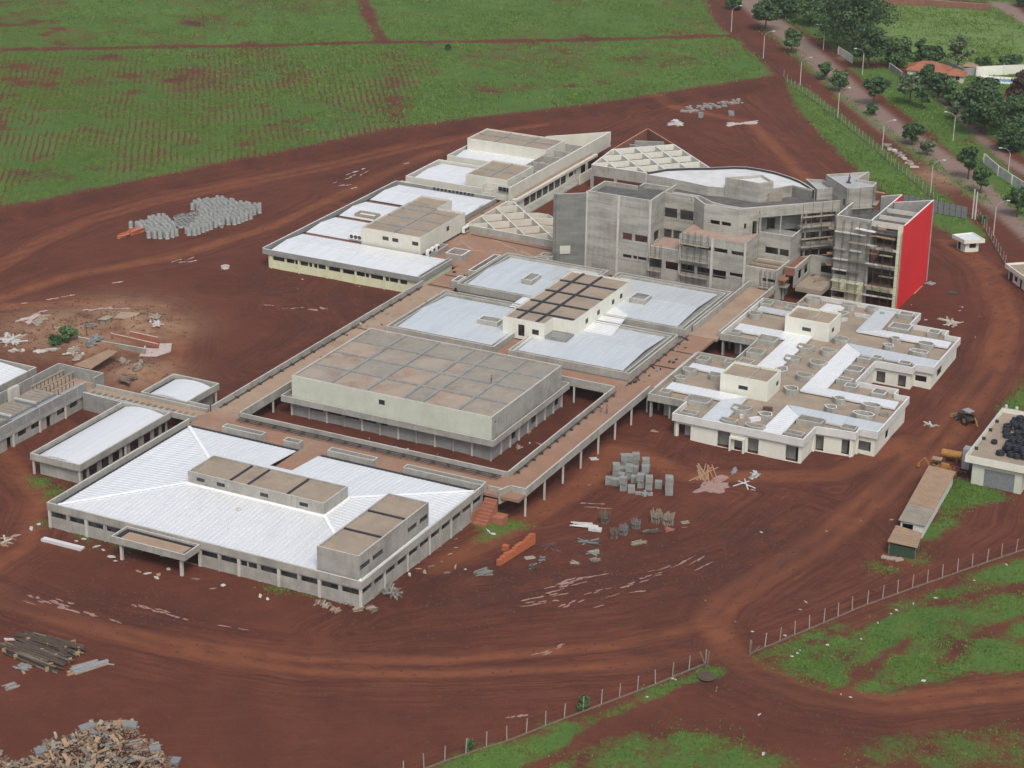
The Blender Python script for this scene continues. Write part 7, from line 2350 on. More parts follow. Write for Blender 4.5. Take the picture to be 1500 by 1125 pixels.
# ------------------------------------------------------------------ fences
def fence(label, pts, step, h, pm='concrete', wires=4, z=None, kerb=True, w=.06, skip=()):
    P = [Gz(*p) for p in pts]
    t = thing('wire_fence', label, 'fence', tuple(P[0]))
    PM = None
    wb, kb = MB(), MB()
    carry = 0.0
    last = None
    for a, b in zip(P[:-1], P[1:]):
        L = (b - a).length
        s = carry
        while s < L:
            c = a.lerp(b, s / L)
            c.z = hz(c.x, c.y)
            if PM is None:
                m = MB()
                m.box(-w, -w, -.3, w, w, h)
                o = m.build('post', pm)
                PM = o.data
                bpy.data.objects.remove(o)
            o = bpy.data.objects.new('post', PM)
            COL.objects.link(o)
            o.parent = t
            o.location = c - P[0]
            o.rotation_euler = (RND.uniform(-.05, .05), RND.uniform(-.05, .05), 0)
            if last is not None and (c - last).length < step * 1.6:
                for k in range(wires):
                    zz = .25 + (h - .3) * k / (wires - 1)
                    wb.beam(last + Vector((0, 0, zz)), c + Vector((0, 0, zz)), .014, .014)
                if kerb:
                    kb.beam(last + Vector((0, 0, .08)), c + Vector((0, 0, .08)),   .16, .26)
            last = c
            s += step
        carry = s - L
    o = wb.build('wires', 'rust', t)
    o['kind'] = 'stuff'
    if kerb:
        kb.build('kerb', 'old_timber', t)['kind'] = 'stuff'
    return t
fence('long wire fence with pale posts along the edge of the green field', [(-10, 306), (120, 283), (240, 258), (350, 236), (480, 210), (570, 191), (700, 173), (870, 153), (1000, 133), (1130, 112)], 3.1, 2.1, 'old_timber', kerb=False)
fence('wire fence with a low kerb along the avenue behind the tall block', [(1148, 113), (1182, 141), (1240, 185), (1300, 236), (1350, 278), (1392, 318)], 3.0, 2.3)
fence('short wire fence running down past the kiosk', [(1432, 318), (1452, 352), (1475, 392)], 3.0, 2.3)
fence('wire fence with kerb at the bottom, left of the gateway', [(560, 1150), (640, 1120), (745, 1085), (870, 1037), (960, 1003), (1036, 972)], 3.35, 2.5, w=.06)
fence('wire fence with kerb at the right, beyond the gateway', [(1098, 958), (1180, 924), (1250, 894), (1350, 857), (1450, 823), (1540, 793)], 3.35, 2.5, w=.06)
p, q = Gz(1098, 960), Gz(1036, 976)
for i, v in enumerate((p, q)):
    t = thing('gate_post', 'leaning timber brace post at the ' + ('right' if i == 0 else 'left') + ' side of the gateway', 'post', tuple(v), 'gateway brace posts')
    MB().beam((v.x, v.y, v.z - .2), (v.x + .2, v.y, v.z + 2.6), .18, .18).beam((v.x - .1, v.y - .2, v.z), (v.x + 1.4 * (1 - 2 * i), v.y + .4, v.z + 1.9), .12, .12).build('brace', 'old_timber', t)
# grey panel hoarding behind the red building
def hoarding():
    a, b = Gz(1322, 303), Gz(1416, 322)
    t = thing('panel_hoarding', 'blue grey hoarding of square panels behind the red building', 'hoarding', tuple(a))
    n = 11
    for i in range(n):
        p, q = a.lerp(b, i / n), a.lerp(b, (i + .94) / n)
        for k in range(2):
            z = hz(p.x, p.y) + .9 + k * 1.55
            MB().beam((p.x, p.y, z), (q.x, q.y, z), .06, 1.45).build('panel', 'blue_grey', t)
        MB().tube((p.x, p.y, -.2), (p.x, p.y, 3.5), .08, .08, 6).build('post', 'steel', t)
hoarding()
for i, (x, y) in enumerate(((1424, 320), (1428, 321))):
    p = Gz(x, y)
    t = thing('utility_pole', ('thick' if i else 'thin') + ' pale concrete pole of the close pair near the hoarding', 'pole', tuple(p))
    MB().tube((p.x, p.y, -.3), (p.x, p.y, 7.4 - i * .5), .2 + .05 * i, .16, 8).build('pole', 'concrete_cap', t)
p, q = Gz(1297, 212), Gz(1342, 246)
t = thing('broken_kerb', 'broken pale kerb slabs lying along the avenue', 'kerb', tuple(p))
for i in range(16):
    c = p.lerp(q, (i + RND.random()) / 16)
    z = hz(c.x, c.y)
    MB().obox(c.x + RND.uniform(-.6, .6), c.y + RND.uniform(-.6, .6), z - .05, z + RND.uniform(.15, .5), RND.uniform(1, 2.4), .7, RND.uniform(-.4, .8)).build('slab', RND.choice(['concrete_cap', 'pale_timber', 'concrete_dark']), t)

# ------------------------------------------------------------------ garden walls and houses over the road
def masonry_wall(label, pts, h, m, th=.25, name='garden_wall'):
    P = [Gz(*p) for p in pts]
    t = thing(name, label, 'wall', tuple(P[0]))
    for a, b in zip(P[:-1], P[1:]):
        MB().wall((a.x, a.y), (b.x, b.y), min(hz(a.x, a.y), hz(b.x, b.y)) - .3, h + hz(a.x, a.y), th, (), 0, mt=1).build('wall_panel', [m, 'concrete_cap'], t)
        MB().box(a.x - .2, a.y - .2, -.3, a.x + .2, a.y + .2, h + .15).build('pier', m, t)
    return t
K['stained_white'] = weathered('stained_white_wall', (0.62, 0.62, 0.58), (0.5, 0.5, 0.46), (0.16, 0.16, 0.14), .9, scale=.5)
masonry_wall('long stained white garden wall at the right edge over the road', [(1441, 240), (1462, 258), (1482, 272), (1510, 290)], 2.6, 'stained_white')
masonry_wall('short cream wall beside the big dark tree', [(1228, 80), (1248, 93)], 2.4, 'cream_pale')
masonry_wall('low brown brick wall along the top right field', [(1285, 10), (1330, 8), (1355, 9), (1450, 16)], 2.2, 'brick')
masonry_wall('dark garden wall left of the tiled house', [(1303, 102), (1320, 115)], 2.0, 'concrete_dark')
masonry_wall('grey wall between the tiled house and the pool', [(1385, 100), (1412, 112), (1430, 111)], 2.4, 'concrete_dark')
masonry_wall('white pool wall behind the swimming pool', [(1430, 112), (1470, 110), (1520, 108)], 3.0, 'cream')

def hip_house(label, px, py, lx, ly, h, rise, rot, wall_m, roof_m, wing=None):
    c = Gz(px, py)
    t = thing('tiled_house', label, 'house', tuple(c))
    def blk(ox, oy, lx, ly, h, rise):
        ca, sa = math.cos(rot), math.sin(rot)
        T = lambda x, y: (c.x + ca * (x + ox) - sa * (y + oy), c.y + sa * (x + ox) + ca * (y + oy))
        q = [T(-lx / 2 + .5, -ly / 2 + .5), T(lx / 2 - .5, -ly / 2 + .5), T(lx / 2 - .5, ly / 2 - .5), T(-lx / 2 + .5, ly / 2 - .5)]
        for i in range(4):
            L = math.dist(q[i], q[(i + 1) % 4])
            ops = [(L * .2, L * .4, .9, 2.1), (L * .6, L * .8, .9, 2.1)] if L > 5 else ()
            MB().wall(q[i], q[(i + 1) % 4], -.3, h, .2, ops).build('wall', wall_m, t)
            for op in ops:
                pane(t, q[i], q[(i + 1) % 4], op, .12, 1)
        e = [T(-lx / 2, -ly / 2), T(lx / 2, -ly / 2), T(lx / 2, ly / 2), T(-lx / 2, ly / 2)]
        k = max(0.2, (lx - ly) / 2)
        r0, r1 = T(-k, 0), T(k, 0)
        b = MB()
        E_ = [(p[0], p[1], h - .1) for p in e]
        R0, R1 = (r0[0], r0[1], h + rise), (r1[0], r1[1], h + rise)
        for P, dr in (([E_[0], E_[1], R1, R0], 0), ([E_[1], E_[2], R1], 1), ([E_[2], E_[3], R0, R1], 0), ([E_[3], E_[0], R0], 1)):
            dv = (-sa, ca) if dr == 0 else (ca, sa)
            roof_plane(b, P, dv, step=.6, th=.12)
        b.build('roof', roof_m, t)
    blk(0, 0, lx, ly, h, rise)
    if wing:
        blk(*wing)
hip_house('orange tiled house with hipped roof behind the hedge', 1360, 113, 13, 9, 2.8, 2.2, .15, 'cream_pale', 'terracotta', (8.0, -2.0, 7, 6, 2.4, 1.5))
hip_house('tiny garden pavilion with an orange tiled roof', 1426, 137, 4.6, 4.6, 2.0, 1.2, .3, 'tile', 'terracotta')
hip_house('small pink walled hut under the reddish tree', 1480, 147, 4.5, 3.5, 2.4, .8, .2, 'tan_sheet', 'terracotta')
hip_house('small brown roofed shelter by the pool wall', 1420, 106, 5, 3.5, 2.2, .9, .1, 'tile', 'tan_sheet')
c = Gz(1466, 118)
t = thing('swimming_pool', 'small blue swimming pool with a pale terrace', 'swimming pool', tuple(c))
MB().obox(c.x, c.y, -.2, .25, 12, 8, .2).build('terrace', 'cream', t)
MB().obox(c.x + 1.0, c.y - .4, .1, .3, 5.5, 3.2, .2).build('water', 'pool', t)
p = Gz(1413, 143)
t = thing('white_bench_frame', 'white goal shaped frame on the garden lawn', 'frame', tuple(p))
MB().beam((p.x - 1.3, p.y, 1.9), (p.x + 1.6, p.y + .4, 1.9), .15, .15).box(p.x - 1.35, p.y - .08, -.1, p.x - 1.2, p.y + .08, 1.9).box(p.x + 1.5, p.y + .3, -.1, p.x + 1.65, p.y + .46, 1.9).build('frame', 'plastic_white', t)

# ------------------------------------------------------------------ trees
def crown_mesh(name, r, h, n, leaf, seed, clumps, flat=1.0):
    rs = np.random.RandomState(seed)
    cl = []
    for i in range(clumps):
        a, q = rs.uniform(0, 6.28), math.sqrt(rs.uniform(0, 1)) * r * .72
        zz = rs.uniform(.12, .88)
        k = 1 - abs(zz - .42) * .9
        cl.append((q * k * math.cos(a), q * k * math.sin(a), h * zz, r * rs.uniform(.22, .42)))
    idx = rs.randint(0, clumps, n)
    C_ = np.array(cl)[idx]
    d = rs.normal(size=(n, 3))
    d /= np.linalg.norm(d, axis=1)[:, None]
    rad = C_[:, 3] * rs.uniform(.55, 1.08, n)
    P = C_[:, :3] + d * rad[:, None] * np.array([1, 1, .72 * flat])
    u = rs.normal(size=(n, 3)); u /= np.linalg.norm(u, axis=1)[:, None]
    w = np.cross(u, d + .4 * rs.normal(size=(n, 3))); w /= np.linalg.norm(w, axis=1)[:, None] + 1e-6
    s = leaf * rs.uniform(.6, 1.3, n)[:, None]
    V = np.stack([P - u * s - w * s * .6, P + u * s * .2 - w * s * .8, P + u * s + w * s * .5, P - u * s * .3 + w * s * .8], 1).reshape(-1, 3)
    me = bpy.data.meshes.new(name)
    me.vertices.add(len(V)); me.vertices.foreach_set('co', V.astype(np.float32).ravel())
    me.loops.add(4 * n); me.loops.foreach_set('vertex_index', np.arange(4 * n, dtype=np.int32))
    me.polygons.add(n); me.polygons.foreach_set('loop_start', np.arange(0, 4 * n, 4, dtype=np.int32))
    me.update(calc_edges=True)
    return me, cl

def tree(px, py, wpx, hpx, label, m='leaf_mid', trunk=.35, n=None, flat=1.0, name='tree', leaf=.42, dens=1.0, cat='tree', group=None):
    """px, py: foot of the trunk; wpx crown width and hpx full height as read from the photograph"""
    if wpx > 15:
        wpx, hpx = wpx * (1.14 if wpx < 90 else 1.3), hpx * (1.1 if wpx < 90 else 1.15)
    p = Gz(px, py)
    dist = (p - Vector(CAM)).length
    r = wpx * dist / FPX / 2
    H = hpx * dist / FPX / .93
    ht = H * trunk
    t = thing(name, label, cat, tuple(p), group)
    ch = H - ht * .8
    cnt = int((n or (420 + 95 * r * r)) * dens)
    me, cl = crown_mesh('crown', r, ch, min(cnt, 6500), leaf, RND.randrange(9999), max(9, int(8 + r * 3.2)), flat)
    me.materials.append(K[m])
    o = bpy.data.objects.new('crown', me)
    COL.objects.link(o)
    o.parent = t
    o.location = (0, 0, ht * .75)
    b = MB()
    tr = max(.1, H * .022)
    z0 = p.z
    top = Vector((p.x + RND.uniform(-.2, .2), p.y + RND.uniform(-.2, .2), z0 + ht))
    b.tube((p.x, p.y, z0 - .3), top, tr * 1.25, tr * .9, 8)
    for c in RND.sample(cl, min(7, len(cl))):
        q = Vector((p.x + c[0], p.y + c[1], z0 + ht * .75 + c[2]))
        mid = top.lerp(q, .55) + Vector((0, 0, -.12 * (q - top).length))
        b.tube(top, mid, tr * .6, tr * .38, 6).tube(mid, q, tr * .38, tr * .12, 5)
    b.build('trunk', 'bark', t)
    return t
TR = [(1121, 45, 44, 38, 'spreading round tree by the far avenue, left of the row', 'leaf_dark', .4, .8),
      (1076, 14, 26, 16, 'dark bush at the top edge by the avenue', 'leaf_dark', .1, 1), (1150, 26, 52, 40, 'dense tree at the top edge, first right of the round tree', 'leaf_dark', .2, 1),
      (1186, 38, 46, 44, 'mid green round tree left of the giant tree', 'leaf_mid', .25, 1), (1222, 40, 40, 44, 'dark tree wedged behind the giant tree', 'leaf_dark', .2, 1),
      (1250, 76, 104, 84, 'giant broad dark tree over the far road', 'leaf_dark', .18, 1), (1271, 102, 50, 56, 'dark layered tree in front of the giant tree', 'leaf_dark', .35, 1),
      (1160, 78, 30, 32, 'small two part bush on the avenue verge', 'leaf_mid', .3, .8), (1207, 117, 22, 22, 'small round bush on the verge, left of its neighbour', 'leaf_mid', .2, 1), (1229, 134, 30, 26, 'loose pale green bush on the verge', 'leaf_mid', .25, .7),
      (1279, 155, 40, 36, 'umbrella shaped tree on the verge with bare stem', 'leaf_dark', .5, .7), (1277, 169, 18, 16, 'low shrub at the foot of the umbrella tree', 'leaf_mid', .1, 1),
      (1332, 153, 40, 40, 'pale blossoming tree on the lawn', 'leaf_pale', .45, .6), (1350, 160, 26, 30, 'dark thin tree beside the pale blossoming tree', 'leaf_dark', .3, .7),
      (1314, 98, 44, 38, 'round tree before the tiled house', 'leaf_mid', .2, .9), (1348, 92, 24, 30, 'dark tree behind the tiled house', 'leaf_dark', .2, 1), (1366, 95, 34, 22, 'dark hedge bush behind the tiled house', 'leaf_dark', .1, 1), (1402, 104, 38, 44, 'feathery tall tree between house and pool', 'leaf_pale', .3, .45),
      (1358, 133, 30, 34, 'hedge tree, first of the dark row', 'leaf_dark', .1, 1), (1374, 145, 34, 36, 'hedge tree, second of the dark row', 'leaf_dark', .1, 1), (1391, 155, 34, 34, 'hedge tree, third of the dark row', 'leaf_mid', .1, 1), (1408, 158, 26, 26, 'hedge tree, last of the dark row', 'leaf_dark', .1, 1),
      (1440, 196, 72, 72, 'massive dark round tree near the right edge', 'leaf_dark', .12, 1), (1492, 150, 40, 42, 'reddish leaved tree at the right edge', 'leaf_red', .2, .9), (1486, 192, 52, 44, 'dark tree right of the massive round tree', 'leaf_dark', .15, 1), (1478, 222, 46, 36, 'sparse dark shrub behind the stained wall', 'leaf_dark', .1, .8), (1500, 218, 40, 40, 'dark bush at the right edge above the stained wall', 'leaf_dark', .1, .9),
      (1398, 176, 24, 22, 'thin pale tree beside the lawn lamp', 'leaf_pale', .4, .5), (1336, 212, 34, 26, 'spreading low tree on the verge above the broken kerb', 'leaf_dark', .3, .8), (1358, 228, 24, 20, 'sparse yellowish sapling on the verge', 'leaf_pale', .4, .4),
      (1418, 263, 34, 44, 'upright dark tree at the road edge, left of two', 'leaf_dark', .35, .8), (1436, 283, 26, 34, 'upright dark tree at the road edge, right of two', 'leaf_dark', .4, .7), (1490, 318, 36, 38, 'dark tree cut by the right edge near the lamp', 'leaf_dark', .4, .9),
      (1495, 10, 24, 26, 'bush in the top right corner', 'leaf_dark', .1, 1), (1440, 100, 26, 14, 'low hedge left of the pool wall', 'leaf_dark', .05, 1), (1478, 100, 34, 16, 'low hedge behind the pool wall', 'leaf_dark', .05, 1), (1395, 118, 34, 8, 'clipped yellow green hedge before the tiled house', 'leaf_pale', .02, 1),
      (100, 500, 28, 20, 'green bush growing on the sand in the left yard', 'leaf_mid', .1, .9), (82, 505, 18, 12, 'low dark green shrub left of the sand bush', 'leaf_dark', .1, 1),
      (854, 1040, 18, 20, 'leafy shrub growing against the bottom fence', 'leaf_mid', .1, .8), (689, 1098, 12, 12, 'small shrub at the bottom of the fence', 'leaf_mid', .1, .8), (656, 74, 9, 8, 'tiny lone bush in the middle of the green field', 'leaf_dark', .1, 1), (1440, 325, 14, 9, 'low weed clump below the pole pair', 'leaf_mid', .05, 1), (1300, 128, 16, 10, 'weed clump at the lawn edge', 'leaf_mid', .05, 1)]
for a in TR:
    tree(a[0], a[1], a[2], a[3], a[4], a[5], a[6], dens=a[7], flat=.9, cat='bush' if a[6] <= .1 and a[3] < 30 else 'tree', name='bush' if a[6] <= .1 and a[3] < 30 else 'tree')
hd = [(1060, -8), (1300, -6), (1100, -14), (1180, -14), (1380, -8), (1450, -8)]

# ------------------------------------------------------------------ machines
def wheel(m, x, y, z, r, w, t):
    o = MB()
    o.tube((x, y - w / 2, z), (x, y + w / 2, z), r, r, 18)
    o = o.build('wheel', 'rubber', t)
    MB().tube((x, y - w / 2 - .02, z), (x, y + w / 2 + .02, z), r * .5, r * .5, 10).build('rim', m, o)

def backhoe():
    p = Gz(1374, 690)
    t = thing('backhoe', 'yellow backhoe with a pale canopy parked behind the long shed', 'backhoe', (0, 0, 0))
    for x, y, r in ((-1.1, -.9, .8), (-1.1, .9, .8), (1.5, -.85, .55), (1.5, .85, .55)):
        wheel('yellow', x, y, r, r, .42, t)
    MB().hexa([(-1.6, -.5, .7), (2.4, -.45, .7), (2.4, .45, .7), (-1.6, .5, .7)], [(-1.5, -.5, 1.5), (2.3, -.4, 1.55), (2.3, .4, 1.55), (-1.5, .5, 1.5)]).build('chassis', 'yellow', t)
    MB().hexa([(.5, -.45, 1.5), (2.35, -.4, 1.5), (2.35, .4, 1.5), (.5, .45, 1.5)], [(.5, -.42, 2.1), (2.2, -.36, 1.95), (2.2, .36, 1.95), (.5, .42, 2.1)]).build('hood', 'yellow', t)
    for x, y in ((-1.2, -.65), (-1.2, .65), (.4, -.6), (.4, .6)):
        MB().box(x - .05, y - .05, 1.5, x + .05, y + .05, 2.85).build('cab_post', 'steel', t)
    MB().box(-1.45, -.85, 2.85, .65, .85, 3.0).build('canopy', 'tan_sheet', t)
    MB().box(-.7, -.3, 1.5, -.2, .3, 2.05).build('seat', 'rubber', t)
    MB().beam((2.0, -.55, 1.5), (3.3, -.55, .5), .14, .22).beam((2.0, .55, 1.5), (3.3, .55, .5), .14, .22).build('loader_arm', 'yellow', t)
    MB().hexa([(3.2, -1.1, .1), (4.0, -1.1, .12), (4.0, 1.1, .12), (3.2, 1.1, .1)], [(3.1, -1.1, .95), (3.25, -1.1, .95), (3.25, 1.1, .95), (3.1, 1.1, .95)]).build('bucket', 'yellow', t)
    MB().beam((-1.7, 0, 1.0), (-3.0, 0, 2.8), .25, .3).beam((-3.0, 0, 2.8), (-4.1, .2, 1.3), .2, .24).build('boom', 'yellow', t)
    MB().hexa([(-4.5, -.1, .5), (-3.8, -.1, .5), (-3.8, .5, .5), (-4.5, .5, .5)], [(-4.3, -.1, 1.3), (-3.9, -.1, 1.35), (-3.9, .5, 1.35), (-4.3, .5, 1.3)]).build('digging_bucket', 'yellow', t)
    t.location = tuple(p)
    t.rotation_euler = (0, 0, .15)
    t.scale = (.85, .85, .85)
backhoe()
p = Gz(1393, 676)
t = thing('water_tank', 'yellow cylindrical tank lying beside the backhoe', 'tank', tuple(p))
MB().tube((p.x - 1.7, p.y - .2, p.z + 1.5), (p.x + 1.9, p.y, p.z + 1.5), .75, .75, 16).build('tank', 'yellow', t)
for s in (-1.1, 1.2):
    MB().box(p.x + s - .2, p.y - .7, p.z, p.x + s + .2, p.y + .6, p.z + .95).build('saddle', 'rust', t)
p = Gz(1404, 693)
t = thing('red_trailer', 'red open trailer frame standing between the shed and the garage', 'trailer', tuple(p))
MB().box(p.x - 1.6, p.y - .8, p.z + .7, p.x + 1.6, p.y - .65, p.z + .95).box(p.x - 1.6, p.y + .65, p.z + .7, p.x + 1.6, p.y + .8, p.z + .95).build('rail', 'rust', t)
for i in range(5):
    MB().box(p.x - 1.5 + i * .72, p.y - .64, p.z + .72, p.x - 1.36 + i * .72, p.y + .64, p.z + .9).build('cross_bar', 'rust', t)
for s in (-.9, .9):
    MB().tube((p.x + .4, p.y + s - .1, p.z + .4), (p.x + .4, p.y + s + .1, p.z + .4), .4, .4, 12).build('wheel', 'rubber', t)

def tractor():
    p = Gz(1414, 618)
    t = thing('tractor', 'dark tractor with a pale canopy on the right hand track', 'tractor', (0, 0, 0))
    for x, y, r in ((-.9, -.95, .9), (-.9, .95, .9), (1.5, -.75, .5), (1.5, .75, .5)):
        wheel('yellow', x, y, r, r, .45, t)
    MB().hexa([(-1.3, -.4, .7), (2.1, -.35, .6), (2.1, .35, .6), (-1.3, .4, .7)], [(-1.2, -.4, 1.4), (.2, -.35, 1.5), (.2, .35, 1.5), (-1.2, .4, 1.4)]).build('chassis', 'steel', t)
    MB().hexa([(.2, -.38, .9), (2.1, -.34, .9), (2.1, .34, .9), (.2, .38, .9)], [(.2, -.34, 1.65), (2.05, -.3, 1.55), (2.05, .3, 1.55), (.2, .34, 1.65)]).build('hood', 'steel', t)
    for x, y in ((-1.2, -.6), (-1.2, .6), (.1, -.55), (.1, .55)):
        MB().box(x - .05, y - .05, 1.2, x + .05, y + .05, 2.6).build('cab_post', 'steel', t)
    MB().box(-1.5, -.8, 2.6, .4, .8, 2.72).build('canopy', 'galv', t)
    MB().box(-.8, -.28, 1.4, -.3, .28, 2.0).build('seat', 'rubber', t)
    MB().beam((1.8, -.6, 1.2), (3.2, -.6, .5), .12, .2).beam((1.8, .6, 1.2), (3.2, .6, .5), .12, .2).build('loader_arm', 'yellow', t)
    MB().hexa([(3.0, -1.0, .1), (3.8, -1.0, .12), (3.8, 1.0, .12), (3.0, 1.0, .1)], [(2.95, -1, .85), (3.1, -1, .85), (3.1, 1, .85), (2.95, 1, .85)]).build('bucket', 'tan_sheet', t)
    MB().beam((-1.3, 0, .9), (-2.6, .1, 1.9), .2, .25).beam((-2.6, .1, 1.9), (-3.8, .3, .6), .18, .22).build('boom', 'yellow', t)
    t.location = tuple(p)
    t.rotation_euler = (0, 0, 2.55)
tractor()

# ------------------------------------------------------------------ people on the roofs
def person(x, y, z, rot, label, shirt, trousers, arm=0.3):
    t = thing('person', label, 'person', (x, y, z))
    J = {'pelvis': (0, 0, .95), 'belly': (0, .01, 1.12), 'chest': (0, 0, 1.34), 'neck': (0, .02, 1.50), 'head': (0, .035, 1.62), 'crown': (0, .03, 1.72),
         'hipl': (.1, 0, .90), 'hipr': (-.1, 0, .90), 'kneel': (.12, .04, .50), 'kneer': (-.12, .06, .50), 'ankl': (.13, -.02, .09), 'ankr': (-.13, -.04, .09), 'toel': (.14, .16, .04), 'toer': (-.14, .14, .04),
         'shl': (.19, 0, 1.42), 'shr': (-.19, 0, 1.42), 'ell': (.29, .02, 1.15), 'elr': (-.27, .10 + arm * .3, 1.15), 'wrl': (.30, .10, .92), 'wrr': (-.2, .25 + arm * .4, 1.02 + arm * .3), 'hal': (.30, .13, .80), 'har': (-.16, .36 + arm * .4, 1.06 + arm * .35)}
    R_ = {'pelvis': (.15, .11), 'belly': (.14, .10), 'chest': (.17, .115), 'neck': (.06, .06), 'head': (.085, .10), 'crown': (.06, .065), 'hipl': (.095, .095), 'hipr': (.095, .095), 'kneel': (.062, .062), 'kneer': (.062, .062), 'ankl': (.045, .045), 'ankr': (.045, .045), 'toel': (.04, .035), 'toer': (.04, .035),
          'shl': (.07, .07), 'shr': (.07, .07), 'ell': (.047, .047), 'elr': (.047, .047), 'wrl': (.034, .034), 'wrr': (.034, .034), 'hal': (.04, .025), 'har': (.04, .025)}
    E_ = [('pelvis', 'belly'), ('belly', 'chest'), ('chest', 'neck'), ('neck', 'head'), ('head', 'crown'), ('pelvis', 'hipl'), ('pelvis', 'hipr'), ('hipl', 'kneel'), ('hipr', 'kneer'), ('kneel', 'ankl'), ('kneer', 'ankr'), ('ankl', 'toel'), ('ankr', 'toer'),
          ('chest', 'shl'), ('chest', 'shr'), ('shl', 'ell'), ('shr', 'elr'), ('ell', 'wrl'), ('elr', 'wrr'), ('wrl', 'hal'), ('wrr', 'har')]
    ks = list(J)
    me = bpy.data.meshes.new('body')
    me.from_pydata([J[k] for k in ks], [(ks.index(a), ks.index(b)) for a, b in E_], [])
    o = bpy.data.objects.new('body', me)
    COL.objects.link(o)
    o.parent = t
    md = o.modifiers.new('skin', 'SKIN')
    for i, k in enumerate(ks):
        me.skin_vertices[0].data[i].radius = R_[k]
        me.skin_vertices[0].data[i].use_root = (k == 'pelvis')
    ss = o.modifiers.new('sub', 'SUBSURF')
    ss.levels = ss.render_levels = 1
    me.materials.append(person_mat('clothes', shirt, trousers))
    h = MB()
    h.lathe([(.001, .13), (.07, .115), (.105, .06), (.112, 0), (.1, -.03)], 10, 0, (x, y + .02, z + 1.66))
    h.build('hair', 'hair', t, smooth=True)
    t.rotation_euler = (0, 0, rot)
    return t
a = at(528, 482, 3.1)
person(a[0], a[1], 3.1, .4, 'person in pale clothes walking on the left walkway', (.45, .4, .34), (.2, .17, .14))
a = at(720, 563, 7.58)
person(a[0], a[1], 7.6, 2.2, 'person in dark clothes standing on the stained gymnasium roof', (.12, .1, .09), (.07, .06, .06), .1)
a = at(881, 604, 3.1)
person(a[0], a[1], 3.1, 1.2, 'person in a grey shirt on the right walkway, left of two', (.3, .29, .27), (.16, .13, .11), .6)
a = at(888.7, 606, 3.1)
person(a[0], a[1], 3.1, -1.8, 'person in brown on the right walkway, right of two', (.2, .13, .1), (.12, .1, .09), .5)
a = at(1238, 262, 21.5)
b = thing('dish_aerial', 'dark folded metal aerial standing on the stair tower roof', 'aerial', (14.5, 187.5, 21.5))
MB().beam((14.2, 187.4, 21.5), (14.6, 187.5, 24.0), .25, .2).beam((14.4, 187.6, 21.5), (14.7, 187.6, 23.0), .6, .12).box(13.9, 187.1, 21.5, 14.9, 187.9, 21.7).build('aerial', 'steel', b)

# ------------------------------------------------------------------ grass and weeds
def tufts(name, pts, size, m, seed, blades=3):
    rs = np.random.RandomState(seed)
    n = len(pts)
    P = np.repeat(pts, blades, 0)
    k = len(P)
    a = rs.uniform(0, 6.28, k)
    s = size * rs.uniform(.5, 1.5, k)
    P = P + np.stack([rs.uniform(-.25, .25, k), rs.uniform(-.25, .25, k), np.zeros(k)], 1) * size * 2
    dx, dy = np.cos(a) * s * .55, np.sin(a) * s * .55
    lean = rs.uniform(-.5, .5, (k, 2)) * s[:, None]
    V = np.stack([np.stack([P[:, 0] - dx, P[:, 1] - dy, P[:, 2] - .03], 1), np.stack([P[:, 0] + dx, P[:, 1] + dy, P[:, 2] - .03], 1),
                  np.stack([P[:, 0] + lean[:, 0], P[:, 1] + lean[:, 1], P[:, 2] + s], 1)], 1).reshape(-1, 3)
    me = bpy.data.meshes.new(name)
    me.vertices.add(len(V)); me.vertices.foreach_set('co', V.astype(np.float32).ravel())
    me.loops.add(3 * k); me.loops.foreach_set('vertex_index', np.arange(3 * k, dtype=np.int32))
    me.polygons.add(k); me.polygons.foreach_set('loop_start', np.arange(0, 3 * k, 3, dtype=np.int32))
    me.update(calc_edges=True)
    me.materials.append(K[m])
    o = bpy.data.objects.new(name, me)
    COL.objects.link(o)
    o['kind'] = 'stuff'
    o['label'] = 'rough green grass and weeds growing in patches on the red earth'
    o['category'] = 'grass'
    return o
def scatter(mask, n, seed, power=1.5):
    rs = np.random.RandomState(seed)
    w = (mask ** power).ravel()
    w = w / w.sum()
    i = rs.choice(len(w), n, p=w)
    yy, xx = np.divmod(i, XX.shape[1])
    x = GX0 + (xx + rs.uniform(-.5, .5, n)) * GS
    y = GY0 + (yy + rs.uniform(-.5, .5, n)) * GS
    fx, fy = np.clip((x - GX0) / GS, 0, XX.shape[1] - 1.001), np.clip((y - GY0) / GS, 0, XX.shape[0] - 1.001)
    a, b = fx.astype(int), fy.astype(int)
    u, v = fx - a, fy - b
    z = ZZ[b, a] * (1 - u) * (1 - v) + ZZ[b, a + 1] * u * (1 - v) + ZZ[b + 1, a] * (1 - u) * v + ZZ[b + 1, a + 1] * u * v
    return np.stack([x, y, z], 1)
# patchy field: tufts follow sowing rows and leave bare clods
# only what the camera can see is planted
q_ = np.stack([XX - CAM[0], YY - CAM[1], ZZ - CAM[2]], -1) @ CR.T
pxx, pyy = q_[..., 0] / q_[..., 2] * FPX + 750, q_[..., 1] / q_[..., 2] * FPX + 562
vis = ((pxx > -60) & (pxx < 1560) & (pyy > -60) & (pyy < 1190)).astype(float)
patchy = np.clip(vnoise(14, 21) * .6 + vnoise(5, 22) * .7 - .12, 0, 1)
near = (YY + .5 * XX < 150)
tufts('field_grass', scatter(grass * vis * patchy * (~near), 95000, 1), .36, 'grass_blade', 2, 2)
tufts('near_grass', scatter(grass * vis * patchy * near, 60000, 3, 1.8), .20, 'grass_blade', 4, 3)

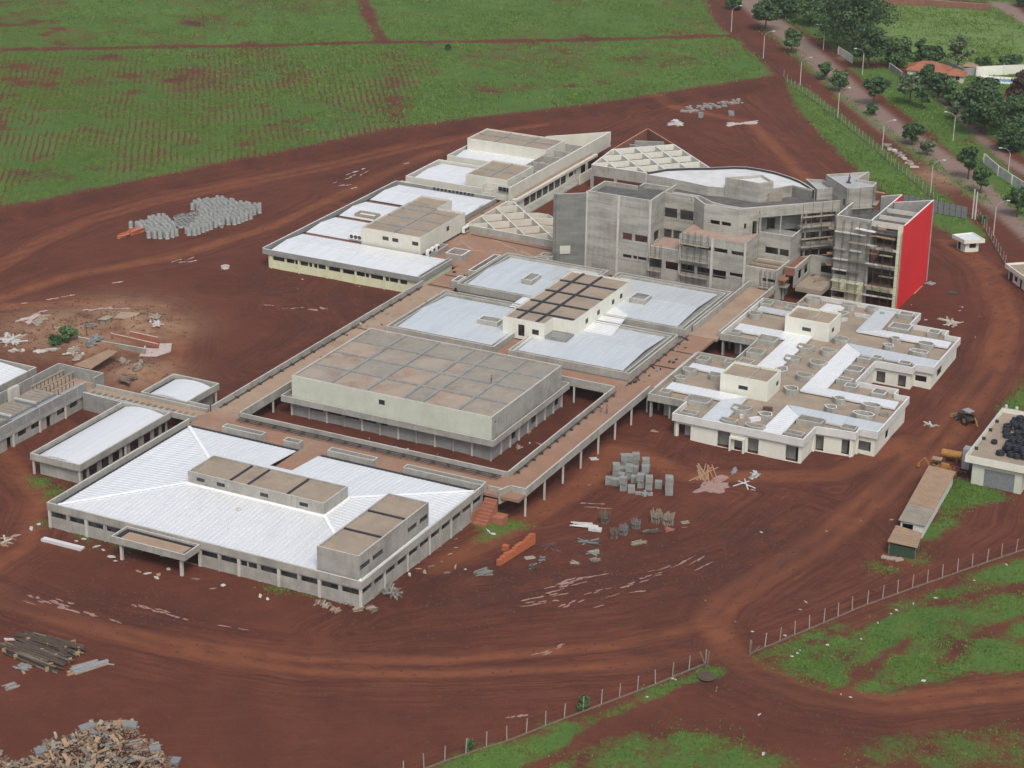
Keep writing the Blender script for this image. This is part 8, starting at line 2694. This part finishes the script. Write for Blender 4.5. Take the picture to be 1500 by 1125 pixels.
# clods of earth along the cut bank, the ruts and the diggings
def clods(pts, lo, hi, seed):
    rs = np.random.RandomState(seed)
    n = len(pts)
    base = np.array([(1, 0, 0), (0, 1, 0), (-1, 0, 0), (0, -1, 0), (0, 0, .7), (0, 0, -.4)])
    V = pts[:, None, :] + base[None] * (rs.uniform(lo, hi, n)[:, None, None] * rs.uniform(.6, 1.3, (n, 6, 1)))
    f = np.array([(0, 1, 4), (1, 2, 4), (2, 3, 4), (3, 0, 4)])
    F = (np.arange(n)[:, None, None] * 6 + f[None]).reshape(-1)
    me = bpy.data.meshes.new('earth_clods')
    me.vertices.add(6 * n); me.vertices.foreach_set('co', V.astype(np.float32).ravel())
    me.loops.add(len(F)); me.loops.foreach_set('vertex_index', F.astype(np.int32))
    me.polygons.add(4 * n); me.polygons.foreach_set('loop_start', np.arange(0, 12 * n, 3, dtype=np.int32))
    me.update(calc_edges=True)
    me.materials.append(K['clod'])
    o = bpy.data.objects.new('earth_clods', me)
    COL.objects.link(o)
    o['kind'] = 'stuff'
bare = (1 - np.clip(grass * 2, 0, 1)) * vis * (FIELD < FZ * .99)
foot = np.ones(XX.shape)
for q in (((-61, -1), (8, 163)), ((-103, 128), (-60, 250)), ((-70, 150), (36, 262)), ((7, 85), (53, 163)), ((-97, -15), (-63, 60)), ((-123, -15), (-99, 50))):
    foot = foot * (1 - ((XX > q[0][0]) & (XX < q[1][0]) & (YY > q[0][1]) & (YY < q[1][1])))
bank = ((FIELD > .1) & (FIELD < FZ * .98)).astype(float)
clods(scatter(bare * foot * (.08 + .5 * wet + .25 * np.clip(sand, 0, 1) + 1.2 * bank) * (1 - np.clip(road, 0, 1)), 16000, 8, 1.0), .10, .34, 9)

# ------------------------------------------------------------------ thin haze in the air
def haze(density):
    m = bpy.data.materials.new('haze')
    m.use_nodes = True
    t = m.node_tree
    t.nodes.remove(t.nodes['Principled BSDF'])
    v = t.nodes.new('ShaderNodeVolumePrincipled')
    v.inputs['Color'].default_value = (0.86, 0.9, 0.95, 1)
    v.inputs['Density'].default_value = density
    t.links.new(v.outputs[0], t.nodes['Material Output'].inputs['Volume'])
    o = MB().box(-6100, -3100, -5, 6100, 7100, 175).build('haze', m)
    o['kind'] = 'stuff'
haze(0.00006)
